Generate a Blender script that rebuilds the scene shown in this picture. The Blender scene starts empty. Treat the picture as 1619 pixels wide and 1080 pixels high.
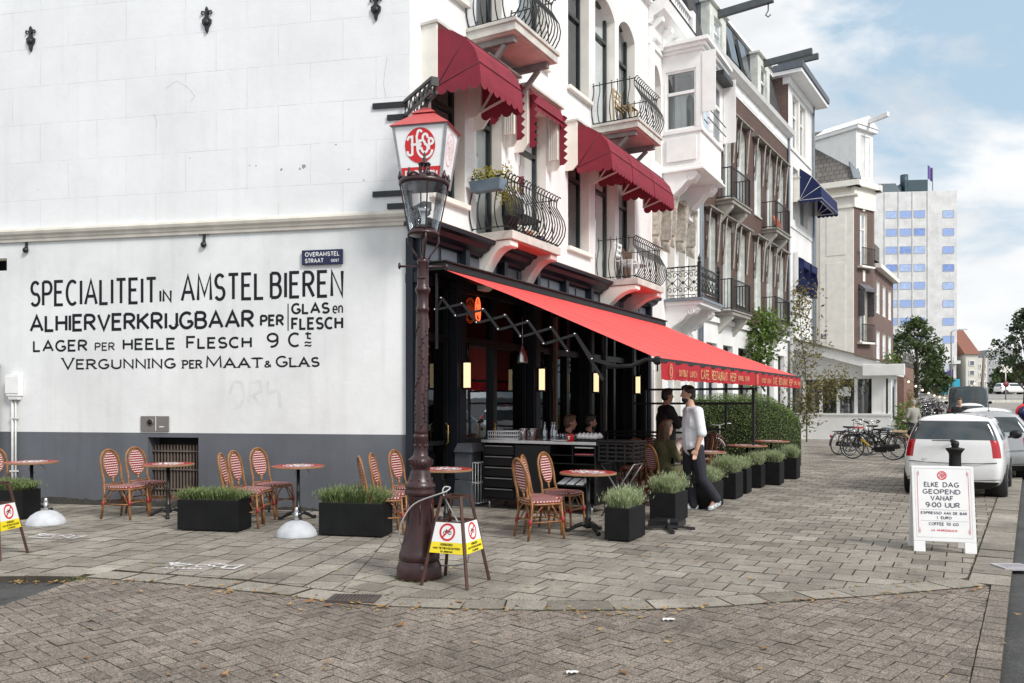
import bpy, bmesh, math, random
from mathutils import Vector, Matrix
R = math.radians
rnd = random.Random(7)
sc = bpy.context.scene
COL = sc.collection
# ---------------------------------------------------------------- camera
F, CX, HY, EH = 1300.0, 809.5, 638.0, 1.6     # focal length in photo pixels, optical centre, horizon, eye height
cd = bpy.data.cameras.new('camera'); cam = bpy.data.objects.new('camera', cd); COL.objects.link(cam)
cam.location = (0, 0, EH); cam.rotation_euler = (R(90), 0, 0)
cd.sensor_width = 36; cd.lens = 36*F/1619; cd.shift_y = (HY-540)/1619
cd.clip_start = .05; cd.clip_end = 3000
sc.camera = cam
# ---------------------------------------------------------------- light
SUN_EL, SUN_AZ = R(40), R(139)                # azimuth clockwise from +Y
sv = Vector((math.sin(SUN_AZ)*math.cos(SUN_EL), math.cos(SUN_AZ)*math.cos(SUN_EL), math.sin(SUN_EL)))
ld = bpy.data.lights.new('sun', 'SUN'); lo = bpy.data.objects.new('sun', ld); COL.objects.link(lo)
lo.rotation_euler = sv.to_track_quat('Z', 'Y').to_euler()
ld.energy = 2.3; ld.angle = R(16); ld.color = (1, .965, .92)
w = bpy.data.worlds.new('World'); sc.world = w; w.use_nodes = True
nt = w.node_tree; N = nt.nodes; L = nt.links
bg = N['Background']; bg.inputs[1].default_value = .1
sky = N.new('ShaderNodeTexSky'); sky.sky_type = 'NISHITA'; sky.sun_disc = False
sky.sun_elevation = SUN_EL; sky.sun_rotation = SUN_AZ; sky.dust_density = 2.0; sky.altitude = 0
tc = N.new('ShaderNodeTexCoord')
mp = N.new('ShaderNodeMapping'); mp.inputs['Scale'].default_value = (1, 1, 2.2); mp.inputs['Location'].default_value = (.35, .1, .2)
n1 = N.new('ShaderNodeTexNoise'); n1.inputs['Scale'].default_value = 2.6; n1.inputs['Detail'].default_value = 9; n1.inputs['Roughness'].default_value = .56; n1.inputs['Distortion'].default_value = .35
r1 = N.new('ShaderNodeValToRGB'); r1.color_ramp.elements[0].position = .365; r1.color_ramp.elements[1].position = .475
n2 = N.new('ShaderNodeTexNoise'); n2.inputs['Scale'].default_value = 3.4; n2.inputs['Detail'].default_value = 6
r2 = N.new('ShaderNodeValToRGB'); r2.color_ramp.elements[0].position = .35; r2.color_ramp.elements[1].position = .62
r2.color_ramp.elements[0].color = (5.2, 5.45, 5.7, 1); r2.color_ramp.elements[1].color = (7.7, 7.75, 7.8, 1)
# pale haze tints the clear blue between the clouds
hz = N.new('ShaderNodeMix'); hz.data_type = 'RGBA'; hz.inputs[0].default_value = .72; hz.inputs[7].default_value = (4.0, 5.3, 6.3, 1)
mx = N.new('ShaderNodeMix'); mx.data_type = 'RGBA'
L.new(tc.outputs['Generated'], mp.inputs[0]); L.new(mp.outputs[0], n1.inputs[0]); L.new(mp.outputs[0], n2.inputs[0])
# a clearing in the cloud up the street
gd = N.new('ShaderNodeVectorMath'); gd.operation = 'DOT_PRODUCT'; gd.inputs[1].default_value = (.475, .80, .365)
gr = N.new('ShaderNodeMapRange'); gr.inputs[1].default_value = .965; gr.inputs[2].default_value = 1.0; gr.inputs[3].default_value = 0; gr.inputs[4].default_value = -.20
ga = N.new('ShaderNodeMath'); ga.operation = 'ADD'
L.new(tc.outputs['Generated'], gd.inputs[0]); L.new(gd.outputs['Value'], gr.inputs[0]); L.new(gr.outputs[0], ga.inputs[0]); L.new(n1.outputs[0], ga.inputs[1])
L.new(ga.outputs[0], r1.inputs[0]); L.new(n2.outputs[0], r2.inputs[0])
L.new(sky.outputs[0], hz.inputs[6])
L.new(r1.outputs[0], mx.inputs[0]); L.new(hz.outputs[2], mx.inputs[6]); L.new(r2.outputs[0], mx.inputs[7])
L.new(mx.outputs[2], bg.inputs[0])
vs = sc.view_settings; sc.display_settings.display_device = 'sRGB'
vs.view_transform = 'Standard'; vs.look = 'None'; vs.exposure = 0.52; vs.gamma = 1; vs.use_curve_mapping = False
sc.cycles.max_bounces = 8; sc.cycles.transparent_max_bounces = 16
# ---------------------------------------------------------------- helpers
I4 = Matrix.Identity(4)
def V(*a): return Vector(a)
def G(px, py, z=0.0):                          # photo pixel -> point of the place at height z
    Y = (EH-z)*F/(py-HY); return Vector(((px-CX)/F*Y, Y, z))
def D(px, py, Y): return Vector(((px-CX)/F*Y, Y, EH+(HY-py)*Y/F))
def frame(o, d):                               # x along d, y = into the building, z up
    d = Vector((d[0], d[1], 0)).normalized(); y = Vector((-d.y, d.x, 0))
    m = Matrix.Identity(4)
    for i in range(3):
        m[i][0] = d[i]; m[i][1] = y[i]; m[i][3] = (o[0], o[1], o[2] if len(o) > 2 else 0)[i]
    m[2][2] = 1; m[2][0] = m[2][1] = 0
    return m
def hit(M, px, py, off=0.0):                   # pixel -> (t, z) on the facade of frame M pushed out by off
    u = (px-CX)/F
    ox, oy = M[0][3]-off*M[0][1], M[1][3]-off*M[1][1]
    dx, dy = M[0][0], M[1][0]
    t = (u*oy-ox)/(dx-u*dy); Y = oy+t*dy
    return t, EH+(HY-py)*Y/F
ROOT = {}
def tag(o, label=None, cat=None, group=None, kind=None):
    if label: o['label'] = label
    if cat: o['category'] = cat
    if group: o['group'] = group
    if kind: o['kind'] = kind
    return o
def thing(name, label, cat, M=None, group=None):
    o = bpy.data.objects.new(name, None); COL.objects.link(o); o.empty_display_size = .2
    M = M or I4; o.matrix_world = M; ROOT[o] = M.inverted()
    return tag(o, label, cat, group)
def place(o, loc, rz=0, s=None):
    o.location = loc; o.rotation_euler = (0, 0, rz)
    if s: o.scale = s if hasattr(s, '__len__') else (s, s, s)
    return o
def kids(o): return list(o.children)
def dup(o, label=None, parent=None):
    c = o.copy(); COL.objects.link(c)
    if parent: c.parent = parent
    if label: c['label'] = label
    for ch in kids(o): dup(ch, None, c)
    return c
class MB:
    def __init__(s, M=None):
        s.v = []; s.l = []; s.f = []; s.m = []; s.r = []; s.s = []
        s.M = M or I4; s.mi = 0; s.sm = False; s.rv = 0.0
    def add(s, vs, fs):
        b = len(s.v)
        for p in vs:
            p = Vector(p); s.l.append(p); s.v.append(s.M @ p)
        for f in fs:
            s.f.append([b+i for i in f]); s.m.append(s.mi); s.r.append(s.rv); s.s.append(s.sm)
        return s
    def quad(s, a, b, c, d): return s.add([a, b, c, d], [(0, 1, 2, 3)])
    def poly(s, pts): return s.add(pts, [tuple(range(len(pts)))])
    def box(s, x0, x1, y0, y1, z0, z1):
        return s.add([(x0, y0, z0), (x1, y0, z0), (x1, y1, z0), (x0, y1, z0), (x0, y0, z1), (x1, y0, z1), (x1, y1, z1), (x0, y1, z1)],
                     [(3, 2, 1, 0), (4, 5, 6, 7), (0, 1, 5, 4), (1, 2, 6, 5), (2, 3, 7, 6), (3, 0, 4, 7)])
    def tbox(s, x0, x1, y0, y1, z0, z1, k):    # tapered: the top is inset by k
        return s.add([(x0, y0, z0), (x1, y0, z0), (x1, y1, z0), (x0, y1, z0), (x0+k, y0+k, z1), (x1-k, y0+k, z1), (x1-k, y1-k, z1), (x0+k, y1-k, z1)],
                     [(3, 2, 1, 0), (4, 5, 6, 7), (0, 1, 5, 4), (1, 2, 6, 5), (2, 3, 7, 6), (3, 0, 4, 7)])
    def beam(s, p, q, w, h=None, up=(0, 0, 1)):
        h = h or w; p = Vector(p); q = Vector(q); d = (q-p).normalized(); up = Vector(up)
        if abs(d.dot(up)) > .98: up = Vector((0, 1, 0)) if abs(d.y) < .9 else Vector((1, 0, 0))
        a = d.cross(up).normalized()*(w/2); b = a.cross(d).normalized()*(h/2)
        return s.add([p-a-b, p+a-b, p+a+b, p-a+b, q-a-b, q+a-b, q+a+b, q-a+b],
                     [(3, 2, 1, 0), (4, 5, 6, 7), (0, 1, 5, 4), (1, 2, 6, 5), (2, 3, 7, 6), (3, 0, 4, 7)])
    def tube(s, pts, r, n=6, closed=False):
        pts = [Vector(p) for p in pts]; k = len(pts)
        rs = r if hasattr(r, '__len__') else [r]*k
        T = []
        for i in range(k):
            a = pts[i-1] if (i > 0 or closed) else pts[i]
            b = pts[(i+1) % k] if (i < k-1 or closed) else pts[i]
            t = (b-a); T.append(t.normalized() if t.length > 1e-9 else Vector((0, 0, 1)))
        ref = Vector((0, 0, 1)) if abs(T[0].z) < .9 else Vector((1, 0, 0))
        u = T[0].cross(ref).normalized(); vs = []
        for i in range(k):
            u = (u-T[i]*u.dot(T[i])); u = u.normalized() if u.length > 1e-6 else T[i].orthogonal().normalized()
            w_ = T[i].cross(u)
            for j in range(n):
                a = 2*math.pi*j/n; vs.append(pts[i]+(u*math.cos(a)+w_*math.sin(a))*rs[i])
        fs = []
        for i in range(k if closed else k-1):
            i2 = (i+1) % k
            for j in range(n): fs.append((i*n+j, i*n+(j+1) % n, i2*n+(j+1) % n, i2*n+j))
        if not closed: fs += [tuple(range(n))[::-1], tuple((k-1)*n+j for j in range(n))]
        sm = s.sm; s.sm = True; s.add(vs, fs); s.sm = sm; return s
    def lathe(s, prof, c=(0, 0, 0), n=24, smooth=True, sx=1, sy=1):
        c = Vector(c); vs = []; fs = []; k = len(prof)
        for (r, z) in prof:
            for j in range(n):
                a = 2*math.pi*j/n; vs.append(c+Vector((r*math.cos(a)*sx, r*math.sin(a)*sy, z)))
        for i in range(k-1):
            for j in range(n): fs.append((i*n+j, i*n+(j+1) % n, (i+1)*n+(j+1) % n, (i+1)*n+j))
        if prof[0][0] > 1e-5: fs.append(tuple(range(n))[::-1])
        if prof[-1][0] > 1e-5: fs.append(tuple((k-1)*n+j for j in range(n)))
        sm = s.sm; s.sm = smooth; s.add(vs, fs); s.sm = sm; return s
    def sph(s, c, r, n=12, m=8, rot=None):
        r = r if hasattr(r, '__len__') else (r, r, r); c = Vector(c); vs = []; fs = []
        for i in range(m+1):
            a = math.pi*i/m-math.pi/2
            for j in range(n):
                b = 2*math.pi*j/n
                p = Vector((r[0]*math.cos(a)*math.cos(b), r[1]*math.cos(a)*math.sin(b), r[2]*math.sin(a)))
                if rot: p = rot @ p
                vs.append(c+p)
        for i in range(m):
            for j in range(n): fs.append((i*n+j, i*n+(j+1) % n, (i+1)*n+(j+1) % n, (i+1)*n+j))
        sm = s.sm; s.sm = True; s.add(vs, fs); s.sm = sm; return s
    def prism(s, pts, y0, y1):                 # outline in x,z pulled from y0 to y1
        n = len(pts)
        return s.add([(x, y0, z) for x, z in pts]+[(x, y1, z) for x, z in pts],
                     [tuple(range(n)), tuple(range(2*n-1, n-1, -1))]+[(i, i+n, (i+1) % n+n, (i+1) % n) for i in range(n)])
    def prismx(s, pts, x0, x1):                # outline in y,z pulled along x
        n = len(pts)
        return s.add([(x0, y, z) for y, z in pts]+[(x1, y, z) for y, z in pts],
                     [tuple(range(n)), tuple(range(2*n-1, n-1, -1))]+[(i, i+n, (i+1) % n+n, (i+1) % n) for i in range(n)])
    def prismz(s, pts, z0, z1):
        n = len(pts)
        return s.add([(x, y, z0) for x, y in pts]+[(x, y, z1) for x, y in pts],
                     [tuple(range(n)), tuple(range(2*n-1, n-1, -1))]+[(i, i+n, (i+1) % n+n, (i+1) % n) for i in range(n)])
    def grid(s, fn, nu, nv, smooth=True):
        vs = [fn(i/nu, j/nv) for i in range(nu+1) for j in range(nv+1)]
        fs = [(i*(nv+1)+j, (i+1)*(nv+1)+j, (i+1)*(nv+1)+j+1, i*(nv+1)+j+1) for i in range(nu) for j in range(nv)]
        sm = s.sm; s.sm = smooth; s.add(vs, fs); s.sm = sm; return s
    def build(s, name, mats, parent=None, bevel=0, recalc=True, sub=0, solid=0):
        if not isinstance(mats, (list, tuple)): mats = [mats]
        root = parent
        while root is not None and root.parent is not None: root = root.parent
        inv = ROOT.get(root, I4)
        me = bpy.data.meshes.new(name)
        me.from_pydata([inv @ p for p in s.v], [], s.f)
        for m_ in mats: me.materials.append(m_)
        me.polygons.foreach_set('material_index', s.m)
        me.polygons.foreach_set('use_smooth', s.s)
        uv = me.uv_layers.new(name='UVMap'); me.update()
        ra = me.attributes.new('rnd', 'FLOAT', 'FACE'); ra.data.foreach_set('value', s.r)
        buf = []
        for f in s.f:
            a = s.l[f[0]]; nrm = Vector((0, 0, 0))
            for i in range(1, len(f)-1): nrm += (s.l[f[i]]-a).cross(s.l[f[i+1]]-a)
            ax = max(range(3), key=lambda i: abs(nrm[i]))
            i, j = ((1, 2), (0, 2), (0, 1))[ax]
            for q in f: buf += [s.l[q][i], s.l[q][j]]
        uv.data.foreach_set('uv', buf)
        if recalc:
            bm = bmesh.new(); bm.from_mesh(me); bmesh.ops.recalc_face_normals(bm, faces=bm.faces); bm.to_mesh(me); bm.free()
        o = bpy.data.objects.new(name, me); COL.objects.link(o)
        if parent: o.parent = parent
        if solid: q = o.modifiers.new('solid', 'SOLIDIFY'); q.thickness = solid
        if bevel: q = o.modifiers.new('bevel', 'BEVEL'); q.width = bevel; q.segments = 2; q.limit_method = 'ANGLE'; q.angle_limit = R(40)
        if sub: q = o.modifiers.new('sub', 'SUBSURF'); q.levels = sub; q.render_levels = sub
        return o
# ---------------------------------------------------------------- materials
MATS = {}
def base_mat(name):
    m = bpy.data.materials.new(name); m.use_nodes = True
    nt = m.node_tree; b = nt.nodes['Principled BSDF']
    return m, nt, b
def nd(nt, t, **kw):
    n = nt.nodes.new(t)
    for k, v in kw.items():
        if k.startswith('_'): setattr(n, k[1:], v)
        else: n.inputs[k.replace('__', ' ')].default_value = v
    return n
def mathn(nt, op, a, b=None):
    n = nt.nodes.new('ShaderNodeMath'); n.operation = op
    for i, q in ((0, a), (1, b)):
        if q is None: continue
        if isinstance(q, (int, float)): n.inputs[i].default_value = q
        else: nt.links.new(q, n.inputs[i])
    return n.outputs[0]
def mixc(nt, f, a, b, mode='MIX'):
    n = nt.nodes.new('ShaderNodeMix'); n.data_type = 'RGBA'; n.blend_type = mode
    for i, q in ((0, f), (6, a), (7, b)):
        if isinstance(q, (int, float)): n.inputs[i].default_value = q
        elif isinstance(q, tuple): n.inputs[i].default_value = (*q, 1) if len(q) == 3 else q
        else: nt.links.new(q, n.inputs[i])
    return n.outputs[2]
def ramp(nt, f, p0, p1, c0=(0, 0, 0), c1=(1, 1, 1)):
    n = nt.nodes.new('ShaderNodeValToRGB'); e = n.color_ramp.elements
    e[0].position = p0; e[1].position = p1; e[0].color = (*c0, 1); e[1].color = (*c1, 1)
    nt.links.new(f, n.inputs[0]); return n.outputs[0]
def noise(nt, scale, detail=4, rough=.55, vec=None, dist=0):
    n = nd(nt, 'ShaderNodeTexNoise', Scale=scale, Detail=detail, Roughness=rough, Distortion=dist)
    if vec is None:
        t = nt.nodes.new('ShaderNodeTexCoord'); vec = t.outputs['Object']
    nt.links.new(vec, n.inputs['Vector']); return n.outputs[0]
def bump(nt, b, h, strength=.3, dist=.01):
    n = nd(nt, 'ShaderNodeBump', Strength=strength, Distance=dist)
    nt.links.new(h, n.inputs['Height']); nt.links.new(n.outputs[0], b.inputs['Normal']); return n
def mat(name, col, rough=.6, metal=0, var=.18, scale=5, bmp=.12, bscale=60, spec=.5, coat=0, trans=0):
    if name in MATS: return MATS[name]
    m, nt, b = base_mat(name)
    f = noise(nt, scale, 6)
    lo_ = tuple(c*(1-var) for c in col); hi = tuple(min(1, c*(1+var*.8)) for c in col)
    c = ramp(nt, f, .3, .7, lo_, hi); nt.links.new(c, b.inputs['Base Color'])
    rr = mathn(nt, 'MULTIPLY_ADD', f, .25); nt.nodes[-1].inputs[2].default_value = rough-.125
    nt.links.new(rr, b.inputs['Roughness'])
    b.inputs['Metallic'].default_value = metal; b.inputs['Specular IOR Level'].default_value = spec
    if coat: b.inputs['Coat Weight'].default_value = coat; b.inputs['Coat Roughness'].default_value = .08
    if bmp: bump(nt, b, noise(nt, bscale, 3), bmp, .004)
    if trans:
        t = nd(nt, 'ShaderNodeBsdfTranslucent'); nt.links.new(c, t.inputs['Color'])
        mxs = nd(nt, 'ShaderNodeMixShader', Fac=trans)
        nt.links.new(b.outputs[0], mxs.inputs[1]); nt.links.new(t.outputs[0], mxs.inputs[2])
        nt.links.new(mxs.outputs[0], nt.nodes['Material Output'].inputs[0])
    MATS[name] = m; return m
def uvn(nt): return nt.nodes.new('ShaderNodeUVMap').outputs[0]
def brick_mat(name, c1, c2, mortar, bw, bh, ms=.012, rough=.75, bmp=.5, dirt=.25, mort_s=.1):
    m, nt, b = base_mat(name); uv = uvn(nt)
    t = nd(nt, 'ShaderNodeTexBrick'); t.inputs['Color1'].default_value = (*c1, 1); t.inputs['Color2'].default_value = (*c2, 1); t.inputs['Mortar'].default_value = (*mortar, 1)
    t.inputs['Scale'].default_value = 1; t.inputs['Mortar Size'].default_value = ms; t.inputs['Mortar Smooth'].default_value = mort_s
    t.inputs['Brick Width'].default_value = bw; t.inputs['Row Height'].default_value = bh; t.inputs['Bias'].default_value = 0
    nt.links.new(uv, t.inputs['Vector'])
    f = noise(nt, 1.3, 8, .65); d = ramp(nt, f, .3, .75, (1-dirt,)*3, (1+dirt*.3,)*3)
    f2 = noise(nt, 45, 3)
    c = mixc(nt, 1, t.outputs[0], d, 'MULTIPLY'); c = mixc(nt, .25, c, ramp(nt, f2, .3, .7), 'SOFT_LIGHT')
    nt.links.new(c, b.inputs['Base Color']); b.inputs['Roughness'].default_value = rough
    h = mathn(nt, 'SUBTRACT', mathn(nt, 'MULTIPLY', f2, .25), t.outputs[1]); bump(nt, b, h, bmp, .008)
    return m
def stone_mat(name, c0, c1, speck=.25, rough=.85, moss=.5):
    m, nt, b = base_mat(name)
    at = nd(nt, 'ShaderNodeAttribute', _attribute_name='rnd')
    c = ramp(nt, at.outputs['Fac'], 0, 1, c0, c1)
    g = nt.nodes.new('ShaderNodeNewGeometry'); P = g.outputs['Position']
    f = noise(nt, 1.1, 5, .6, P); c = mixc(nt, 1, c, ramp(nt, f, .28, .72, (.60, .59, .57), (1.14, 1.13, 1.10)), 'MULTIPLY')
    f4 = noise(nt, 9, 4, .6, P); c = mixc(nt, 1, c, ramp(nt, f4, .3, .7, (.82, .82, .80), (1.1, 1.1, 1.1)), 'MULTIPLY')
    vo = nd(nt, 'ShaderNodeTexVoronoi', Scale=125); nt.links.new(P, vo.inputs['Vector'])
    sp = ramp(nt, vo.outputs['Color'], .15, .9, (1-speck,)*3, (1+speck,)*3)
    gum = noise(nt, 5.5, 2, .5, P); sp = mixc(nt, 1, sp, ramp(nt, gum, .70, .73, (1, 1, 1), (.62, .61, .59)), 'MULTIPLY')
    c = mixc(nt, 1, c, sp, 'MULTIPLY')
    f3 = noise(nt, .8, 6, .7, P); mask = ramp(nt, f3, .62, .8, (0, 0, 0), (moss,)*3)
    c = mixc(nt, mask, c, (.10, .10, .055))
    nt.links.new(c, b.inputs['Base Color']); b.inputs['Roughness'].default_value = rough
    b.inputs['Specular IOR Level'].default_value = .3
    bump(nt, b, mathn(nt, 'ADD', noise(nt, 130, 3, .6, P), mathn(nt, 'MULTIPLY', f4, 1.5)), .35, .004)
    return m
def wall_mat(name, col, joints=None, rough=.7, stain=.25, lower=None, peel=0):
    """painted render: trowel marks, hairline cracks, streaks; joints=(w,h) scored block joints"""
    m, nt, b = base_mat(name); uv = uvn(nt)
    g = nt.nodes.new('ShaderNodeNewGeometry'); P = g.outputs['Position']
    f = noise(nt, .7, 8, .62, P)
    c = ramp(nt, f, .32, .66, tuple(x*(1-stain*.55) for x in col), col)
    mpn = nd(nt, 'ShaderNodeMapping'); mpn.inputs['Scale'].default_value = (5, 5, .35); nt.links.new(P, mpn.inputs[0])
    st = noise(nt, 1.0, 6, .6, mpn.outputs[0])
    c = mixc(nt, 1, c, ramp(nt, st, .5, .78, (1, 1, 1), (1-stain*.30, 1-stain*.32, 1-stain*.36)), 'MULTIPLY')
    tr = noise(nt, 7, 7, .7, P, .6); hgt = mathn(nt, 'MULTIPLY', tr, .8)
    c = mixc(nt, 1, c, ramp(nt, tr, .3, .7, (.965, .965, .965), (1.0, 1.0, 1.0)), 'MULTIPLY')
    sk = noise(nt, 3.3, 9, .8, P); spots = ramp(nt, sk, .70, .715, (0, 0, 0), (.55*stain*2,)*3)
    c = mixc(nt, spots, c, (.32, .31, .29))
    if joints:
        t = nd(nt, 'ShaderNodeTexBrick'); t.inputs['Scale'].default_value = 1
        t.inputs['Color1'].default_value = t.inputs['Color2'].default_value = (1, 1, 1, 1); t.inputs['Mortar'].default_value = (0, 0, 0, 1)
        t.inputs['Mortar Size'].default_value = .0036; t.inputs['Mortar Smooth'].default_value = .15
        t.inputs['Brick Width'].default_value = joints[0]; t.inputs['Row Height'].default_value = joints[1]
        nt.links.new(uv, t.inputs['Vector'])
        jm = mathn(nt, 'MULTIPLY', t.outputs[1], ramp(nt, noise(nt, 2.2, 4, .6, P), .35, .62, (.05,)*3, (.55,)*3))
        c = mixc(nt, jm, c, tuple(x*.38 for x in col)); hgt = mathn(nt, 'SUBTRACT', hgt, mathn(nt, 'MULTIPLY', t.outputs[1], .6))
    nt.links.new(c, b.inputs['Base Color']); b.inputs['Roughness'].default_value = rough
    bump(nt, b, hgt, .35, .012)
    return m
def emit_mat(name, col, s):
    m, nt, b = base_mat(name); b.inputs['Base Color'].default_value = (*col, 1)
    b.inputs['Emission Color'].default_value = (*col, 1); b.inputs['Emission Strength'].default_value = s; return m
def glass_mat(name, tint=(.6, .65, .66), refl=.22, rough=.02, wavy=True):
    m, nt, b = base_mat(name)
    t = nd(nt, 'ShaderNodeBsdfTransparent'); t.inputs[0].default_value = (*tint, 1)
    g = nd(nt, 'ShaderNodeBsdfGlossy', Roughness=rough); g.inputs['Color'].default_value = (.9, .95, 1, 1)
    fr = nd(nt, 'ShaderNodeFresnel', IOR=1.5)
    k = mathn(nt, 'MULTIPLY_ADD', fr.outputs[0], .8); nt.nodes[-1].inputs[2].default_value = refl
    mx_ = nd(nt, 'ShaderNodeMixShader'); nt.links.new(k, mx_.inputs[0]); nt.links.new(t.outputs[0], mx_.inputs[1]); nt.links.new(g.outputs[0], mx_.inputs[2])
    tcn = nt.nodes.new('ShaderNodeTexCoord')
    if not wavy: nt.links.new(mx_.outputs[0], nt.nodes['Material Output'].inputs[0]); return m
    bp = nd(nt, 'ShaderNodeBump', Strength=.06, Distance=.02); nt.links.new(noise(nt, 1.6, 2, .5, tcn.outputs['Object']), bp.inputs['Height']); nt.links.new(bp.outputs[0], g.inputs['Normal'])
    nt.links.new(mx_.outputs[0], nt.nodes['Material Output'].inputs[0]); return m
def leaf_mat(name, c0, c1, tr=.35, rough=.55):
    m, nt, b = base_mat(name)
    at = nd(nt, 'ShaderNodeAttribute', _attribute_name='rnd')
    c = ramp(nt, at.outputs['Fac'], 0, 1, c0, c1); nt.links.new(c, b.inputs['Base Color']); b.inputs['Roughness'].default_value = rough
    t = nd(nt, 'ShaderNodeBsdfTranslucent'); nt.links.new(c, t.inputs[0])
    mx_ = nd(nt, 'ShaderNodeMixShader', Fac=tr); nt.links.new(b.outputs[0], mx_.inputs[1]); nt.links.new(t.outputs[0], mx_.inputs[2])
    nt.links.new(mx_.outputs[0], nt.nodes['Material Output'].inputs[0]); return m
def weave_mat(name, pu, pv, fu, fv, red=(.36, .03, .04), white=(.78, .74, .68), stag=.5):
    m, nt, b = base_mat(name); uv = uvn(nt)
    s = nd(nt, 'ShaderNodeSeparateXYZ'); nt.links.new(uv, s.inputs[0])
    vv = mathn(nt, 'DIVIDE', s.outputs[1], pv); row = mathn(nt, 'FLOOR', vv); fvv = mathn(nt, 'FRACT', vv)
    uu = mathn(nt, 'ADD', mathn(nt, 'DIVIDE', s.outputs[0], pu), mathn(nt, 'MULTIPLY', row, stag)); fuu = mathn(nt, 'FRACT', uu)
    k = mathn(nt, 'MULTIPLY', mathn(nt, 'LESS_THAN', fvv, fv), mathn(nt, 'LESS_THAN', fuu, fu))
    c = mixc(nt, k, mixc(nt, ramp(nt, noise(nt, 14), .3, .7), tuple(x*.75 for x in red), red), white)
    nt.links.new(c, b.inputs['Base Color']); b.inputs['Roughness'].default_value = .45
    bump(nt, b, mathn(nt, 'ADD', k, mathn(nt, 'MULTIPLY', fvv, .5)), .4, .003); return m
WHITE_WALL = wall_mat('white render with scored joints', (.80, .81, .825), (1.03, .607), stain=.2)
WHITE_LOW = wall_mat('white painted render', (.80, .815, .82), None, stain=.32)
WHITE_FAC = wall_mat('white facade paint', (.86, .855, .845), (.95, .62), stain=.28)
WHITE_FAC2 = wall_mat('white stucco', (.84, .84, .83), None, stain=.3)
GREY_PLINTH = wall_mat('grey painted plinth', (.125, .135, .155), None, rough=.55, stain=.5)
CREAM_TILE = wall_mat('cream tiled wall', (.90, .815, .705), (.62, .34), stain=.25)
CREAM = mat('cream paint', (.83, .80, .73), .55, var=.08, scale=3)
STONE_TRIM = mat('weathered stone trim', (.56, .55, .50), .8, var=.22, scale=4, bmp=.3)
PINK = mat('pinkish soffit paint', (.62, .50, .47), .7, var=.15)
WHITE_TRIM = mat('white gloss trim', (.86, .86, .85), .4, var=.06, scale=3)
DARK_GREEN = mat('dark green window paint', (.022, .03, .03), .35, var=.2)
BLACKP = mat('black gloss shopfront paint', (.008, .0085, .010), .36, spec=.3, var=.3, scale=2, bmp=.06)
NAVYP = mat('navy black paint', (.012, .015, .022), .42, spec=.3, var=.25, scale=2)
SLATEP = mat('slate grey panel paint', (.085, .095, .115), .45, var=.2, scale=2)
IRON = mat('black wrought iron', (.014, .015, .017), .42, var=.3)
GREYIRON = mat('grey painted steel', (.22, .21, .20), .55, var=.2)
BRICK = brick_mat('dark brown brick', (.125, .046, .030), (.072, .029, .021), (.13, .105, .09), .22, .065)
BRICK2 = brick_mat('red brown brick', (.19, .085, .06), (.13, .062, .05), (.22, .18, .16), .22, .065)
SLATE = brick_mat('roof slates', (.085, .085, .09), (.055, .055, .06), (.02, .02, .02), .3, .2, .008)
TILES = brick_mat('grey roof tiles', (.20, .185, .17), (.14, .13, .12), (.05, .05, .05), .3, .28, .015)
LEADP = mat('blue grey lead sheet', (.19, .22, .25), .5, var=.15)
GLASS = glass_mat('window glass', (.70, .74, .74), .17)
GLASSD = glass_mat('shop glass', (.25, .27, .27), .025)
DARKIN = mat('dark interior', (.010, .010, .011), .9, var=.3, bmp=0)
CURTAIN = mat('net curtain', (.80, .80, .78), .9, var=.12, bmp=0, scale=2)
MAROON = mat('maroon awning canvas', (.25, .022, .042), .8, var=.22, scale=3, bmp=.2, bscale=200, trans=.12)
REDAWN = mat('red awning canvas', (.80, .083, .076), .75, var=.13, scale=1.3, bmp=.3, bscale=9)
REDVAL = mat('red valance canvas', (.46, .016, .026), .75, var=.07, scale=2, bmp=.15, bscale=220, trans=.2)
NAVYAWN = mat('navy awning canvas', (.008, .016, .085), .8, var=.2, scale=3, bmp=.15, bscale=200, trans=.1)
GOLD = mat('gold lettering paint', (.62, .40, .17), .5, var=.2)
POSTRED = mat('oxblood cast iron paint', (.032, .0075, .0095), .36, var=.35, scale=9, bmp=.25, bscale=45, spec=.6)
PAINTBLK = mat('black sign paint', (.011, .012, .016), .7, spec=.25, var=.3, scale=4)
PAINTWHT = mat('white sign paint', (.80, .80, .80), .5, var=.05)
SIGNRED = mat('signal red paint', (.58, .015, .02), .4, var=.06)
SIGNYEL = mat('yellow sign film', (.84, .68, .02), .4, var=.05)
SIGNBLUE = mat('dark blue enamel', (.012, .014, .06), .25, var=.2)
RUST = mat('rust brown steel', (.065, .027, .019), .6, var=.35, scale=14, metal=.2)
BAMBOO = mat('bamboo cane', (.265, .118, .043), .42, var=.4, scale=16, bmp=.2)
PLANTER = mat('black planter panel', (.0075, .008, .009), .62, var=.4, scale=5, spec=.22)
CONC = mat('painted concrete', (.50, .52, .55), .75, var=.15, scale=8, bmp=.3)
STEEL = mat('brushed steel', (.55, .56, .57), .28, metal=1, var=.1)
CHROME = mat('polished chrome', (.75, .75, .76), .14, metal=1, var=.05, bmp=0)
BLKPL = mat('black plastic', (.010, .010, .011), .5, var=.25, spec=.35)
WHTPL = mat('white plastic', (.78, .78, .78), .4, var=.06)
RUBBER = mat('tyre rubber', (.02, .02, .022), .75, var=.3)
WOOD = mat('brown table wood', (.30, .15, .08), .5, var=.25, scale=8)
CUPW = mat('white porcelain', (.82, .82, .82), .2, var=.03, bmp=0)
GLASSW = glass_mat('drinking glass', (.86, .9, .92), .22)
SOIL = mat('dark potting soil', (.03, .025, .02), .9)
WARM = emit_mat('warm lamp glow', (1.0, .74, .42), .85)
NEON = emit_mat('orange neon tube', (1.0, .13, .04), 1.3)
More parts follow.
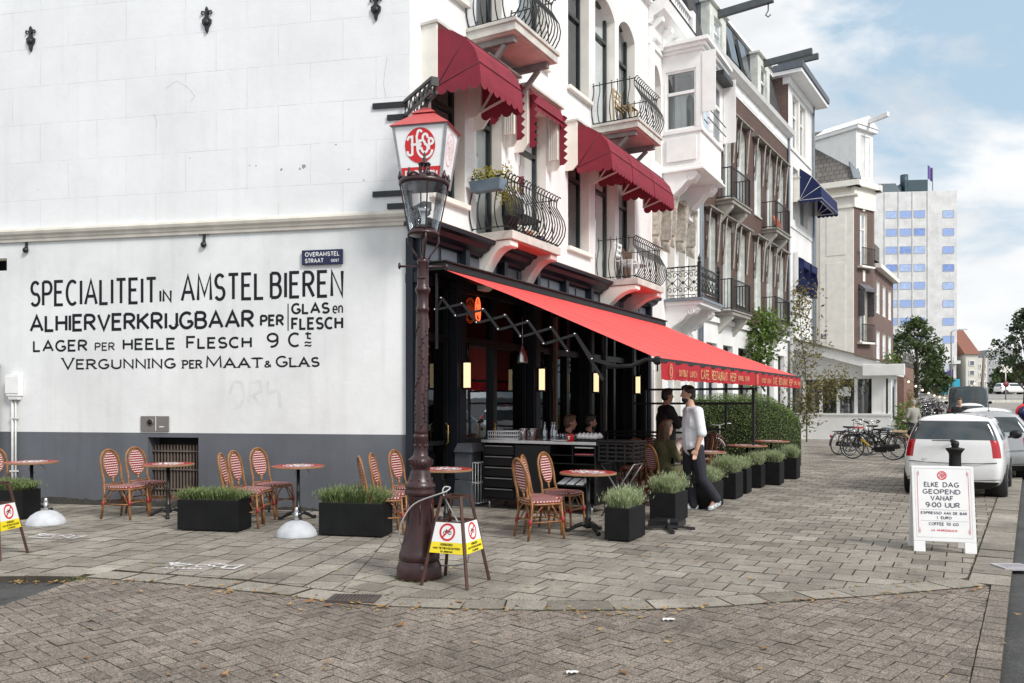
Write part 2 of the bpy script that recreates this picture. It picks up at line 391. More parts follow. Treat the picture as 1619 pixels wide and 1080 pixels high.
BULB = emit_mat('warm bulb', (1.0, .82, .55), 1.0)
# ---------------------------------------------------------------- stroke lettering
def arc(cx, cy, rx, ry, a0, a1, n=12): return [(cx+rx*math.cos(R(a0+(a1-a0)*i/n)), cy+ry*math.sin(R(a0+(a1-a0)*i/n))) for i in range(n+1)]
FONT = {
 'A': (.72, [[(0, 0), (.36, 1), (.72, 0)], [(.13, .33), (.59, .33)]]),
 'B': (.56, [[(0, 0), (0, 1)], [(0, 1)]+arc(.3, .77, .22, .23, 90, -90, 8)+[(0, .54)], [(.25, .54)]+arc(.3, .27, .26, .27, 90, -90, 8)+[(0, 0)]]),
 'C': (.64, [arc(.36, .5, .36, .5, 52, 308, 16)]),
 'D': (.62, [[(0, 0), (0, 1)]+arc(.2, .5, .42, .5, 90, -90, 12)+[(0, 0)]]),
 'E': (.5, [[(.5, 1), (0, 1), (0, 0), (.5, 0)], [(0, .54), (.42, .54)]]),
 'F': (.48, [[(.48, 1), (0, 1), (0, 0)], [(0, .5), (.4, .5)]]),
 'G': (.68, [arc(.36, .5, .36, .5, 50, 330, 16)+[(.67, .42)], [(.40, .42), (.68, .42)]]),
 'H': (.58, [[(0, 0), (0, 1)], [(.58, 0), (.58, 1)], [(0, .52), (.58, .52)]]),
 'I': (.04, [[(.02, 0), (.02, 1)]]),
 'J': (.4, [[(.4, 1), (.4, .25)]+arc(.2, .25, .2, .25, 0, -175, 8)]),
 'K': (.6, [[(0, 0), (0, 1)], [(.58, 1), (0, .42)], [(.17, .58), (.6, 0)]]),
 'L': (.46, [[(0, 1), (0, 0), (.46, 0)]]),
 'M': (.78, [[(0, 0), (.04, 1), (.39, .2), (.74, 1), (.78, 0)]]),
 'N': (.6, [[(0, 0), (0, 1), (.6, 0), (.6, 1)]]),
 'O': (.76, [arc(.38, .5, .38, .5, 90, 450, 22)]),
 'P': (.54, [[(0, 0), (0, 1)], [(0, 1)]+arc(.28, .74, .26, .26, 90, -90, 9)+[(0, .48)]]),
 'R': (.58, [[(0, 0), (0, 1)], [(0, 1)]+arc(.28, .75, .26, .25, 90, -90, 9)+[(0, .5)], [(.24, .5), (.58, 0)]]),
 'S': (.54, [arc(.28, .74, .25, .26, 35, 270, 10)+arc(.27, .25, .27, .25, 88, -150, 11)[1:]]),
 'T': (.58, [[(0, 1), (.58, 1)], [(.29, 1), (.29, 0)]]),
 'U': (.6, [[(0, 1), (0, .3)]+arc(.3, .3, .3, .3, 180, 360, 10)+[(.6, 1)]]),
 'V': (.66, [[(0, 1), (.33, 0), (.66, 1)]]),
 'Z': (.56, [[(0, 1), (.56, 1), (0, 0), (.56, 0)]]),
 '0': (.6, [arc(.3, .5, .3, .5, 90, 450, 18)]),
 '1': (.2, [[(0, .8), (.18, 1), (.18, 0)]]),
 '9': (.54, [arc(.27, .7, .27, .3, 0, 360, 14), [(.54, .7)]+arc(.22, .4, .32, .4, 10, -100, 8)]),
 ':': (.06, [[(.03, .22), (.03, .30)], [(.03, .62), (.03, .70)]]),
 '&': (.64, [[(.64, 0), (.16, .66)]+arc(.28, .8, .15, .19, 200, -20, 8)+[(.1, .36)]+arc(.24, .2, .22, .2, 140, 340, 8)+[(.62, .46)]]),
 '/': (.36, [[(0, -.05), (.36, 1.05)]]), '.': (.06, [[(.03, 0), (.03, .08)]]), '~': (.6, [[(0, .4), (.15, .6), (.45, .4), (.6, .6)]]),
 'e': (.5, [[(.02, .36), (.5, .36)]+arc(.26, .35, .25, .35, 0, 310, 12)]),
 'n': (.44, [[(0, 0), (0, .7)], [(0, .45)]+arc(.22, .46, .22, .24, 160, 0, 7)+[(.44, 0)]]),
 'o': (.5, [arc(.25, .35, .25, .35, 90, 450, 14)]), 'r': (.3, [[(0, 0), (0, .7)], [(0, .42)]+arc(.2, .46, .18, .24, 150, 60, 5)]),
 't': (.3, [[(.12, .95), (.12, .1), (.28, 0)], [(0, .7), (.3, .7)]]), 'l': (.04, [[(.02, 0), (.02, 1)]]),
 'p': (.46, [[(0, -.3), (0, .7)], arc(.23, .35, .23, .35, 150, 510, 12)]), 'a': (.44, [[(.44, .7), (.44, 0)], arc(.22, .35, .22, .35, 0, 360, 12)]),
 's': (.36, [arc(.18, .52, .17, .18, 40, 270, 7)+arc(.18, .17, .18, .17, 88, -140, 7)[1:]]), 'v': (.44, [[(0, .7), (.22, 0), (.44, .7)]]),
}
def ribbon(mb, pts, w, y):
    n = len(pts)
    if n < 2: return
    closed = n > 3 and (Vector(pts[0])-Vector(pts[-1])).length < 1e-4
    P = [Vector(p) for p in pts]; vs = []
    for i in range(n):
        a = P[i]-P[i-1] if i > 0 else (P[-1]-P[-2] if closed else P[1]-P[0])
        b = P[i+1]-P[i] if i < n-1 else (P[1]-P[0] if closed else P[i]-P[i-1])
        a = a.normalized(); b = b.normalized(); na = Vector((-a.y, a.x)); nb = Vector((-b.y, b.x))
        m = na+nb; m = m.normalized() if m.length > 1e-4 else na
        k = min(1.9, 1/max(.3, m.dot(na)))*w/2
        vs += [(P[i].x+m.x*k, y, P[i].y+m.y*k), (P[i].x-m.x*k, y, P[i].y-m.y*k)]
    mb.add(vs, [(2*i, 2*i+2, 2*i+3, 2*i+1) for i in range(n-1)])
def text(mb, s, x0, x1, z0, z1, w, y=-.003, gap=.24, caps=1.0, serif=0, space=.35):
    """stroke lettering between x0..x1, z0..z1 on the plane y of the mesh's own frame"""
    adv = 0; items = []
    for i, ch in enumerate(s):
        if ch == ' ': adv += space; continue
        gw, st = FONT[ch]; k = caps if i == 0 else 1.0
        items.append((adv, k, st)); adv += gw*k+gap
    adv -= gap
    sx = (x1-x0-w)/max(adv, .05) if adv > .06 else 1; sz = (z1-z0-w); q = 0
    for a, k, st in items:
        for pl in st:
            pts = [(x0+w/2+(a+px*k)*sx, z0+w/2+pz*sz*k) for px, pz in pl]
            ribbon(mb, pts, w, y-.00025*(q % 5)); q += 1
            if serif and len(pl) < 4:
                for e in (pts[0], pts[-1]):
                    if abs(e[1]-z0-w/2) < .004 or abs(e[1]-z0-w/2-sz*k) < .004: ribbon(mb, [(e[0]-w*.95, e[1]), (e[0]+w*.95, e[1])], w*.55, y-.0016)
def ring(mb, cx, cz, rx, rz, w, y, n=28): ribbon(mb, arc(cx, cz, rx, rz, 0, 360, n), w, y)
def disc(mb, cx, cz, rx, rz, y, n=28): mb.poly([(px, y, pz) for px, pz in arc(cx, cz, rx, rz, 0, 360, n)[:-1]])
def bike_icon(mb, cx, cz, s, y, w):
    for dx in (-.55, .55): ring(mb, cx+dx*s, cz-.15*s, .34*s, .34*s, w, y, 14)
    ribbon(mb, [(cx-.55*s, cz-.15*s), (cx-.2*s, cz+.35*s), (cx+.35*s, cz+.3*s), (cx+.0*s, cz-.18*s), (cx-.2*s, cz+.35*s)], w, y-.0003)
    ribbon(mb, [(cx+.55*s, cz-.15*s), (cx+.32*s, cz+.5*s), (cx+.5*s, cz+.55*s)], w, y-.0006)
    ribbon(mb, [(cx-.35*s, cz+.5*s), (cx-.1*s, cz+.5*s)], w*1.3, y-.0009)
def emblem(mb, cx, cz, r, y, w):
    """the round house mark: H e S p in flowing strokes; call with the white slot active"""
    S = lambda pts: [(cx+a*r, cz+b*r) for a, b in pts]
    st = [[(-.82, -.32)]+arc(-.66, -.4, .18, .18, 180, 320, 6)+[(-.5, .55), (-.72, .52)]+[(-.84, .34)],
          arc(.0, .78, .13, .13, 0, 190, 6)+[(-.2, .55), (-.17, -.3)]+arc(.32, -.22, .49, .55, 190, 350, 12),
          [(-.6, .06), (-.17, .06)],
          [(.14, .27), (-.03, .27), (-.03, -.2), (.16, -.2)], [(-.03, .05), (.1, .05)],
          [(.52, .42)]+arc(.36, .42, .17, .25, 30, 250, 9)+arc(.3, -.2, .2, .26, 80, -170, 10),
          [(.6, .34), (.58, -.3)], [(.6, .34)]+arc(.66, .2, .22, .18, 100, -110, 8)]
    for i, p in enumerate(st): ribbon(mb, S(p), w, y-.0004*(i % 4))
# ================================================================ SETTING: ground, road, paving
C0 = Vector((-1.489, 11.95, 0)); D1 = Vector((.4845, .8748, 0)).normalized(); N1 = Vector((.8748, -.4845, 0)).normalized()
D2 = Vector((.538, .843, 0)).normalized(); N2 = Vector((.843, -.538, 0)).normalized()
FA = frame(C0, D1)                       # corner building street front
WL = frame(C0, (.9807, -.1958))          # its blank side wall: x negative to the left
B0 = C0+D1*14.7; FB = frame(B0, D2)      # brick building onwards
def zg(Y):
    return 2.9*min(1, max(0, (Y-33)/77))
ASPH = stone_mat('worn asphalt', (.075, .075, .078), (.085, .085, .088), speck=.35, rough=.8, moss=.15)
mb = MB(); ys = [-6, 0, 4, 6, 8, 12, 20, 30, 33]+[35+5*i for i in range(15)]+[110, 120, 140, 200, 300, 500, 900, 1600]
xs = [-900, -300, -100, -40, -14, -8, -4, 0, 4, 8, 14, 20, 30, 60, 150, 400, 1200]
mb.add([(x, y, zg(y)-.045) for y in ys for x in xs], [(j*len(xs)+i, j*len(xs)+i+1, (j+1)*len(xs)+i+1, (j+1)*len(xs)+i) for j in range(len(ys)-1) for i in range(len(xs)-1)])
mb.sm = True
tag(mb.build('ground', ASPH), kind='structure')
EDGE = [Vector(p) for p in [(-3.93, 7.56), (-3.20, 7.36), (-2.49, 7.10), (-1.85, 6.84), (-1.42, 6.62), (-1.00, 6.49), (-.40, 6.41), (.27, 6.36), (.80, 6.36), (1.43, 6.43), (2.09, 6.60), (2.85, 6.80), (3.45, 6.98), (4.18, 7.22)]]
RD = Vector((.5335, .8458)); RP = Vector((4.33, 7.14))                 # road edge line
RN = Vector((-.8458, .5335))                                            # towards the pavement
def clip(poly, p, n):
    out = []
    for i in range(len(poly)):
        a, b = poly[i], poly[(i+1) % len(poly)]; da, db = (a-p).dot(n), (b-p).dot(n)
        if da >= 0: out.append(a)
        if (da >= 0) != (db >= 0): out.append(a+(b-a)*(da/(da-db)))
    return out
def planes_of_edge(off):
    pl = []
    for a, b in zip(EDGE, EDGE[1:]):
        d = (b-a).normalized(); n = Vector((-d.y, d.x)); pl.append((a+n*off, n))
    return pl
def stone(mb, poly, top=0.0, gap=.004, bev=.006, thick=.03, sg=.17):
    if len(poly) < 3: return
    c = sum(poly, Vector((0, 0)))/len(poly); n = len(poly)
    ar = abs(sum(poly[i].x*poly[(i+1) % n].y-poly[(i+1) % n].x*poly[i].y for i in range(n)))/2
    if ar < .0012: return
    tx, ty = rnd.gauss(0, .006), rnd.gauss(0, .006); dz = rnd.gauss(0, .0012)
    def sh(p, k):
        d = p-c; l = d.length; return c+d*max(.2, 1-k/max(l, .02))
    def z(p): return top+dz+(p.x-c.x)*tx+(p.y-c.y)*ty
    a = [sh(p, gap) for p in poly]; b = [sh(p, gap+bev) for p in poly]
    vs = [(p.x, p.y, z(p)) for p in b]+[(p.x, p.y, z(p)-bev*.7) for p in a]+[(p.x, p.y, top-thick) for p in a]
    fs = [tuple(range(n))]+[(i, n+i, n+(i+1) % n, (i+1) % n) for i in range(n)]+[(n+i, 2*n+i, 2*n+(i+1) % n, n+(i+1) % n) for i in range(n)]
    mb.rv = min(1, max(0, rnd.gauss(.5, sg)+(-.5 if rnd.random() < .035 else 0))); mb.add(vs, fs[:1])
    b0 = len(mb.v)-3*n; mb.f += [[b0+i for i in f] for f in fs[1:]]; mb.m += [1]*(2*n); mb.r += [0]*(2*n); mb.s += [False]*(2*n)
SLAB = stone_mat('concrete paving slabs', (.215, .196, .172), (.40, .368, .33), speck=.30, moss=.30)
KLINK = stone_mat('brown clinker bricks', (.172, .145, .126), (.310, .268, .238), speck=.55, moss=.2)
SAND = mat('joint sand', (.055, .047, .035), .95, var=.3)
W2 = Vector((.9807, -.1958)); WN = Vector((-.1958, -.9807))
D12, N12, C2 = D1.xy, N1.xy, C0.xy
tip = Vector((-1.45, 6.4)); dv = (tip-C2).normalized(); DN = Vector((-dv.y, dv.x))    # points right of the seam
mb = MB()
INNER = planes_of_edge(.31)
LEFTK = (Vector((-3.93, 7.70)), Vector((.01, 1)).normalized())
def lay(o, u, v, nu0, nu1, nv0, nv1, su, sv_, stag_v, planes, top=0.0, gap=.004):
    for i in range(nu0, nu1):
        for j in range(nv0, nv1):
            sh = .5*sv_*(i % 2) if stag_v else 0
            q = [o+u*(i*su)+v*(j*sv_+sh), o+u*((i+1)*su)+v*(j*sv_+sh), o+u*((i+1)*su)+v*((j+1)*sv_+sh), o+u*(i*su)+v*((j+1)*sv_+sh)]
            for p, n in planes:
                q = clip(q, p, n)
                if len(q) < 3: break
            else:
                c = sum(q, Vector((0, 0)))/len(q)
                if c.y < 8.2 and c.x > -3.95:
                    k = min(range(len(INNER)), key=lambda e: abs(c.x-(EDGE[e].x+EDGE[e+1].x)/2))
                    for e in {max(0, k-1), k, min(len(INNER)-1, k+1)}:
                        if len(q) > 2: q = clip(q, *INNER[e])
                if c.x <= -3.95: q = clip(q, *LEFTK)
                stone(mb, q, top, gap)
# beside the blank wall: strips square to the wall, half bond along the strips
lay(C2.copy(), W2, WN, -40, 12, -1, 26, .3, .3, True, [(C2, WN), (C2, -DN), (Vector((-10, 0)), Vector((1, 0)))], gap=.006)
# along the street front: courses square to the street
RIN = RP+RN*.34
lay(C2.copy(), D12, N12, -26, 78, -10, 40, .3, .3, True, [(C2, DN), (C2, N12), (RIN, RN), (Vector((0, 31)), Vector((0, -1)))])
# border slabs along the curve, kerb slabs along the road
for a, b in zip(EDGE, EDGE[1:]):
    d = b-a; n = Vector((-d.y, d.x)).normalized(); k = max(1, round(d.length/.42))
    for i in range(k):
        p, q = a+d*(i/k), a+d*((i+1)/k); stone(mb, [p, q, q+n*.3, p+n*.3], 0.004, .005)
for i in range(52): p = RP+RD*(i*.5+.05); stone(mb, [p, p+RD*.5, p+RD*.5+RN*.33, p+RN*.33], .002, .004, thick=.06)
for i in range(14): p = Vector((-3.98-i*.5, 7.56)); stone(mb, [p+Vector((-.5, 0)), p, p+Vector((0, .13)), p+Vector((-.5, .13))], .012, .004, thick=.08)
mb.mi = 1; mb.rv = 0
mb.poly([(p.x, p.y, -.012) for p in [Vector((-10, 7.6)), Vector((-4, 7.6))]+[e+Vector((0, .03)) for e in EDGE]+[RP+RD*.4, RP+RD*26, Vector((8, 33)), Vector((3, 27)), C2+Vector((0, .3)), Vector((-10, 13.9))]])
tag(mb.build('pavement', [SLAB, SAND], recalc=False), kind='structure')
# raised brick crossing in front, laid in herringbone
mb = MB(); ca, sa = math.cos(R(47)), math.sin(R(47)); U, Vv = Vector((ca, sa)), Vector((-sa, ca)); O = Vector((0, 3.6))
OUT = [(a, Vector(((b-a).y, -(b-a).x)).normalized()) for a, b in zip(EDGE, EDGE[1:])]
def inside_edge(c): return all((c-p).dot(Vector((-n.x, -n.y))) > -.0 for p, n in OUT)
LINEL = (Vector((-3.96, 7.5)), Vector((1, -.09)).normalized()); LINER = (RP+RN*.151, RN)
for i in range(-62, 75):
    for j in range(-75, 62):
        m = (i-j) % 4
        if m not in (0, 3): continue
        s_ = .1015; a = (2, 1) if m == 0 else (1, 2)
        q = [O+U*(i*s_)+Vv*(j*s_), O+U*((i+a[0])*s_)+Vv*(j*s_), O+U*((i+a[0])*s_)+Vv*((j+a[1])*s_), O+U*(i*s_)+Vv*((j+a[1])*s_)]
        c = (q[0]+q[2])/2
        if c.y < 3.9 or c.y > 8 or abs(c.x) > 5: continue
        q = clip(clip(q, *LINEL), *LINER)
        # cut at the curved border: the nearest chord decides
        best = min(zip(EDGE, EDGE[1:]), key=lambda e: abs((c-(e[0]+e[1])/2).x))
        d = (best[1]-best[0]).normalized(); q = clip(q, best[0], Vector((d.y, -d.x)))
        stone(mb, q, -.004, .0025, .0037, sg=.13)
for i in range(-14, 20): p = RP+RD*(-i*.2-.2); stone(mb, [p, p+RD*.2, p+RD*.2+RN*.15, p+RN*.15], -.002, .003)
mb.mi = 1; mb.rv = 0
mb.poly([(p.x, p.y, -.018) for p in [Vector((-4.25, 3.8)), RP-RD*3.9, RP+RD*.1]+[e for e in EDGE[::-1]]])
tag(mb.build('brick_crossing', [KLINK, SAND], recalc=False), kind='structure')
# pavement further up the street
FARP = brick_mat('small paving bricks', (.27, .25, .225), (.34, .315, .285), (.12, .11, .10), .3, .3, .006, bmp=.2)
mb = MB(FB)
for i in range(40):
    a, b = 7+i*4, 11+i*4
    def pp(t, p):
        w_ = B0+D2*t+N2*p; return FB.inverted() @ Vector((w_.x, w_.y, zg(w_.y)-.006-.002*(t > 9)))
    mb.quad(pp(a, -3), pp(a, 9.3), pp(b, 9.3), pp(b, -3))
tag(mb.build('far_pavement', FARP, recalc=False), kind='structure')
# white road lines on the slope of the road, kerbed traffic island
mb = MB()
for p0, p1, y0, y1 in [(9.6, 9.75, 45, 120)]:
    for k in range(20):
        ya, yb = y0+(y1-y0)*k/20, y0+(y1-y0)*(k+.6)/20
        q = [B0+D2*((yy-24.8)/.843)+N2*pp_ for yy, pp_ in ((ya, p0), (ya, p1), (yb, p1), (yb, p0))]
        mb.quad(*[(v.x, v.y, zg(v.y)-.03) for v in q])
for yy in (92, 99):
    q = [Vector((48, yy, 0)), Vector((72, yy-3, 0)), Vector((72, yy-1.8, 0)), Vector((48, yy+1.0, 0))]
    mb.quad(*[(v.x, v.y, zg(v.y)+.02) for v in q])
tag(mb.build('road_marking', PAINTWHT, recalc=False), kind='structure')
# ================================================================ BUILDINGS
def smooth2(P): return [(P[i][0]+(P[i+1][0]-P[i][0])*k/4+.004*math.sin(k*9+i), P[i][1]+(P[i+1][1]-P[i][1])*k/4+.004*math.sin(k*7+i*3)) for i in range(len(P)-1) for k in range(4)]
def walls(mb, x0, x1, z0, z1, ops, y=0.0, depth=.26, wall_i=0, rev_i=1):
    xs_ = sorted({x0, x1, *[min(max(o[k], x0), x1) for o in ops for k in (0, 1)]}); zs_ = sorted({z0, z1, *[min(max(o[k], z0), z1) for o in ops for k in (2, 3)]})
    for i in range(len(xs_)-1):
        for j in range(len(zs_)-1):
            cx_, cz_ = (xs_[i]+xs_[i+1])/2, (zs_[j]+zs_[j+1])/2
            if any(o[0] < cx_ < o[1] and o[2] < cz_ < o[3] for o in ops): continue
            mb.mi = wall_i; mb.quad((xs_[i], y, zs_[j]), (xs_[i+1], y, zs_[j]), (xs_[i+1], y, zs_[j+1]), (xs_[i], y, zs_[j+1]))
    for o in ops:
        a, b, c, d = o[:4]; mb.mi = rev_i
        for q in ([(a, c), (a, d)], [(b, c), (b, d)], [(a, c), (b, c)], [(a, d), (b, d)]):
            (p, r), (s_, t_) = q; mb.quad((p, y, r), (s_, y, t_), (s_, y+depth, t_), (p, y+depth, r))
        if len(o) > 4 and o[4]:                      # arched head of rise o[4]
            h = o[4]; mb.mi = wall_i; n = 10
            ar = [(a+(b-a)*k/n, d-h+h*math.sin(math.pi*(.5-abs(.5-k/n)))**.75) for k in range(n+1)]
            for k in range(n):
                (xa, za), (xb, zb) = ar[k], ar[k+1]
                mb.mi = wall_i; mb.quad((xa, y, za), (xb, y, zb), (xb, y, d), (xa, y, d))
                mb.mi = rev_i; mb.quad((xa, y, za), (xb, y, zb), (xb, y+depth, zb), (xa, y+depth, za))
    mb.mi = wall_i
def window(par, M, x0, x1, z0, z1, y=.18, fm=None, transom=.68, curtain=None, bars=0, gm=None, sill=None, name='window', fw=.06, mull=0, silly=0):
    fm = fm or DARK_GREEN
    m = MB(M); m.box(x0, x0+fw, y, y+.07, z0, z1); m.box(x1-fw, x1, y, y+.07, z0, z1); m.box(x0+fw, x1-fw, y, y+.07, z1-fw, z1); m.box(x0+fw, x1-fw, y, y+.07, z0, z0+fw*1.3)
    if transom: zt = z0+(z1-z0)*transom; m.box(x0+fw, x1-fw, y-.015, y+.065, zt-.035, zt+.035)
    for k in range(mull): xm = x0+(x1-x0)*(k+1)/(mull+1); m.box(xm-.025, xm+.025, y-.005, y+.06, z0+fw*1.3, z1-fw)
    for k in range(bars): zb = z0+.25+k*.22; m.box(x0, x1, y-.12, y-.10, zb, zb+.025)
    o = m.build(name, fm, par)
    g = MB(M); g.quad((x0+fw*.6, y+.04, z0+fw), (x1-fw*.6, y+.04, z0+fw), (x1-fw*.6, y+.04, z1-fw*.6), (x0+fw*.6, y+.04, z1-fw*.6)); g.build('pane', gm or GLASS, o)
    if curtain:
        c = MB(M); ca_, cb_ = curtain if isinstance(curtain, tuple) else (0, 1)
        a, b = x0+(x1-x0)*ca_, x0+(x1-x0)*cb_; ph = rnd.random()*6
        c.grid(lambda u, v: (a+(b-a)*u, y+.11+.018*math.sin(u*(b-a)*52+ph+.4*math.sin(v*3)), z0+.05+(z1-z0-.1)*v), max(8, int((b-a)*34)), 3); c.build('curtain', CURTAIN, o)
    if sill:
        s_ = MB(M); s_.box(x0-.06, x1+.06, -.09, .10, z0-.09, z0-.005) if not silly else s_.box(x0-.04, x1+.04, -.05, .1, z0-.06, z0-.005); s_.build('sill', sill, o, bevel=.01)
    return o
def belly_rail(par, M, t0, t1, p, z, h=.86, left=True, right=True, step=.105, zoff=0):
    """bellied balustrade: bars curve outward low down, curl over the top rail"""
    m = MB(M); prof = [(.015, 0), (-.055, .06), (-.125, .17), (-.15, .30), (-.12, .44), (-.04, .58), (.03, .70), (.03, .80), (.0, .86), (-.035, .885), (-.055, .86)]
    prof = [(a, b*h/.86) for a, b in prof]; r = .0115
    q0 = -p+.09                                         # y of the front rail
    n = int((t1-t0-.1)/step)
    for i in range(n+1):
        t = t0+.05+(t1-t0-.1)*i/n
        m.tube([(t, q0+a, z+b) for a, b in prof], r, 5)
    for side, on in ((t0+.05, left), (t1-.05, right)):
        if not on: continue
        sg = 1 if side == t0+.05 else -1
        k = max(4, int(p/.15))
        for i in range(k): yy = -.02+(q0+.02)*i/k; m.tube([(side+sg*a*.7, yy, z+b) for a, b in prof[:9]], r, 5); m.sph((side, yy, z+h*1.03), .016, 6, 4)
        m.beam((side, 0, z+.02), (side, q0, z+.02), .022, .016); m.beam((side, 0, z+h*.98), (side, q0, z+h*.98), .024, .014)
    m.beam((t0+.05, q0, z+.02), (t1-.05, q0, z+.02), .022, .016); m.beam((t0+.05, q0+.02, z+h*.93), (t1-.05, q0+.02, z+h*.93), .02, .014)
    return m.build('railing', IRON, par)
def plain_balcony(par, t0, t1, p, z, M, under=PINK):
    m = MB(M); m.box(t0, t1, -p, -.003, z-.19, z); m.box(t0-.03, t1+.03, -p-.03, -.003, z-.06, z+.0)
    m.mi = 1; m.box(t0+.05, t1-.05, -p+.05, -.003, z-.205, z-.192)
    b = m.build('balcony', [STONE_TRIM, under], par, bevel=.008)
    for t in (t0+.18, t1-.18):
        k = MB(M); k.beam((t, -p+.1, z-.26), (t, -.01, z-.26), .10, .09); k.beam((t, -p+.28, z-.31), (t, -.02, z-.95), .07, .07); k.build('bracket', GREYIRON, b)
    return b
def corbel_balcony(par, t0, t1, p, z, M):
    m = MB(M); m.box(t0, t1, -p, -.003, z-.14, z); m.mi = 1; m.box(t0+.06, t1-.06, -p+.06, -.003, z-.16, z-.142)
    b = m.build('balcony', [STONE_TRIM, mat('coral soffit', (.62, .20, .16), .7)], par, bevel=.008)
    prof = [(-.003, z-.15), (-p+.05, z-.15), (-p+.05, z-.24), (-p+.10, z-.26), (-p+.16, z-.25)]+[(-p+.2+(p-.32)*k/8, z-.27-.42*(k/8)**1.7*(1 if k < 8 else 1)) for k in range(1, 9)]+[(-.12, z-.78), (-.2, z-.86), (-.10, z-.93), (-.003, z-.93)]
    for t in (t0+.02, t1-.30):
        k = MB(M); k.prismx(prof, t, t+.26); k.build('corbel', PINK if t > t0+1 else CREAM, b, bevel=.01)
    return b
# ---------------------------------------------------------------- the corner building
bld = thing('corner_building', 'white corner building with black cafe front and large sign lettering on its blank side wall', 'building', FA)
TOP = 12.4; LEN = 10.2
f1 = [(.55, 1.5), (1.855, 2.70), (3.32, 4.42), (5.42, 6.47), (6.81, 7.95), (8.2, 9.25)]
ops = []
for k, (a, b) in enumerate(f1):
    door = k in (1, 4)
    ops.append((a, b, 4.28 if door else 4.80, 7.12, 0, 1, door)); ops.append((a, b, 7.66 if door else 8.06, 10.65, .28, 2, door))
m = MB(FA); walls(m, 0, LEN, 4.24, TOP, ops, depth=.30)
m.mi = 0; m.quad((LEN, 0, 4.2), (LEN, 9, 4.2), (LEN, 9, TOP), (LEN, 0, TOP))
m.build('facade_wall', [WHITE_FAC, CREAM], bld, recalc=False)
for k, o in enumerate(ops):
    cur = {0: (0, 1), 1: (.05, .95), 2: (0, 1), 3: None, 4: (0, .45), 5: (.1, .9)}[k//2]
    window(bld, FA, o[0], o[1], o[2], o[3], .20, DARK_GREEN, .66 if not o[6] else .74, cur if k % 3 else None, sill=None if o[6] else CREAM)
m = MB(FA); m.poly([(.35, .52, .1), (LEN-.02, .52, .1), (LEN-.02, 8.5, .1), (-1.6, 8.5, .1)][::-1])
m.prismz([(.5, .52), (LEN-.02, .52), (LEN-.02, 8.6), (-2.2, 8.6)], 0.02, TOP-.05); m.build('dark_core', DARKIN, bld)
m = MB(); wl = lambda x, y: WL @ Vector((x, y, 0))
pts = [C0, C0+D1*LEN, C0+D1*LEN-N1*9, WL @ Vector((-14, 4, 0)), WL @ Vector((-14, 0, 0))]
m.prismz([(p.x, p.y) for p in pts], TOP+.002, TOP+.25); m.build('roof', LEADP, bld)
# big top cornice (mostly above the picture)
m = MB(FA); m.prismx([(0, TOP-.7), (-.12, TOP-.68), (-.14, TOP-.45), (-.38, TOP-.2), (-.42, TOP), (0, TOP)], -.1, LEN-.02); m.build('roof_cornice', WHITE_TRIM, bld)
# blank side wall
cx0, cz0 = hit(WL, 233, 790); cx1, cz1 = hit(WL, 313, 692)
vx0, vz0 = hit(WL, 0, 428); vx1, vz1 = hit(WL, 10, 408)
PL, ML0, ML1 = 1.145, 4.205, 4.415
m = MB(WL); walls(m, -14, 0, ML1, TOP, [], y=0)
m.build('gable_wall', [WHITE_WALL, CREAM], bld, recalc=False)
m = MB(WL); walls(m, -14, 0, PL, ML1, [(vx0-.25, vx1, vz0, vz1)], y=.012, depth=.2, wall_i=0, rev_i=1)
low = m.build('lower_wall', [WHITE_LOW, CREAM], bld, recalc=False)
m = MB(WL); walls(m, -14, 0, 0, PL, [(cx0, cx1, max(.10, cz0), cz1)], y=.012, depth=.30, wall_i=0, rev_i=0)
m.build('plinth', GREY_PLINTH, bld, recalc=False)
m = MB(WL); m.box(-14, 0, .33, .36, .02, 4.3); m.build('dark_core', DARKIN, bld)
m = MB(WL); m.prismx([(0, ML0-.02), (-.03, ML0-.01), (-.035, ML0+.03), (-.055, ML0+.045), (-.06, ML0+.075), (-.10, ML0+.10), (-.115, ML0+.14), (-.10, ML0+.175), (-.055, ML0+.20), (0, ML0+.215)], -14, .02)
m.build('moulding', mat('cream stucco moulding', (.66, .63, .56), .6, var=.16, scale=3, bmp=.3, bscale=30), bld)
g = MB(WL); zb, zt = max(.10, cz0), cz1; n = 15
for i in range(n): x = cx0+.05+(cx1-cx0-.1)*i/(n-1); g.beam((x, .14, zb+.01), (x, .14, zt-.12), .022)
for z in (zb+.16, (zb+zt)/2-.02, zt-.22): g.beam((cx0+.01, .125, z), (cx1-.01, .125, z), .03, .02)
g.mi = 1; g.box(cx0, cx1, .02, .3, zb, zb+.05)
g.build('cellar_grate', [mat('rusty grate iron', (.13, .10, .08), .7, var=.3), mat('worn oak', (.14, .08, .05), .8)], bld)
a = hit(WL, 223, 682); b = hit(WL, 267, 658)
g = MB(WL); g.box(a[0], b[0], -.012, .05, a[1], b[1]); vp = g.build('vent_panel', mat('grey enamelled steel', (.17, .155, .15), .5, var=.1), bld, bevel=.004)
g = MB(WL); cx_, cz_ = hit(WL, 239, 667); g.tube([(cx_, -.03, cz_), (cx_, -.012, cz_)], .055, 16); g.mi = 1; g.tube([(cx_, -.034, cz_), (cx_, -.029, cz_)], .042, 16); g.build('flue_hole', [mat('grey enamelled steel', 0), BLKPL], vp)
g = MB(WL); dx, dz = hit(WL, 257, 672); g.box(dx-.045, dx+.03, -.018, -.012, dz-.035, dz-.02); g.box((a[0]+b[0])/2+.02, (a[0]+b[0])/2+.028, -.016, -.012, a[1]+.01, b[1]-.01); g.build('vent_label', PAINTWHT, vp)
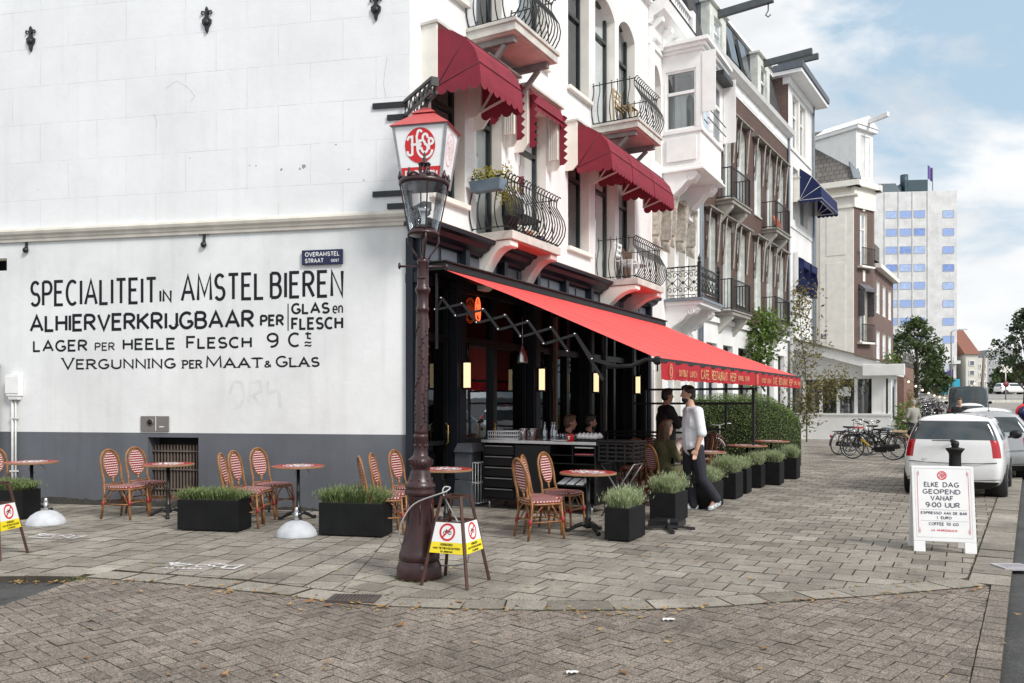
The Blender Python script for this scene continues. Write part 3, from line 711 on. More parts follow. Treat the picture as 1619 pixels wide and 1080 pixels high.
def fleur(px, py, full=True):
    x, z = hit(WL, px, py); g = MB(WL)
    if full:
        S = [(0, .19), (-.022, .15), (-.016, .12)]; g.prism([(0, .20), (.025, .15), (.016, .09), (.03, .03), (.075, .0), (.07, -.06), (.03, -.12), (.02, -.17), (0, -.21), (-.02, -.17), (-.03, -.12), (-.07, -.06), (-.075, 0), (-.03, .03), (-.016, .09), (-.025, .15)], -.035, 0)
        for sg in (-1, 1): g.tube([(sg*.012, -.02, .06), (sg*.04, -.025, .12), (sg*.075, -.025, .13), (sg*.088, -.025, .10), (sg*.07, -.025, .085)], [.012, .014, .014, .012, .016], 5)
        g.sph((0, -.04, -.045), (.05, .03, .05), 8, 5)
    else:
        g.prism([(0, .10), (.02, .09), (.014, .0), (.02, -.05), (-.02, -.05), (-.014, 0), (-.02, .09)], -.03, 0); g.sph((0, -.035, -.08), (.048, .04, .048), 10, 6)
        for sg in (-1, 1): g.tube([(sg*.012, -.02, .07), (sg*.04, -.022, .095), (sg*.066, -.022, .085), (sg*.07, -.022, .065)], .011, 5)
    g.M = WL @ Matrix.Translation((x, 0 if full else .012, z)); g.v = [g.M @ p for p in g.l]
    g.build('wall_anchor', IRON, bld)
for p in ((50, 62), (328, 32), (595, 12)): fleur(*p)
for p in ((42, 388), (323, 379)): fleur(*p, False)
# chips and hairline cracks in the paint, grime along the foot and on the moulding
q_ = random.Random(77); g = MB(WL)
for px, py, s in ((480, 263, .05), (474, 267, .03), (551, 268, .022), (531, 229, .02), (445, 268, .03), (405, 262, .02), (395, 262, .016), (590, 335, .03), (575, 285, .016), (60, 300, .012), (300, 250, .014), (630, 262, .02)):
    x, z = hit(WL, px, py); g.poly([(x+s*q_.uniform(.4, 1)*math.cos(a), -.0015, z+s*q_.uniform(.3, .8)*math.sin(a)) for a in [i*.785 for i in range(8)]])
for pts in ([(262, 140), (280, 128), (296, 138), (308, 152), (300, 162)], [(243, 180), (248, 195), (246, 205)], [(612, 90), (606, 130), (611, 160)]):
    P = [hit(WL, *p) for p in pts]; ribbon(g, smooth2([(x, z) for x, z in P]), .004, -.001)
g.build('paint_chip', mat('grey exposed render', (.30, .29, .27), .9, var=.3), bld, recalc=False)
g = MB(WL); x = -9.0; zp = .04
while x < -.02:
    x2 = x+q_.uniform(.02, .07); zn = min(.11, max(.012, zp+q_.gauss(0, .014))); g.quad((x, .0095, .001), (x2, .0095, .001), (x2, .0095, zn), (x, .0095, zp)); x, zp = x2, zn
g.build('base_grime', mat('splash grime', (.055, .052, .045), .9, var=.4, scale=20), bld, recalc=False)
# painted lettering
L_ = MB(WL)
def word(s, px0, px1, ybot, ytop, w, **k):
    x0, z0 = hit(WL, px0, ybot); _, z1 = hit(WL, px0, ytop); x1, _ = hit(WL, px1, ybot); text(L_, s, x0, x1, z0, z1, w, y=.0095, **k)
word('SPECIALITEIT', 46.5, 248, 485.5, 444, .048, gap=.26); word('IN', 251, 271, 478.5, 458, .036)
word('AMSTEL', 285, 418, 477.6, 434, .048, gap=.26); word('BIEREN', 426, 543, 473, 429.5, .048, gap=.28)
word('ALHIERVERKRIJGBAAR', 46, 402, 525.7, 498, .047, gap=.2); word('PER', 410.4, 449, 516.5, 497.5, .036)
x_, z_ = hit(WL, 455, 523); _, z2 = hit(WL, 455, 480); ribbon(L_, [(x_, z_), (x_, z2)], .018, .0095)
word('GLAS', 459.8, 521, 497.3, 479, .034); word('en', 525, 542, 496, 478, .022); word('FLESCH', 459.8, 542.4, 522, 502, .036)
word('LAGER', 51.3, 138, 556.9, 538, .034); word('PER', 149, 181, 555, 541.5, .022); word('HEELE', 193.3, 277, 554, 535.3, .034); word('FLESCH', 293.7, 397.8, 552, 533.5, .034, caps=1.16)
word('9', 421, 440, 550, 526, .034); word('C', 454.8, 474.8, 549.3, 525.5, .034); word('t', 481, 493, 537, 523, .026); word('~', 480, 493, 546, 537, .022); word('~', 480, 493, 551, 542, .022)
word('VERGUNNING', 96.7, 277.6, 584.6, 568, .029, caps=1.2, serif=1); word('PER', 287.4, 319.3, 583.2, 569, .026, serif=1); word('MAAT', 325, 414.4, 582.7, 566, .029, caps=1.24, serif=1); word('&', 417, 429, 581.5, 570, .022); word('GLAS', 435.4, 505, 581, 565, .029, caps=1.2, serif=1)
L_.build('painted_lettering', PAINTBLK, low, recalc=False)
# washed-out graffiti, a shade greyer than the wall
g = MB(WL); gx, gz = hit(WL, 362, 645); k = hit(WL, 450, 600); W_, H_ = k[0]-gx, k[1]-gz
for q, pts in enumerate(([(.0, .5), (.08, .95), (.22, .9), (.28, .4), (.2, .05), (.05, .0), (-.02, .4)], [(.34, .0), (.38, .9), (.55, .95), (.58, .6), (.42, .45), (.62, .05)], [(.7, .95), (.68, .1)], [(.68, .5), (.9, .7)], [(.88, .9), (.92, 0)])):
    ribbon(g, [(gx+W_*a, gz+H_*b) for a, b in pts], .045, .0105-.0004*q)
g.build('faded_graffiti', mat('faded grey paint', (.67, .675, .68), .7, var=.12), low, recalc=False)
# grey cable box with conduit on the wall
cb = MB(WL); bx, bz = hit(WL, 26, 632); tx, tz = hit(WL, 26, 592); lx = hit(WL, 17, 632)[0]; rx = hit(WL, 36, 632)[0]
cb.box(lx, rx, -.10, .01, bz+.06, tz); cb.box(lx-.012, rx+.012, -.11, -.10, bz+.10, tz-.03); cb.tbox(lx+.03, rx-.03, -.08, 0, bz, bz+.06, -.01)
cbx = cb.build('cable_box', WHTPL, bld, bevel=.006)
cb = MB(WL); xx = hit(WL, 22, 640)[0]; cb.tube([(xx, -.03, .05), (xx, -.03, bz)], .02, 8); cb.tube([(xx+.06, -.03, .05), (xx+.06, -.03, bz)], .014, 8)
for z in (.5, 1.35): cb.box(xx-.04, xx+.09, -.05, .0, z, z+.025)
cb.build('conduit', mat('greyed white conduit', (.62, .62, .60), .5), cbx)
dp = MB(WL); xx = hit(WL, 0, 640)[0]-.02; dp.tube([(xx, -.06, .02), (xx, -.06, 2.2)], .045, 10); dp.sph((xx, -.06, 2.2), .06, 8, 5); dp.build('downpipe', PAINTBLK, bld)
# shop front: black pilasters, panels, glass
PILS = [(0.02, .34), (1.13, 1.40), (3.74, 4.0), (6.3, 6.55), (8.83, 9.08), (9.95, 10.18)]
for k, (a, b) in enumerate(PILS):
    m = MB(FA)
    m.box(a, b, -.10, .28, .0, 3.55); m.box(a-.04, b+.04, -.14, .28, 0, .42); m.box(a-.03, b+.03, -.13, .28, 3.35, 3.5); m.box(a+.05, b-.05, -.115, -.10, .6, 3.2)
    m.build('shop_pilaster', [NAVYP], bld, bevel=.008)
m = MB(FA); m.tbox(1.05, 1.5, -.42, -.05, 0, .40, .03); m.tbox(1.12, 1.43, -.35, -.05, .40, .84, .0); m.tbox(1.07, 1.48, -.40, -.05, .84, .98, .05)
m.build('stone_pier', mat('dark bluestone', (.10, .11, .125), .6, var=.2, bmp=.3), bld, bevel=.01)
m = MB(WL); m.box(-.045, .06, -.05, .2, 0, 4.0); m.build('corner_post', NAVYP, bld, bevel=.008)
GLASSR = glass_mat('mirror bright door glass', (.3, .3, .3), .30); POSTM1 = mat('brown oak post', (.20, .13, .10), .5); POSTM2 = mat('grey painted post', (.13, .14, .135), .5)
BAYS = [(.34, 1.13, 1), (1.40, 3.74, 2), (4.0, 6.3, 3), (6.55, 8.83, 3), (9.08, 9.95, 1)]
for k, (a, b, n) in enumerate(BAYS):
    m = MB(FA); door = k in (0, 1)
    z0 = .04 if door else .62
    if not door: m.box(a, b, .02, .26, 0, .62); [m.box(a+.1+(b-a)*i/n, a-.1+(b-a)*(i+1)/n, .0, .02, .12, .52) for i in range(n)]
    for i in range(n+1): x = a+(b-a)*i/n; m.box(max(a, x-.06), min(b, x+.06), .05, .2, z0, 3.5)
    m.box(a, b, .045, .205, 2.55, 2.68); m.box(a, b, .03, .21, 3.4, 3.56); m.box(a, b, .045, .205, z0, z0+(.55 if door else .12))
    if door: m.box(a, b, .055, .19, .95, 1.02)
    o = m.build('shop_door' if door else 'shop_window', BLACKP, bld, bevel=.006)
    if k == 1: g = MB(FA); g.quad((a+.06, .128, 1.02), (a+(b-a)/n-.06, .128, 1.02), (a+(b-a)/n-.06, .128, 2.55), (a+.06, .128, 2.55)); g.build('door_glass', GLASSR, o, recalc=False)
    if k in (2, 3): m = MB(FA); m.box(a+(b-a)*.36, a+(b-a)*.36+.07, -.02, .05, .62, 3.3); m.build('window_post', [POSTM1, POSTM2][k-2], o)
    g = MB(FA)
    for i in range(n): g.quad((a+(b-a)*i/n+.06, .13, z0+.1), (a+(b-a)*(i+1)/n-.06, .13, z0+.1), (a+(b-a)*(i+1)/n-.06, .13, 3.42), (a+(b-a)*i/n+.06, .13, 3.42))
    g.build('pane', GLASSD, o, recalc=False)
    if door:
        h = MB(FA); x = b-.16 if k == 0 else (a+b)/2-.14; h.tube([(x, .02, .95), (x, -.03, 1.0), (x, -.03, 1.25), (x, .02, 1.3)], .012, 6); h.sph((x+.03, .0, 1.16), .03, 8, 6); h.build('door_handle', mat('brass', (.55, .36, .12), .3, metal=.9), o)
m = MB(FA)
m.box(0, LEN, -.06, .25, 3.56, 3.70); m.box(0.0, LEN, -.04, .25, 3.70, 4.02)
m.prismx([(0, 4.0), (-.10, 4.0), (-.13, 4.05), (-.24, 4.10), (-.28, 4.17), (-.36, 4.19), (-.37, 4.245), (0, 4.25)], -.05, LEN)
for i in range(9): x = .05+i*1.24; m.box(x, x+.12, -.16, -.04, 3.70, 4.03)
m.mi = 1
for i in range(8):
    for j in (0, 1): x = .05+i*1.24+.18+j*.52; m.box(x, x+.44, -.052, -.04, 3.74, 3.97)
m.mi = 2; m.box(-.05, LEN, -.375, -.1, 4.25, 4.262)
m.build('shop_cornice', [NAVYP, SLATEP, STONE_TRIM], bld, bevel=.006)
# balconies
bal = []
b_ = corbel_balcony(bld, 1.85, 3.64, .69, 4.40, FA); belly_rail(b_, FA, 1.66, 3.66, .74, 4.42); bal.append(b_)
b_ = plain_balcony(bld, 1.56, 3.08, .90, 7.66, FA); belly_rail(b_, FA, 1.56, 3.08, .92, 7.68)
b_ = plain_balcony(bld, 6.63, 8.13, 1.05, 7.60, FA); belly_rail(b_, FA, 6.63, 8.13, 1.07, 7.62)
b_ = corbel_balcony(bld, 6.95, 8.68, .93, 4.30, FA); belly_rail(b_, FA, 6.9, 8.68, .95, 4.32)
# ---------------------------------------------------------------- bay-window building
bay = thing('bay_window_house', 'white stucco house with a boxed bay window above an ornate iron balcony', 'building', FA @ Matrix.Translation((10.2, 0, 0)))
m = MB(FA); aops = [(10.45, 11.2, 7.9, 10.4, .4), (10.5, 11.15, 4.75, 7.0, .3), (11.75, 12.35, 4.4, 7.1, .3), (12.7, 13.3, 4.4, 7.1, .3), (13.65, 14.35, 4.9, 7.2, .3), (13.65, 14.35, 8.1, 10.5, .3), (10.6, 11.3, .7, 3.3), (11.8, 12.9, .1, 3.3), (13.3, 14.3, .7, 3.3)]
walls(m, LEN, 14.7, 0, 11.3, aops, y=-.004, depth=.3); m.quad((14.7, 0, 0), (14.7, 8, 0), (14.7, 8, 12), (14.7, 0, 12))
m.build('facade_wall', [WHITE_FAC, CREAM], bay, recalc=False)
for o in aops: window(bay, FA, o[0], o[1], o[2], o[3], .2, WHITE_TRIM if o[2] < 4 else DARK_GREEN, .7, (0, 1) if o[2] > 1 else None)
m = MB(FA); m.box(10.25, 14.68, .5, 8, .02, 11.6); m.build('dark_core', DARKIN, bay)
m = MB(FA)
m.box(LEN+.02, 14.7, -.05, .3, 10.75, 10.85); m.box(LEN, 14.72, -.08, .3, 11.25, 11.32)
m.prismx([(.3, 11.3), (-.10, 11.3), (-.14, 11.42), (-.42, 11.55), (-.48, 11.74), (-.50, 11.80), (.3, 11.80)], LEN+.02, 14.7)
for i in range(7):
    x = LEN+.12+i*.72; m.prismx([(0, 10.86), (-.08, 10.86), (-.12, 10.95), (-.14, 11.15), (-.34, 11.30), (-.36, 11.40), (0, 11.40)], x, x+.16)
    for q in range(6): m.box(x+.22+q*.08, x+.22+q*.08+.045, -.09, -.01, 11.0, 11.22)
for t in (LEN+.05, 14.4): m.box(t, t+.28, -.07, 0, 4.2, 11.2)
m.build('cornice', [WHITE_TRIM], bay, bevel=.008)
m = MB(FA); m.box(LEN+.02, 14.7, -.52, .3, 11.803, 11.83); m.build('gutter', BLKPL, bay)
m = MB(FA); m.quad((LEN, .05, 11.83), (14.7, .05, 11.83), (14.7, 1.4, 14.2), (LEN, 1.4, 14.2)); m.quad((LEN, 1.4, 14.2), (14.7, 1.4, 14.2), (14.7, 6, 14.3), (LEN, 6, 14.3)); m.poly([(14.7, .05, 11.83), (14.7, 6, 11.83), (14.7, 6, 14.3), (14.7, 1.4, 14.2)]); m.poly([(LEN, .05, 11.83), (LEN, 6, 11.83), (LEN, 6, 14.3), (LEN, 1.4, 14.2)]); m.build('roof', SLATE, bay, recalc=False)
m = MB(FA)
for i in range(14): x = 10.5+i*.17; m.lathe([(.035, 11.85), (.05, 11.9), (.03, 12.0), (.055, 12.15), (.03, 12.3), (.05, 12.4)], (x, -.25, 0), 8)
m.box(10.35, 12.95, -.34, -.16, 12.4, 12.5); m.box(10.25, 10.5, -.38, -.12, 11.83, 12.6); m.box(12.85, 13.1, -.38, -.12, 11.83, 12.6); m.tbox(10.6, 12.0, .1, 1.2, 11.8, 13.7, .04)
m.build('roof_balustrade', WHITE_TRIM, bay, bevel=.006)
# the boxed bay
bt0, bt1, bp, bz0, bz1 = 11.30, 13.40, 1.07, 7.75, 11.05
m = MB(FA)
m.box(bt0, bt1, -bp, 0, bz0, bz0+.12); m.box(bt0+.04, bt1-.04, -bp+.04, 0, bz0+.12, bz0+.95); m.box(bt0, bt1, -bp-.02, 0, bz0+.95, bz0+1.05)
m.box(bt0, bt1, -bp, 0, 10.35, 10.85); m.box(bt0-.06, bt1+.06, -bp-.06, 0, 10.78, 10.86); m.box(bt0-.14, bt1+.14, -bp-.14, 0, 10.86, 10.95); m.box(bt0-.22, bt1+.22, -bp-.22, 0, 10.95, bz1)
m.box(bt0-.06, bt1+.06, -bp-.06, 0, bz0-.06, bz0)
for t in (bt0, bt1-.2): m.box(t, t+.2, -bp, -bp+.16, bz0+1.05, 10.35); m.box(t, t+.2, -.1, 0, bz0+1.05, 10.35)
m.box(bt0+.95, bt0+1.12, -bp, -bp+.1, bz0+1.05, 10.35)
m.box(bt0-.012, bt0+.03, -bp+.14, -.12, bz0+.22, bz0+.85)
o = m.build('bay_window', WHITE_TRIM, bay, bevel=.008)
SIDE = FA @ Matrix.Translation((bt0, 0, 0)) @ Matrix.Rotation(R(-90), 4, 'Z')    # its side face: x runs outward
def subwin(M, x0, x1, z0, z1, y, tr, nm='sash'):
    g = MB(M); fw = .05
    g.box(x0, x0+fw, y, y+.05, z0, z1); g.box(x1-fw, x1, y, y+.05, z0, z1); g.box(x0+fw, x1-fw, y, y+.05, z0, z0+fw); g.box(x0+fw, x1-fw, y, y+.05, z1-fw, z1); zt = z0+(z1-z0)*tr; g.box(x0+fw, x1-fw, y-.01, y+.05, zt-.04, zt+.04); g.build(nm, WHITE_TRIM, o)
    g = MB(M); g.quad((x0+fw, y+.03, z0+fw), (x1-fw, y+.03, z0+fw), (x1-fw, y+.03, z1-fw), (x0+fw, y+.03, z1-fw)); g.build('pane', GLASS, o)
    g = MB(M); g.grid(lambda u, v: (x0+fw+(x1-x0-2*fw)*u, y+.12+.02*math.sin(u*34), z0+.06+(zt-z0-.06)*v), 30, 2); g.build('curtain', CURTAIN, o)
subwin(SIDE, .1, bp-.16, bz0+1.05, 10.35, .03, .62)
subwin(FA, bt0+.2, bt0+.95, bz0+1.05, 10.35, -bp+.02, .62); subwin(FA, bt0+1.12, bt1-.2, bz0+1.05, 10.35, -bp+.02, .62)
m = MB(FA); m.box(bt0+.25, bt1-.1, -bp+.35, -.02, bz0+1.06, 10.3); m.build('dark_core', DARKIN, o)
m = MB(FA); m.box(bt0+1.05, bt1-.05, -bp-.30, -bp-.02, 10.45, 10.58)
for z in (0.25, .5): m.beam((bt0+.15, -bp-.12, bz0+1.05+z), (bt1-.15, -bp-.12, bz0+1.05+z), .02)
m.build('window_rail', IRON, o)
m = MB(FA); m.box(bt0+.15, bt0+.85, -bp-.24, -bp-.015, 8.9, 10.6) if False else m.box(bt0-.02, bt0+.02, -bp-.36, -bp-.015, 9.15, 10.72); m.build('awning_cheek', WHITE_TRIM, o); m = MB(FA); m.box(bt1-.02, bt1+.02, -bp-.36, -bp-.015, 8.9, 10.65); m.build('awning_cheek', WHITE_TRIM, o)
def scroll_console(par, t0, t1, p, z, drop, mt):
    k = MB(FA); prof = [(0, z), (-p, z), (-p-.02, z-.10), (-p+.06, z-.20)]+[(-p+.1+(p-.25)*i/8, z-.22-(drop-.45)*(i/8)**1.6) for i in range(1, 9)]+[(-.22, z-drop+.12), (-.24, z-drop+.04), (-.14, z-drop), (0, z-drop)]
    k.prismx(prof, t0, t1)
    for sx in (t0-.01, t1+.01):
        sp = [(sx, -p+.16+.11*math.cos(a*.5)*(1-a/26), z-.16+.11*math.sin(a*.5)*(1-a/26)) for a in range(0, 22)]; k.tube(sp, .022, 5)
        sp = [(sx, -.16+.08*math.cos(a*.5)*(1-a/26), z-drop+.16+.08*math.sin(a*.5)*(1-a/26)) for a in range(0, 22)]; k.tube(sp, .018, 5)
        k.tube([(sx, -p+.25, z-.2), (sx, -p*.55, z-.28-drop*.12), (sx, -p*.3, z-drop*.62)], .025, 5)
    k.build('console', mt, par, bevel=.006)
scroll_console(o, bt0+.05, bt0+.4, .92, bz0-.06, .95, WHITE_TRIM); scroll_console(o, bt1-.4, bt1-.05, .92, bz0-.06, .95, WHITE_TRIM)
# ornate iron balcony under it
m = MB(FA); m.box(11.5, 13.5, -.98, -.005, 4.20, 4.28); m.box(11.45, 13.55, -1.03, -.005, 4.28, 4.36); m.mi = 1; m.box(11.43, 13.57, -1.06, -1.03, 4.30, 4.38); m.box(11.42, 11.45, -1.06, -.005, 4.30, 4.38)
ob = m.build('ornate_balcony', [WHITE_TRIM, LEADP], bay, bevel=.008)
scroll_console(ob, 11.55, 11.9, .85, 4.20, .85, WHITE_TRIM); scroll_console(ob, 13.0, 13.35, .85, 4.20, .85, WHITE_TRIM)
m = MB(FA); M_s = FA @ Matrix.Translation((11.55, 0, 0)) @ Matrix.Rotation(R(-90), 4, 'Z')
def scroll_panel(mm, x0, x1, y, z0, z1):
    mm.beam((x0, y, z0+.03), (x1, y, z0+.03), .03); mm.beam((x0, y, z1-.03), (x1, y, z1-.03), .045, .03); mm.beam((x0, y, z1-.14), (x1, y, z1-.14), .015); mm.beam((x0, y, z0+.12), (x1, y, z0+.12), .015)
    n = max(2, round((x1-x0)/.3)); wd = (x1-x0)/n
    for i in range(n):
        c = x0+wd*(i+.5); zm = (z0+z1)/2
        mm.beam((x0+wd*i, y, z0), (x0+wd*i, y, z1), .014)
        for sg in (-1, 1):
            for zz, rr in ((zm+.2, .085), (zm-.2, .085)):
                mm.tube([(c+sg*(.07+rr*.75*math.cos(a*.6)*(1-a/15)), y, zz+rr*math.sin(a*.6)*(1-a/15)) for a in range(12)], .011, 4)
            mm.tube([(c+sg*.13, y, zm+.12), (c+sg*.03, y, zm), (c+sg*.13, y, zm-.12)], .011, 4)
        mm.sph((c, y, zm), (.035, .02, .05), 6, 4); mm.tube([(c+.06*math.cos(a), y, z1-.085+.035*math.sin(a)) for a in [k*.785 for k in range(8)]], .008, 4, True); mm.tube([(c+.06*math.cos(a), y, z0+.075+.03*math.sin(a)) for a in [k*.785 for k in range(8)]], .008, 4, True)
scroll_panel(m, 11.55, 13.45, -.93, 4.36, 5.25)
m2 = MB(M_s); scroll_panel(m2, .05, .93, 0, 4.36, 5.25); m.v += m2.v; m.l += m2.l; nb = len(m.v)-len(m2.v); m.f += [[i+nb for i in f] for f in m2.f]; m.m += m2.m; m.r += m2.r; m.s += m2.s
for t in (11.55, 13.45): m.beam((t, -.93, 4.36), (t, -.93, 5.3), .085); m.lathe([(.06, 5.3), (.03, 5.36), (.05, 5.42), (.015, 5.5), (0, 5.56)], (t, -.93, 0), 8)
m.build('railing', IRON, ob)
# striped window blinds hanging folded beside the lower windows
STRIPE = mat('faded striped canvas', (.52, .49, .42), .85, var=.35, scale=11)
for i, (t, z) in enumerate(((10.35, 6.9), (11.6, 7.1), (12.55, 7.1))):
    m = MB(FA)
    for k in range(2):
        tt = t+k*.85; m.grid(lambda u, v: (tt+.03*math.sin(v*20), -.02-.34*u*(1-.35*v), z+.1-1.35*v-.1*u), 4, 16)
        m.box(tt-.05, tt-.02, -.30, -.01, z-1.0, z+.1)
    m.grid(lambda u, v: (t+.85*u, -.02-.3*v, z+.15-.22*v+.02*math.sin(u*30)), 14, 3)
    m.build('window_blind', STRIPE, bay, recalc=False, solid=.008)
m = MB(FA); m.tube([(14.6, -.08, 0), (14.6, -.08, 11.4)], .05, 8); m.build('downpipe', LEADP, bay)
# ---------------------------------------------------------------- dark brick house
DARKG0 = mat('skylight glass', (.10, .11, .12), .1, bmp=0, spec=.8)
brk = thing('brick_house', 'dark brown brick row house with two rows of small balconies and hoist beams', 'building', FB)
bt = [(.69, 1.5), (2.27, 3.1), (3.81, 4.62), (5.8, 6.6), (7.39, 8.2), (8.97, 9.8)]
bops = []
for k, (a, b) in enumerate(bt):
    dr = k in (1, 4)
    bops.append((a, b, 4.56 if dr else 5.0, 7.45)); bops.append((a, b, 8.1 if dr else 8.45, 11.05, .34))
m = MB(FB); walls(m, 0, 10.5, 4.35, 12.0, bops, y=0, depth=.24)
m.build('brick_wall', [BRICK, mat('sage white jamb', (.62, .64, .60), .6)], brk, recalc=False)
for a, b, c, d, *r in bops: window(brk, FB, a, b, c, d-(.05 if r else 0), .15, mat('sage white jamb', 0) if not r else WHITE_TRIM, .74, (0, .5), fw=.075, mull=0, sill=STONE_TRIM if c > 4.9 and c != 8.1 else None, silly=1)
gops = [(.6, 1.6, .5, 3.5), (2.2, 3.2, .1, 3.5), (3.8, 4.9, .5, 3.5), (5.6, 6.7, .5, 3.5), (7.3, 8.3, .1, 3.5), (8.9, 9.9, .5, 3.5)]
m = MB(FB); walls(m, 0, 10.5, 0, 4.35, gops, y=-.03, depth=.25)
m.box(0, 10.5, -.12, 0, 4.15, 4.3); m.build('ground_floor_wall', [WHITE_FAC2, WHITE_TRIM], brk, recalc=False)
for o in gops: window(brk, FB, o[0], o[1], o[2], o[3], .14, DARK_GREEN, .72, (0, .4), mull=1)
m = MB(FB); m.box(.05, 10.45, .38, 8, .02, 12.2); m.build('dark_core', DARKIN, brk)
m = MB(FB); m.quad((0, 0, 4), (0, 8, 4), (0, 8, 12.5), (0, 0, 12.5)); m.quad((10.5, 0, 0), (10.5, 8, 0), (10.5, 8, 12.5), (10.5, 0, 12.5)); m.build('party_wall', BRICK, brk, recalc=False)
m = MB(FB); m.box(0, 10.5, -.03, .3, 12.0, 12.42)
for i in range(5): m.box(.12+i*2.09, 1.95+i*2.09, -.045, -.03, 12.07, 12.34)
m.prismx([(.3, 12.42), (-.1, 12.42), (-.28, 12.5), (-.34, 12.62), (.3, 12.62)], 0, 10.5); m.build('cornice', WHITE_TRIM, brk, bevel=.008)
# sloped blind boxes over each row
for z in (7.72, 11.25):
    m = MB(FB)
    for a, b in ((.4, 4.95), (5.5, 10.1)):
        m = MB(FB); m.prismx([(0, z+.05), (-.24, z-.06), (-.24, z-.11), (0, z-.09)], a, b); m.build('blind_box', mat('weathered grey wood', (.27, .25, .22), .8, var=.3), brk)
    m = MB(FB)
    for a, b in bt:
        for t in (a-.14, b+.02):
            m = MB(FB); m.tube([(t, -.20, z-.12), (t+.05, -.10, z-.6), (t+.02, -.05, z-1.35)], .022, 5); m.grid(lambda u, v: (t+.11*u, -.06-.1*(1-v)+.03*math.sin(u*9), z-.12-1.5*v), 4, 3); m.build('blind_arm', mat('faded taupe canvas', (.34, .31, .27), .85, var=.3), brk, recalc=False)
for z in (4.55, 8.07):
    for t0 in (1.55, 6.75):
        m = MB(FB); m.box(t0, t0+1.95, -.55, -.005, z-.16, z); m.box(t0-.04, t0+1.99, -.59, -.005, z-.05, z+.0)
        bb = m.build('balcony', mat('weathered balcony concrete', (.30, .28, .25), .8, var=.25), brk, bevel=.01)
        k = MB(FB)
        for t in (t0+.15, t0+1.6): k.prismx([(-.005, z-.16), (-.5, z-.16), (-.46, z-.26), (-.12, z-.62), (-.005, z-.75)], t, t+.2)
        k.build('corbel', STONE_TRIM, bb)
        k = MB(FB)
        for zz in (.06, .98): k.beam((t0+.02, -.52, z+zz), (t0+1.93, -.52, z+zz), .035); [k.beam((t, -.52, z+zz), (t, 0, z+zz), .03) for t in (t0+.02, t0+1.93)]
        for i in range(19): t = t0+.04+i*.105; k.beam((t, -.52, z+.06), (t, -.52, z+.98), .013)
        for i in range(5):
            for t in (t0+.02, t0+1.93): k.beam((t, -.1*i-.08, z+.06), (t, -.1*i-.08, z+.98), .013)
        for t in (t0+.02, t0+1.93): k.beam((t, -.52, z), (t, -.52, z+1.0), .035)
        k.build('railing', IRON, bb)
m = MB(FB); m.quad((0, .10, 12.62), (10.5, .10, 12.62), (10.5, .62, 15.0), (0, .62, 15.0)); m.quad((0, .62, 15.0), (10.5, .62, 15.0), (10.5, 6, 15.1), (0, 6, 15.1)); m.poly([(0, .10, 12.62), (0, 6, 12.62), (0, 6, 15.1), (0, .62, 15)])
roof = m.build('roof', SLATE, brk, recalc=False)
m = MB(FB); m.box(0, 10.5, .52, .68, 14.98, 15.08); m.build('roof_edge', WHITE_TRIM, roof)
for t in (3.4, 4.9): m = MB(FB); m.beam((t, .22, 13.3), (t, .48, 14.5), .8, .07, (1, 0, 0)) if False else m.add([(t, .16, 13.2), (t+.8, .16, 13.2), (t+.8, .44, 14.5), (t, .44, 14.5), (t, .06, 13.22), (t+.8, .06, 13.22), (t+.8, .34, 14.52), (t, .34, 14.52)], [(3, 2, 1, 0), (4, 5, 6, 7), (0, 1, 5, 4), (1, 2, 6, 5), (2, 3, 7, 6), (3, 0, 4, 7)]); m.build('skylight', DARKG0, roof)
m = MB(FB); m.box(8.2, 10.5, .5, .66, 15.085, 15.12); m.build('roof_edge', WHITE_TRIM, roof)
for t0, t1, zt, hook in ((.95, 2.55, 14.15, 1), (6.2, 7.75, 14.4, 0)):
    m = MB(FB); m.box(t0+.02, t1-.02, .25, 2.2, 12.6, zt); m.mi = 1
    m.box(t0, t1, -.02, .28, 12.62, 12.80); m.box(t0, t0+.4, -.02, .28, 12.8, zt); m.box(t1-.4, t1, -.02, .28, 12.8, zt); m.box(t0+.4, t1-.4, -.02, .28, zt-.3, zt); m.box(t0-.08, t1+.08, -.12, .3, zt, zt+.08); m.mi = 0; m.box(t0-.06, t1+.06, .3, 2.3, zt, zt+.07)
    dm = m.build('dormer', [LEADP, mat('pale sage wood', (.66, .68, .63), .55)], brk, bevel=.01)
    window(dm, FB, t0+.4, t1-.4, 12.8, zt-.3, .06, WHITE_TRIM, .6, None)
    m = MB(FB); t = (t0+t1)/2; m.beam((t, .3, zt-.14+.0), (t, -1.75, zt-.06), .16, .22)
    if hook: m.tube([(t, -1.6, zt-.16), (t, -1.6, zt-.4), (t, -1.52, zt-.52), (t, -1.6, zt-.6), (t, -1.68, zt-.54)], .022, 6)
    m.build('hoist_beam', mat('dark green grey beam', (.085, .10, .105), .6, var=.25), dm)
m = MB(FB); m.tube([(.08, -.08, .1), (.08, -.08, 12.4)], .05, 8); m.build('downpipe', LEADP, brk); m = MB(FB); m.tube([(10.42, -.08, .1), (10.42, -.08, 12.4)], .05, 8); m.build('downpipe', LEADP, brk)
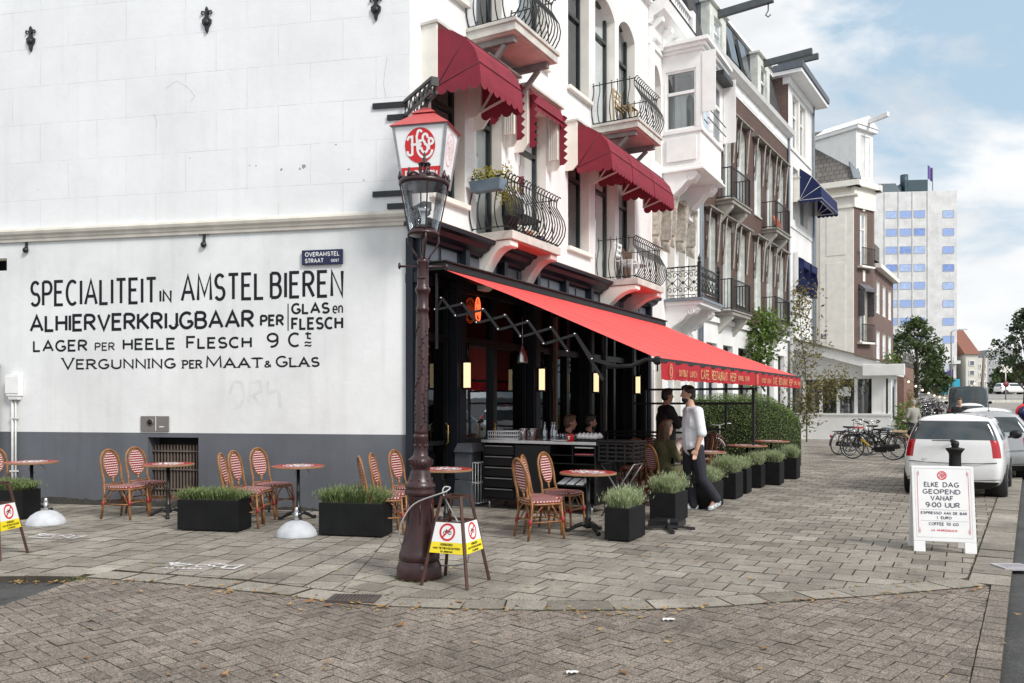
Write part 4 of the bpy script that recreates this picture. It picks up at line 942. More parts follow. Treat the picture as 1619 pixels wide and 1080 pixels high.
# ---------------------------------------------------------------- white corner house with blue awnings
F3 = frame(B0+D2*10.5, D2)
wh = thing('white_corner_house', 'tall white end house with a wide overhanging eave and navy blue window awnings', 'building', F3)
o3 = [(.7, 1.75, 12.3, 14.5), (2.0, 3.0, 12.3, 14.5), (.8, 1.7, 9.3, 11.5), (2.0, 3.4, 9.3, 11.5), (.8, 1.7, 5.6, 7.9), (2.1, 3.2, 5.6, 7.9), (.7, 1.8, .8, 3.4), (2.2, 3.4, .8, 3.4)]
m = MB(F3); walls(m, 0.02, 4.3, 0, 15.0, o3, y=-.02, depth=.2); m.quad((4.3, -.02, 0), (4.3, 7, 0), (4.3, 7, 15), (4.3, -.02, 15)); m.box(.02, 4.3, -.06, 0, 8.9, 9.05); m.box(.3, 4.0, -.07, 0, 12.1, 12.2); m.box(.3, 4, -.07, 0, 5.4, 5.5)
m.build('facade_wall', [WHITE_FAC2, CREAM], wh, recalc=False)
m = MB(F3); m.quad((0.02, 0, 12), (0.02, 6, 12), (0.02, 6, 15), (0.02, 0, 15)); m.build('brick_side_wall', BRICK2, wh, recalc=False)
m = MB(F3); m.box(.06, 4.25, .3, 7, .02, 14.95); m.build('dark_core', DARKIN, wh)
for o in o3: window(wh, F3, o[0], o[1], o[2], o[3], .1, WHITE_TRIM, .65, (0, 1) if o[2] > 5 else None, mull=1 if o[2] > 12 else 0)
m = MB(F3); m.box(-.25, 4.7, -.62, 5, 15.0, 15.16); m.box(.0, 4.4, -.1, .2, 14.7, 15.0); m.mi = 1; m.box(-.3, 4.75, -.68, 5.1, 15.163, 15.42); m.build('eave', [WHITE_TRIM, mat('dark blue grey zinc', (.10, .115, .14), .5)], wh, bevel=.01)
m = MB(F3); m.beam((.5, .5, 15.72), (.5, -1.1, 15.75), .16, .22); m.build('hoist_beam', mat('dark green grey beam', 0), wh)
m = MB(F3); m.tube([(4.2, -.1, .1), (4.2, -.1, 15)], .05, 8); m.build('downpipe', LEADP, wh)
# ---------------------------------------------------------------- cream building across the side street
cr = thing('cream_corner_building', 'cream tiled corner building with a dark brick chamfered corner and a white hoist dormer', 'building', frame((18.3, 44, 0), (.843, -.538)))
FC = frame((18.3, 44, 0), (.843, -.538))
m = MB(FC); m.quad((-9, 0, 0), (0, 0, 0), (0, 0, 13.2), (-9, 0, 13.2))
m.build('tiled_wall', CREAM_TILE, cr, recalc=False)
m = MB(FC); m.box(-1.75, -.02, -.03, 0, .1, 13.0); m.box(-9, .05, -.05, 0, 3.6, 3.75); m.box(-9.1, .2, -.25, .2, 12.7, 12.8); m.box(-9.1, .35, -.4, .3, 13.2, 13.5); m.box(-9, .1, -.1, 0, 12.1, 12.25); m.box(-1.4, -.4, -.05, -.03, 9.6, 11.9); m.box(-1.4, -.4, -.05, -.03, 4.2, 9.2); m.build('trim', CREAM, cr, bevel=.015)
FC2 = frame((18.3, 44, 0), (1.45, 1.0))
co = [(.55, 1.2, 9.0, 11.9), (.55, 1.2, 4.9, 7.9), (.55, 1.2, .6, 3.2)]
m = MB(FC2); walls(m, 0, 1.76, 0, 12.1, co, depth=.2); m.build('brick_corner', [mat('dark purple brick', (.13, .085, .075), .8, var=.3, scale=12), CREAM], cr, recalc=False)
for o in co: w_ = window(cr, FC2, *o, .12, CREAM, .7, (0, 1), fw=.09)
for z in (9.0, 4.9):
    m = MB(FC2); m.box(.3, 1.5, -.3, 0, z-.1, z); m.build('balcony', CREAM, cr); m = MB(FC2)
    for zz in (.05, .95): m.beam((.3, -.28, z+zz), (1.5, -.28, z+zz), .04)
    for i in range(13): m.beam((.3+i*.1, -.28, z), (.3+i*.1, -.28, z+.95), .016)
    m.build('railing', IRON, cr)
m = MB(FC2); m.box(-.3, 2.1, -.35, .3, 13.2, 13.5); m.box(-.1, 1.9, -.1, .1, 12.1, 13.2); m.box(.78, .98, -.04, 0, 12.0, 12.7); m.box(.78, .98, -.04, 0, 8.2, 8.8); m.build('trim', CREAM, cr)
m = MB(FC2); m.prismx([(-.02, 8.05), (-.4, 7.75), (-.4, 7.6), (-.02, 7.8)], .4, 1.35); [m.box(t, t+.04, -.36, 0, 6.3, 7.7) for t in (.4, 1.32)]; m.build('window_blind', mat('grey scalloped canvas', (.13, .13, .14), .8, var=.4, scale=14), cr)
FC3 = frame(FC2 @ Vector((1.76, 0, 0)), D2)
m = MB(FC3); c3 = []; walls(m, 0, .5, 0, 13.2, c3, depth=.2); m.build('brick_wall', [BRICK2, CREAM], cr, recalc=False)
for o in c3: window(cr, FC3, *o, .1, CREAM, .6, None)
m = MB(FC3); m.box(-.1, .6, -.4, .3, 13.2, 13.5); m.build('cornice', CREAM, cr)
m = MB(FC); m.quad((-9, -.2, 13.5), (.2, -.2, 13.5), (-.9, 1.7, 17.0), (-9, 1.7, 17.0)); m.build('roof', TILES, cr, recalc=False)
m = MB(FC); m.beam((.2, -.2, 13.55), (-.9, 1.7, 17.0), .4, .1); m.quad((-9, 1.7, 17), (-.9, 1.7, 17), (-.9, 6, 17.05), (-9, 6, 17.05)); m.build('roof_hip', LEADP, cr, recalc=False)
m = MB(FC2); m.box(.15, 1.7, -.05, 2.5, 13.5, 16.3); m.box(0, 1.85, -.25, 2.5, 16.3, 16.5); m.prism([(-.05, 16.5), (1.9, 16.5), (.925, 17.1)], -.3, 2.4); m.beam((.92, .0, 16.75), (.92, -1.4, 16.87), .2, .25); dm = m.build('dormer', WHITE_TRIM, cr, bevel=.02); window(dm, FC2, .45, 1.4, 13.7, 16.1, -.09, WHITE_TRIM, None, (0, 1), mull=1)
m = MB(FC); m.tube([(-1.95, -.1, .1), (-1.95, -.1, 13)], .06, 8); m.build('downpipe', LEADP, cr)
m = MB(FC); m.box(-8.8, -.3, .45, 6, .1, 13.1); m.build('dark_core', DARKIN, cr)
# street name plate, too far to read
m = MB(FC); a = hit(FC, 1298, 536); b = hit(FC, 1322, 527); m.box(a[0], b[0], -.03, -.003, a[1], b[1]); m.mi = 1
rr = MB(FC)
text(m, 'JAN', a[0]+.06, a[0]+.22, a[1]+.18, a[1]+.28, .02, -.032); text(m, 'STRAAT', a[0]+.06, a[0]+.40, a[1]+.04, a[1]+.14, .02, -.032)
tag(m.build('street_name_plate', [SIGNBLUE, PAINTWHT]), 'small dark blue street name plate high on the cream tiled wall', 'street sign')
# ---------------------------------------------------------------- next brick house, lower
FD = frame(FC3 @ Vector((.5, .02, 0)), D2)
b2 = thing('red_brick_house', 'narrow red brick house with white window frames between the cream building and the tower', 'building', FD)
d_o = [(.8+2.2*i, 1.9+2.2*i, z, z+1.8) for i in range(3) for z in (3.9, 6.7)]
m = MB(FD); walls(m, 0, 7.2, 0, 9.1, d_o, depth=.2); m.quad((7.2, 0, 0), (7.2, 8, 0), (7.2, 8, 9.1), (7.2, 0, 9.1)); m.build('brick_wall', [BRICK2, WHITE_TRIM], b2, recalc=False)
for o in d_o: window(b2, FD, *o, .1, WHITE_TRIM, .6, None, fw=.12)
m = MB(FD); m.box(.1, 7.1, .3, 8, .1, 9.0); m.build('dark_core', DARKIN, b2)
m = MB(FD); m.box(-.0, 7.3, -.35, .3, 9.1, 9.35); m.build('gutter', CREAM, b2); m = MB(FD); m.quad((0, -.3, 9.35), (7.3, -.3, 9.35), (7.3, 2.5, 11.2), (0, 2.5, 11.2)); m.box(1.5, 3.2, .2, 2.4, 9.4, 10.7); m.poly([(7.3, -.3, 9.35), (7.3, 5.3, 9.35), (7.3, 2.5, 11.2)]); m.build('roof', TILES, b2, recalc=False)
m = MB(FD); m.box(0.05, 4.2, -1.5, -.02, 0, 3.6); m.build('ground_floor', mat('brown brick base', (.22, .13, .10), .8, var=.2), b2); m = MB(FD)
for i in range(8): m.beam((.1+i*.58, -1.45, 3.6), (.1+i*.58, -1.45, 4.4), .04)
for z in (3.95, 4.4): m.beam((.05, -1.45, z), (4.2, -1.45, z), .05)
m.build('railing', GREYIRON, b2)
# ---------------------------------------------------------------- white glazed terrace pavilion
PV = frame((11.62, 34.9, 0), (.843, -.538))
pv = thing('glazed_pavilion', 'low white glazed terrace pavilion with a sloping roof edge behind the parked bicycles', 'pavilion', PV)
PW = 4.1
m = MB(PV); m.box(0, PW, -.0, .25, .12, 1.12); m.box(-.05, PW+.05, -.04, .05, 1.12, 1.2)
xs_ = [0, .68, 1.36, 2.04, 2.72, 3.38]
for x in xs_+[3.78, PW-.12]: m.box(x, x+.12, .02, .16, 1.2, 2.62)
m.box(0, PW, .0, .2, 2.6, 2.74); m.box(3.38, 3.80, .03, .18, 1.2, 2.62)
m.poly([(0, .05, 2.74), (PW, .05, 2.74), (PW, .05, 2.9), (0, .05, 4.4)])
m.box(PW-.1, PW, .1, 1.6, 2.6, 2.8); [m.box(PW-.1, PW, .2+1.3*i, .32+1.3*i, .1, 2.7) for i in range(2)]; m.box(PW-.12, PW, .1, 1.6, .1, .9)
m.build('frame', WHITE_TRIM, pv)
m = MB(PV); m.box(0, PW, -.03, .2, 0, .12); m.build('base', STONE_TRIM, pv)
m = MB(PV)
for a, b in zip(xs_, xs_[1:]): m.quad((a+.12, .08, 1.2), (b, .08, 1.2), (b, .08, 2.6), (a+.12, .08, 2.6))
m.quad((PW-.05, .3, .9), (PW-.05, 1.6, .9), (PW-.05, 1.6, 2.6), (PW-.05, .3, 2.6)); m.build('pane', GLASS, pv, recalc=False)
m = MB(PV); m.quad((0, 1.6, .1), (PW, 1.6, .1), (PW, 1.6, 2.8), (0, 1.6, 2.8)); m.quad((0, .3, .05), (PW, .3, .05), (PW, 1.6, .05), (0, 1.6, .05)); m.build('inner_wall', mat('dim brown interior', (.10, .085, .075), .9), pv, recalc=False)
m = MB(PV); m.prismx([(0, 0), (1, 0), (1, 1), (0, 1)], 0, .01) if False else None
m.add([(-.1, -.35, 4.42), (PW+.25, -.35, 3.05), (PW+.25, 1.7, 3.05), (-.1, 1.7, 4.42), (-.1, -.35, 4.02), (PW+.25, -.35, 2.68), (PW+.25, 1.7, 2.68), (-.1, 1.7, 4.02)], [(0, 1, 2, 3), (7, 6, 5, 4), (0, 4, 5, 1), (1, 5, 6, 2), (2, 6, 7, 3), (3, 7, 4, 0)])
m.box(PW-1.0, PW+.55, -.45, -.36, 2.7, 3.15)
m.build('roof', WHITE_TRIM, pv, bevel=.02)
m = MB(PV); m.add([(-.15, -.42, 4.43), (PW+.3, -.42, 3.07), (PW+.3, 1.7, 3.07), (-.15, 1.7, 4.43), (-.15, -.42, 4.50), (PW+.3, -.42, 3.14), (PW+.3, 1.7, 3.14), (-.15, 1.7, 4.50)], [(3, 2, 1, 0), (4, 5, 6, 7), (0, 1, 5, 4), (1, 2, 6, 5), (2, 3, 7, 6), (3, 0, 4, 7)]); m.build('roof_cover', mat('mossy roof felt', (.22, .19, .15), .9, var=.35, scale=3), pv)
m = MB(PV); a = 2.16; m.box(a, a+.42, .06, .075, 1.9, 2.28); m.build('paper_notice', PAINTWHT, pv)
# ---------------------------------------------------------------- concrete hotel tower
TW = frame(D(1385, 638, 152).xy.to_3d(), (.985, -.10))
tw = thing('concrete_tower', 'tall pale concrete tower block with rows of small blue windows', 'building', TW)
BLUEH = mat('paler blue painted reflection', (.40, .52, .78), .25, var=.2, scale=1.5, bmp=0); BLUEI = mat('deep blue painted reflection', (.23, .34, .68), .15, var=.25, scale=1.5, bmp=0)  # pane blues that differ in colour to imitate reflections varying from window to window
def tX(px): return hit(TW, px, 600)[0]
CONCW = wall_mat('streaked white concrete', (.76, .765, .76), (7.2, 3.3), stain=.42)
BLUEG = mat('blue sun film glass', (.30, .42, .74), .2, var=.15, bmp=0, spec=.8)
tz = lambda py, px=1440: hit(TW, px, py)[1]
x0, x1 = tX(1352), tX(1513); ztop = tz(303)
m = MB(TW); m.box(x0, x1, 0, 16, 9.2, ztop); m.box(tX(1466), x1, .3, 15, 5.5, 9.2); m.box(x0, tX(1464), .8, 15, 3.5, 9.2)
m.build('concrete_wall', CONCW, tw)
for px in (1398, 1420, 1442, 1466): m = MB(TW); m.box(tX(px), tX(px)+.18, -.12, 0, 9.3, ztop); m.build('concrete_rib', CONCW, tw)
for row in range(8):
    for ca, cb in ((1401, 1418), (1423, 1440), (1445, 1462), (1491, 1508)):
        py = 336+row*28.2-(2.5 if ca < 1480 else 1.5)+(0 if ca < 1480 else 0)
        m = MB(TW); a, b = tX(ca), tX(cb); z1_, z0_ = tz(py), tz(py+10.5)
        m.box(a, b, -.05, .02, z0_-.12, z0_); m.box(a, b, -.05, .02, z1_, z1_+.08); m.box(a-.08, a, -.05, .02, z0_, z1_); m.box(b, b+.08, -.05, .02, z0_, z1_)
        o = m.build('window', mat('grey window aluminium', (.42, .44, .48), .4), tw)
        m = MB(TW); m.quad((a, -.03, z0_), (b, -.03, z0_), (b, -.03, z1_), (a, -.03, z1_)); m.build('pane', [BLUEG, BLUEH, BLUEI][(row*7+ca) % 5 % 3], o)
m = MB(TW); a = tX(1383); 
m.box(a-3, tX(1428), 1, 12, ztop, ztop+1.2); m.tbox(a, tX(1426), .5, 12, ztop+.1, ztop+1.9, .7); m.box(tX(1433), tX(1469), .6, 12, ztop, ztop+2.3); m.box(tX(1437), tX(1460), .55, 8, ztop+.4, ztop+1.9); m.tube([(tX(1436), 2, ztop+1), (tX(1436), 2, ztop+3.6)], .7, 10)
m.build('roof_plant', mat('teal grey plant room', (.035, .07, .09), .5, var=.2), tw)
m = MB(TW); m.tube([(tX(1478), 1, ztop), (tX(1478), 1, ztop+4.6)], .07, 6); fp = m.build('flagpole', GREYIRON, tw); m = MB(TW); m.grid(lambda u, v: (tX(1478)-u*.9, 1+.2*math.sin(u*6), ztop+4.5-v*2.5+u*.5), 6, 4); m.build('flag', mat('purple flag', (.16, .12, .34), .8), fp, recalc=False)
m = MB(TW); zc = 4.0; m.box(tX(1474), tX(1513), -1.5, 2, 8.8, 9.4); m.box(tX(1488), tX(1494), -.9, .2, 2.5, 9); m.build('entrance_canopy', CONCW, tw)
m = MB(TW); m.box(tX(1478), tX(1489), -3, 0, 2.2, 9.0); m.build('entrance_panel', mat('pale grey panel', (.55, .56, .60), .5), tw)
tl = MB(TW); tl.box(tX(1470), tX(1495), -6, -3, 1.8, 5.9); tag(tl.build('turquoise_kiosk', mat('turquoise board', (.02, .36, .52), .5, var=.1)), 'bright turquoise box at the foot of the concrete tower', 'kiosk')
# ---------------------------------------------------------------- far houses at the end of the street
def block(name, label, px0, px1, ytop, Y, dep, wm, roofm=None, rows=3, cols=3, pitch=0, ang=(1, -.12), side=True):
    M = frame(D(px0, 638, Y).xy.to_3d(), ang); x1 = hit(M, px1, 600)[0]; zt = hit(M, (px0+px1)/2, ytop)[1]
    t = thing(name, label, 'building', M)
    m = MB(M); m.box(0, x1, 0, dep, 0, zt); m.build('wall', wm, t)
    zb = 4.5
    for r in range(rows):
        for c in range(cols):
            a = x1*(c+.28)/cols; b = x1*(c+.72)/cols; z0 = zb+(zt-zb-.8)*(r+.25)/rows; z1 = zb+(zt-zb-.8)*(r+.8)/rows
            m = MB(M); m.box(a, b, -.12, .02, z0, z1); f = m.build('window', WHITE_TRIM, t); m = MB(M); m.quad((a+.1, -.13, z0+.1), (b-.1, -.13, z0+.1), (b-.1, -.13, z1-.1), (a+.1, -.13, z1-.1)); m.build('pane', DARKG, f)
    if roofm:
        m = MB(M); m.prismx([(-.4, zt), (dep+.3, zt), (dep/2, zt+pitch)], -.3, x1+.3); m.build('roof', roofm, t)
    return t, M, x1, zt
DARKG = mat('dim window glass', (.13, .15, .17), .15, var=.2, bmp=0, spec=.8)
block('apartment_block', 'cream rendered apartment house with a red tiled roof beyond the concrete tower', 1527, 1546, 560, 150, 14, mat('pale cream render', (.66, .63, .56), .7), mat('red roof tiles', (.24, .10, .07), .8), 3, 1, 5)
block('apartment_block', 'narrow white apartment house with green balconies in front of the grey slab block', 1546, 1561, 566, 158, 30, mat('off white render', (.62, .62, .60), .7), None, 3, 2)
block('apartment_block', 'long grey slab block of flats closing the street at the far right', 1560, 1616, 553, 260, 30, mat('greyed concrete', (.40, .40, .40), .8), None, 6, 6)
block('apartment_block', 'low pale office block half hidden by the right-hand tree', 1604, 1665, 582, 250, 30, mat('pale office cladding', (.48, .50, .53), .7), None, 4, 5)
block('apartment_block', 'white panelled house wall between the tower and the red tiled roof', 1513, 1528, 556, 160, 12, mat('off white render', 0), None, 3, 1)
# ================================================================ AWNINGS, LANTERN, LAMP POST
HOODG = 'maroon hood awnings over the first floor windows'
def scallop(mb, a, b, drop=.13, n=None, out=(0, 0, 0)):
    a = Vector(a); b = Vector(b); L_n = (b-a).length; n = n or max(3, round(L_n/.17)); k = 8; o = Vector(out)
    for i in range(n):
        for j in range(k):
            f0, f1 = (i+j/k)/n, (i+(j+1)/k)/n
            h0 = drop*(.5+.5*math.sin(math.pi*j/k)**.6); h1 = drop*(.5+.5*max(0, math.sin(math.pi*(j+1)/k))**.6)
            p, q = a+(b-a)*f0, a+(b-a)*f1
            mb.quad(p, q, q-Vector((0, 0, h1))+o*h1, p-Vector((0, 0, h0))+o*h0)
def hood(M, t0, t1, zb, label, prof=None, cl=MAROON, rib=None, name='hood_awning', group=HOODG, cheeks=True, w2=True):
    prof = prof or [(.27, .88), (.52, .79), (.745, .645), (.90, .46), (.985, .24), (1.01, .0)]
    r = thing(name, label, 'awning', M @ Matrix.Translation((t0, 0, zb)), group)
    W_ = t1-t0; M2 = M @ Matrix.Translation((t0, 0, zb))
    m = MB(M2); P = [Vector((0, -a, b)) for a, b in prof]; pv_ = Vector((0, -.25, .02)); dx = Vector((W_, 0, 0))
    for a, b in zip(P, P[1:]):
        n = 10
        for i in range(n):
            s0, s1 = dx*(i/n), dx*((i+1)/n); m.quad(a+s0, a+s1, b+s1, b+s0)
    for off in (Vector((0, 0, 0)), dx):
        for a, b in zip(P, P[1:]): m.poly([pv_+off, a+off, b+off])
    scallop(m, P[-1], P[-1]+dx, .13); scallop(m, pv_, P[-1], .13); scallop(m, pv_+dx, P[-1]+dx, .13)
    o = m.build('canopy', cl, r, recalc=False)
    m = MB(M2)
    for p in P[len(P) > 4 and 2 or 1::2] if len(P) > 4 else P[1:]: m.tube([pv_, p*1.004, p*1.004+dx, pv_+dx], .009, 5)
    m.build('rib', rib or mat('dark maroon piping', (.09, .012, .02), .7), r)
    m = MB(M2)
    for p in P[::2] if len(P) > 4 else P: q = pv_*.97+p*.03; m.beam((.03, pv_.y, pv_.z), (.03, p.y*.96, p.z*.96), .03); m.beam((W_-.03, pv_.y, pv_.z), (W_-.03, p.y*.96, p.z*.96), .03)
    m.beam((.03, -.97, .03), (W_-.03, -.97, .03), .03); m.build('frame_arm', CREAM, r)
    if cheeks:
        for x in (-.03, W_) if w2 else (-.03,):
            m = MB(M2); m.prismx([(0, .95), (-.27, .95), (-.27, .08), (-.17, -.02), (0, -.02)], x, x+.03); m.build('cheek_board', CREAM, r)
        m = MB(M2); m.box(-.06, W_+.06, -.30, 0, .95, .99); m.build('hood_board', STONE_TRIM, r)
    return r
hood(FA, .33, 1.60, 6.25, 'open maroon hood awning at the building corner, above the white hanging lantern')
hood(FA, 5.30, 6.42, 6.30, 'open maroon hood awning with cream cheek board, nearest of the joined row of three')
hood(FA, 6.46, 7.78, 6.30, 'open maroon hood awning in the middle of the joined row of three', cheeks=False)
hood(FA, 7.82, 9.20, 6.30, 'open maroon hood awning at the far end of the joined row of three', cheeks=False)
def folded(M, t0, t1, zb, label):
    r = thing('hood_awning', label, 'awning', M @ Matrix.Translation((t0, 0, zb)), HOODG); W_ = t1-t0; M2 = M @ Matrix.Translation((t0, 0, zb))
    m = MB(M2)
    for k in range(4): m.quad((.02, -.28-.02*k, 1.0-.05*k), (W_-.02, -.28-.02*k, 1.0-.05*k), (W_-.02, -.31-.02*k, .90-.05*k), (.02, -.31-.02*k, .90-.05*k))
    scallop(m, (.02, -.34, .80), (W_-.02, -.34, .80), .14)
    for x in (.05, W_-.05):
        n = 7
        for i in range(n):
            z0, z1 = .9-.95*i/n, .9-.95*(i+1)/n; zm = (z0+z1)/2
            m.quad((x, -.27, z0), (x, -.36, z0), (x, -.36, z1), (x, -.27, z1)); m.poly([(x, -.36, z0), (x, -.44, zm), (x, -.36, z1)])
    m.build('canopy', MAROON, r, recalc=False)
    for x in (-.03, W_): m = MB(M2); m.prismx([(0, 1.05), (-.27, 1.05), (-.27, .0), (-.17, -.12), (0, -.12)], x, x+.03); m.build('cheek_board', CREAM, r)
    m = MB(M2); m.box(-.06, W_+.06, -.32, 0, 1.05, 1.09); m.build('hood_board', STONE_TRIM, r)
    m = MB(M2)
    for x in (.07, W_-.10): [m.box(x-.03, x+.02, -.26+.04*k, -.235+.04*k, .05, .9) for k in range(5)]
    m.build('frame_arm', CREAM, r)
folded(FA, 1.80, 2.80, 6.2, 'folded maroon hood awning hidden behind the corner one, above the balcony door')
folded(FA, 3.18, 4.52, 6.2, 'folded maroon hood awning with scalloped edge, right of the balcony with flower box')
hood(F3, .9, 4.2, 10.05, 'open navy blue hood awning with white ribs on the tall white end house', [(.27, 1.35), (.75, .95), (1.1, .5), (1.15, .0)], NAVYAWN, WHITE_TRIM, group='navy awnings on the white end house')
r = thing('window_awning', 'lower navy blue awning hanging straight down in scalloped strips', 'awning', F3 @ Matrix.Translation((1.0, 0, 6.2)), 'navy awnings on the white end house')
M2 = F3 @ Matrix.Translation((1.0, 0, 6.2)); m = MB(M2)
for t0 in (0, 1.4):
    m.quad((t0, -.1, 1.6), (t0+1.1, -.1, 1.6), (t0+1.1, -.42, 1.35), (t0, -.42, 1.35)); scallop(m, (t0, -.42, 1.35), (t0+1.1, -.42, 1.35), .3)
    for x in (t0, t0+1.1): m.grid(lambda u, v: (x+.02*math.sin(v*14), -.1-.32*u+.02*math.sin(v*9), 1.6-1.55*v-.2*u*(1-v)), 3, 12)
m.build('canopy', NAVYAWN, r, recalc=False); m = MB(M2); m.prismx([(0, 1.75), (-.2, 1.75), (-.2, .4), (0, .2)], -.06, -.03); m.build('cheek_board', WHITE_TRIM, r)
# ---------------------------------------------------------------- the big red terrace awning
aw = thing('terrace_awning', 'large bright red folding awning with gold lettering along its valance over the cafe terrace', 'awning', FA)
T0, T1, Q0, Q1, Z0, Z1 = .22, 10.15, .42, 3.69, 3.56, 2.165
m = MB(FA)
def aw_pt(u, v):
    t = T0+(T1-T0)*u; q = Q0+(Q1-Q0)*v
    z = Z0+(Z1-Z0+.05*u)*v
    z += .07*math.sin(math.pi*v)*(1-.9*min(1, u*6))-.05*math.sin(math.pi*v)+.006*abs(math.sin(math.pi*u*9))*math.sin(math.pi*v)+.008*math.sin(u*23+v*5)*math.sin(math.pi*v)
    return (t, -q, z)
m.grid(aw_pt, 90, 14); m.build('fabric', REDAWN, aw, recalc=False)
m = MB(FA)
for k in range(1, 9): u = k/9; m.tube([tuple(Vector(aw_pt(u, v/10))+Vector((0, 0, .0))) for v in range(11)], .0025, 4)
m.build('seam', mat('awning seam', (.66, .06, .06), .8), aw)
m = MB(FA); N_ = 120
for i in range(N_):
    f = lambda k: (T0+(T1-T0)*k/N_, -Q1-.03+.012*math.sin(k*.9), Z1+.05*k/N_-.03)
    g_ = lambda k: (T0-.0+(T1-T0)*k/N_-.02, -Q1-.05+.018*math.sin(k*.9+.4), Z1+.05*k/N_-.265+.008*math.sin(k*1.7))
    m.quad(f(i), f(i+1), g_(i+1), g_(i))
va = m.build('valance', REDVAL, aw, recalc=False)
g = MB(FA @ Matrix.Translation((0, -Q1-.072, 0)))
def vt(s, a, b, z0, z1, w): zz = .05*(a-T0)/(T1-T0); text(g, s, a, b, Z1+zz+z0, Z1+zz+z1, w, y=0)
for base in (T0+.02, T0+5.0):
    s_ = .97
    ring(g, base+.28*s_, Z1-.15+.05*(base-T0)/10, .055, .09, .012, 0); ring(g, base+.28*s_, Z1-.15+.05*(base-T0)/10, .03, .055, .01, -.0005)
    vt('ONTBIJT', base+.62*s_, base+1.02*s_, -.21, -.12, .011); vt('LUNCH', base+1.12*s_, base+1.46*s_, -.21, -.12, .011)
    vt('CAFE', base+1.68*s_, base+2.1*s_, -.225, -.085, .017); vt('RESTAURANT', base+2.26*s_, base+3.2*s_, -.225, -.085, .017); vt('HESP', base+3.38*s_, base+3.78*s_, -.225, -.085, .017)
    vt('BORREL', base+3.93*s_, base+4.33*s_, -.20, -.12, .011); vt('DINER', base+4.42*s_, base+4.75*s_, -.20, -.12, .011)
ring(g, T1-.2, Z1-.1, .055, .09, .012, 0); g.build('valance_lettering', GOLD, va, recalc=False)
m = MB(FA); m.box(T0-.02, T1+.02, -Q0-.06, -.05, Z0-.02, Z0+.09); m.box(T0-.05, T1+.05, -Q0-.10, -.15, Z0+.09, Z0+.115); m.beam((T0-.03, -Q1, Z1-.02), (T1+.03, -Q1, Z1+.03), .06); m.build('cassette', BLKPL, aw, bevel=.006)
for tA in (T0+.04, T1-.1):
    m = MB(FA)
    up = [(q, 3.25-.287*q) for q in [.389+.356*i for i in range(7)]]; lw = [(q, 3.065-.317*q) for q in [.28+.356*i for i in range(8)]]
    for i, (q, z) in enumerate(lw):
        if i < 7: m.beam((tA+.02, -q, z), (tA+.02, -up[i][0], up[i][1]), .016, .038) if i == 0 else None
        if i < 7: m.beam((tA, -up[i][0], up[i][1]), (tA, -lw[i+1][0], lw[i+1][1]), .014, .034)
        if i < 6: m.beam((tA+.022, -lw[i][0], lw[i][1]), (tA+.022, -up[i+1][0], up[i+1][1]), .014, .034)
    q, z = lw[7]; m.beam((tA, -q, z), (tA, -q-.33, z-.10), .03, .05); m.beam((tA, -up[6][0], up[6][1]), (tA, -q-.15, z-.28), .016, .04); m.tube([(tA, -q-.2, z-.11), (tA, -q-.55, z-.10), (tA, -q-.75, z-.02), (tA, -Q1+.02, Z1-.03)], .03, 6)
    m.sph((tA, -Q1+.03, Z1-.02), .06, 8, 6); m.beam((tA, -.3, 2.4), (tA, -.3, 3.5), .03)
    sa = m.build('scissor_arm', mat('charcoal steel arm', (.022, .022, .024), .5, spec=.3), aw)
ROOT_ = [o for o in aw.children if o.name == 'scissor_arm'][0]; m = MB(FA)
for tA in (T0+.02,):
    for q, z in up+lw: m.tube([(tA-.022, -q, z), (tA+.03, -q, z)], .013, 8)
m.build('rivet', STEEL, ROOT_)
# ---------------------------------------------------------------- hanging lantern sign and its bracket
th = R(13); LC = D(674, 240, 11.35); e1 = Vector((math.cos(th), -math.sin(th), 0)); LM = frame((LC.x, LC.y, 0), e1)
ln = thing('lantern_sign', 'white tapered lantern with red roof and round red emblem hanging at the building corner', 'lantern', LM @ Matrix.Translation((0, 0, 4.58)))
zb_, zt_ = 4.58, 5.36; wt, dt, wb, db = .375, .28, .268, .20
def lq(mm, z, k=1.0): f = (z-zb_)/(zt_-zb_); return wb+(wt-wb)*f, db+(dt-db)*f
m = MB(LM)
a, b = (wb, db), (wt, dt)
V8 = [(-a[0], -a[1], zb_), (a[0], -a[1], zb_), (a[0], a[1], zb_), (-a[0], a[1], zb_), (-b[0], -b[1], zt_), (b[0], -b[1], zt_), (b[0], b[1], zt_), (-b[0], b[1], zt_)]
m.add(V8, [(3, 2, 1, 0), (4, 5, 6, 7), (0, 1, 5, 4), (1, 2, 6, 5), (2, 3, 7, 6), (3, 0, 4, 7)])
lp = m.build('panel', mat('white opal panel', (.84, .84, .85), .3, var=.03, bmp=0), ln)
def face_frame(side):
    if side == 0: org, ax, up = Vector((0, -db, zb_)), Vector((1, 0, 0)), Vector((0, -(dt-db), zt_-zb_))
    else: org, ax, up = Vector((wb, 0, zb_)), Vector((0, 1, 0)), Vector((wt-wb, 0, zt_-zb_))
    up = up.normalized(); nn = ax.cross(up).normalized()
    mm = Matrix.Identity(4)
    for i in range(3): mm[i][0] = ax[i]; mm[i][1] = -nn[i]; mm[i][2] = up[i]; mm[i][3] = org[i]
    return LM @ mm
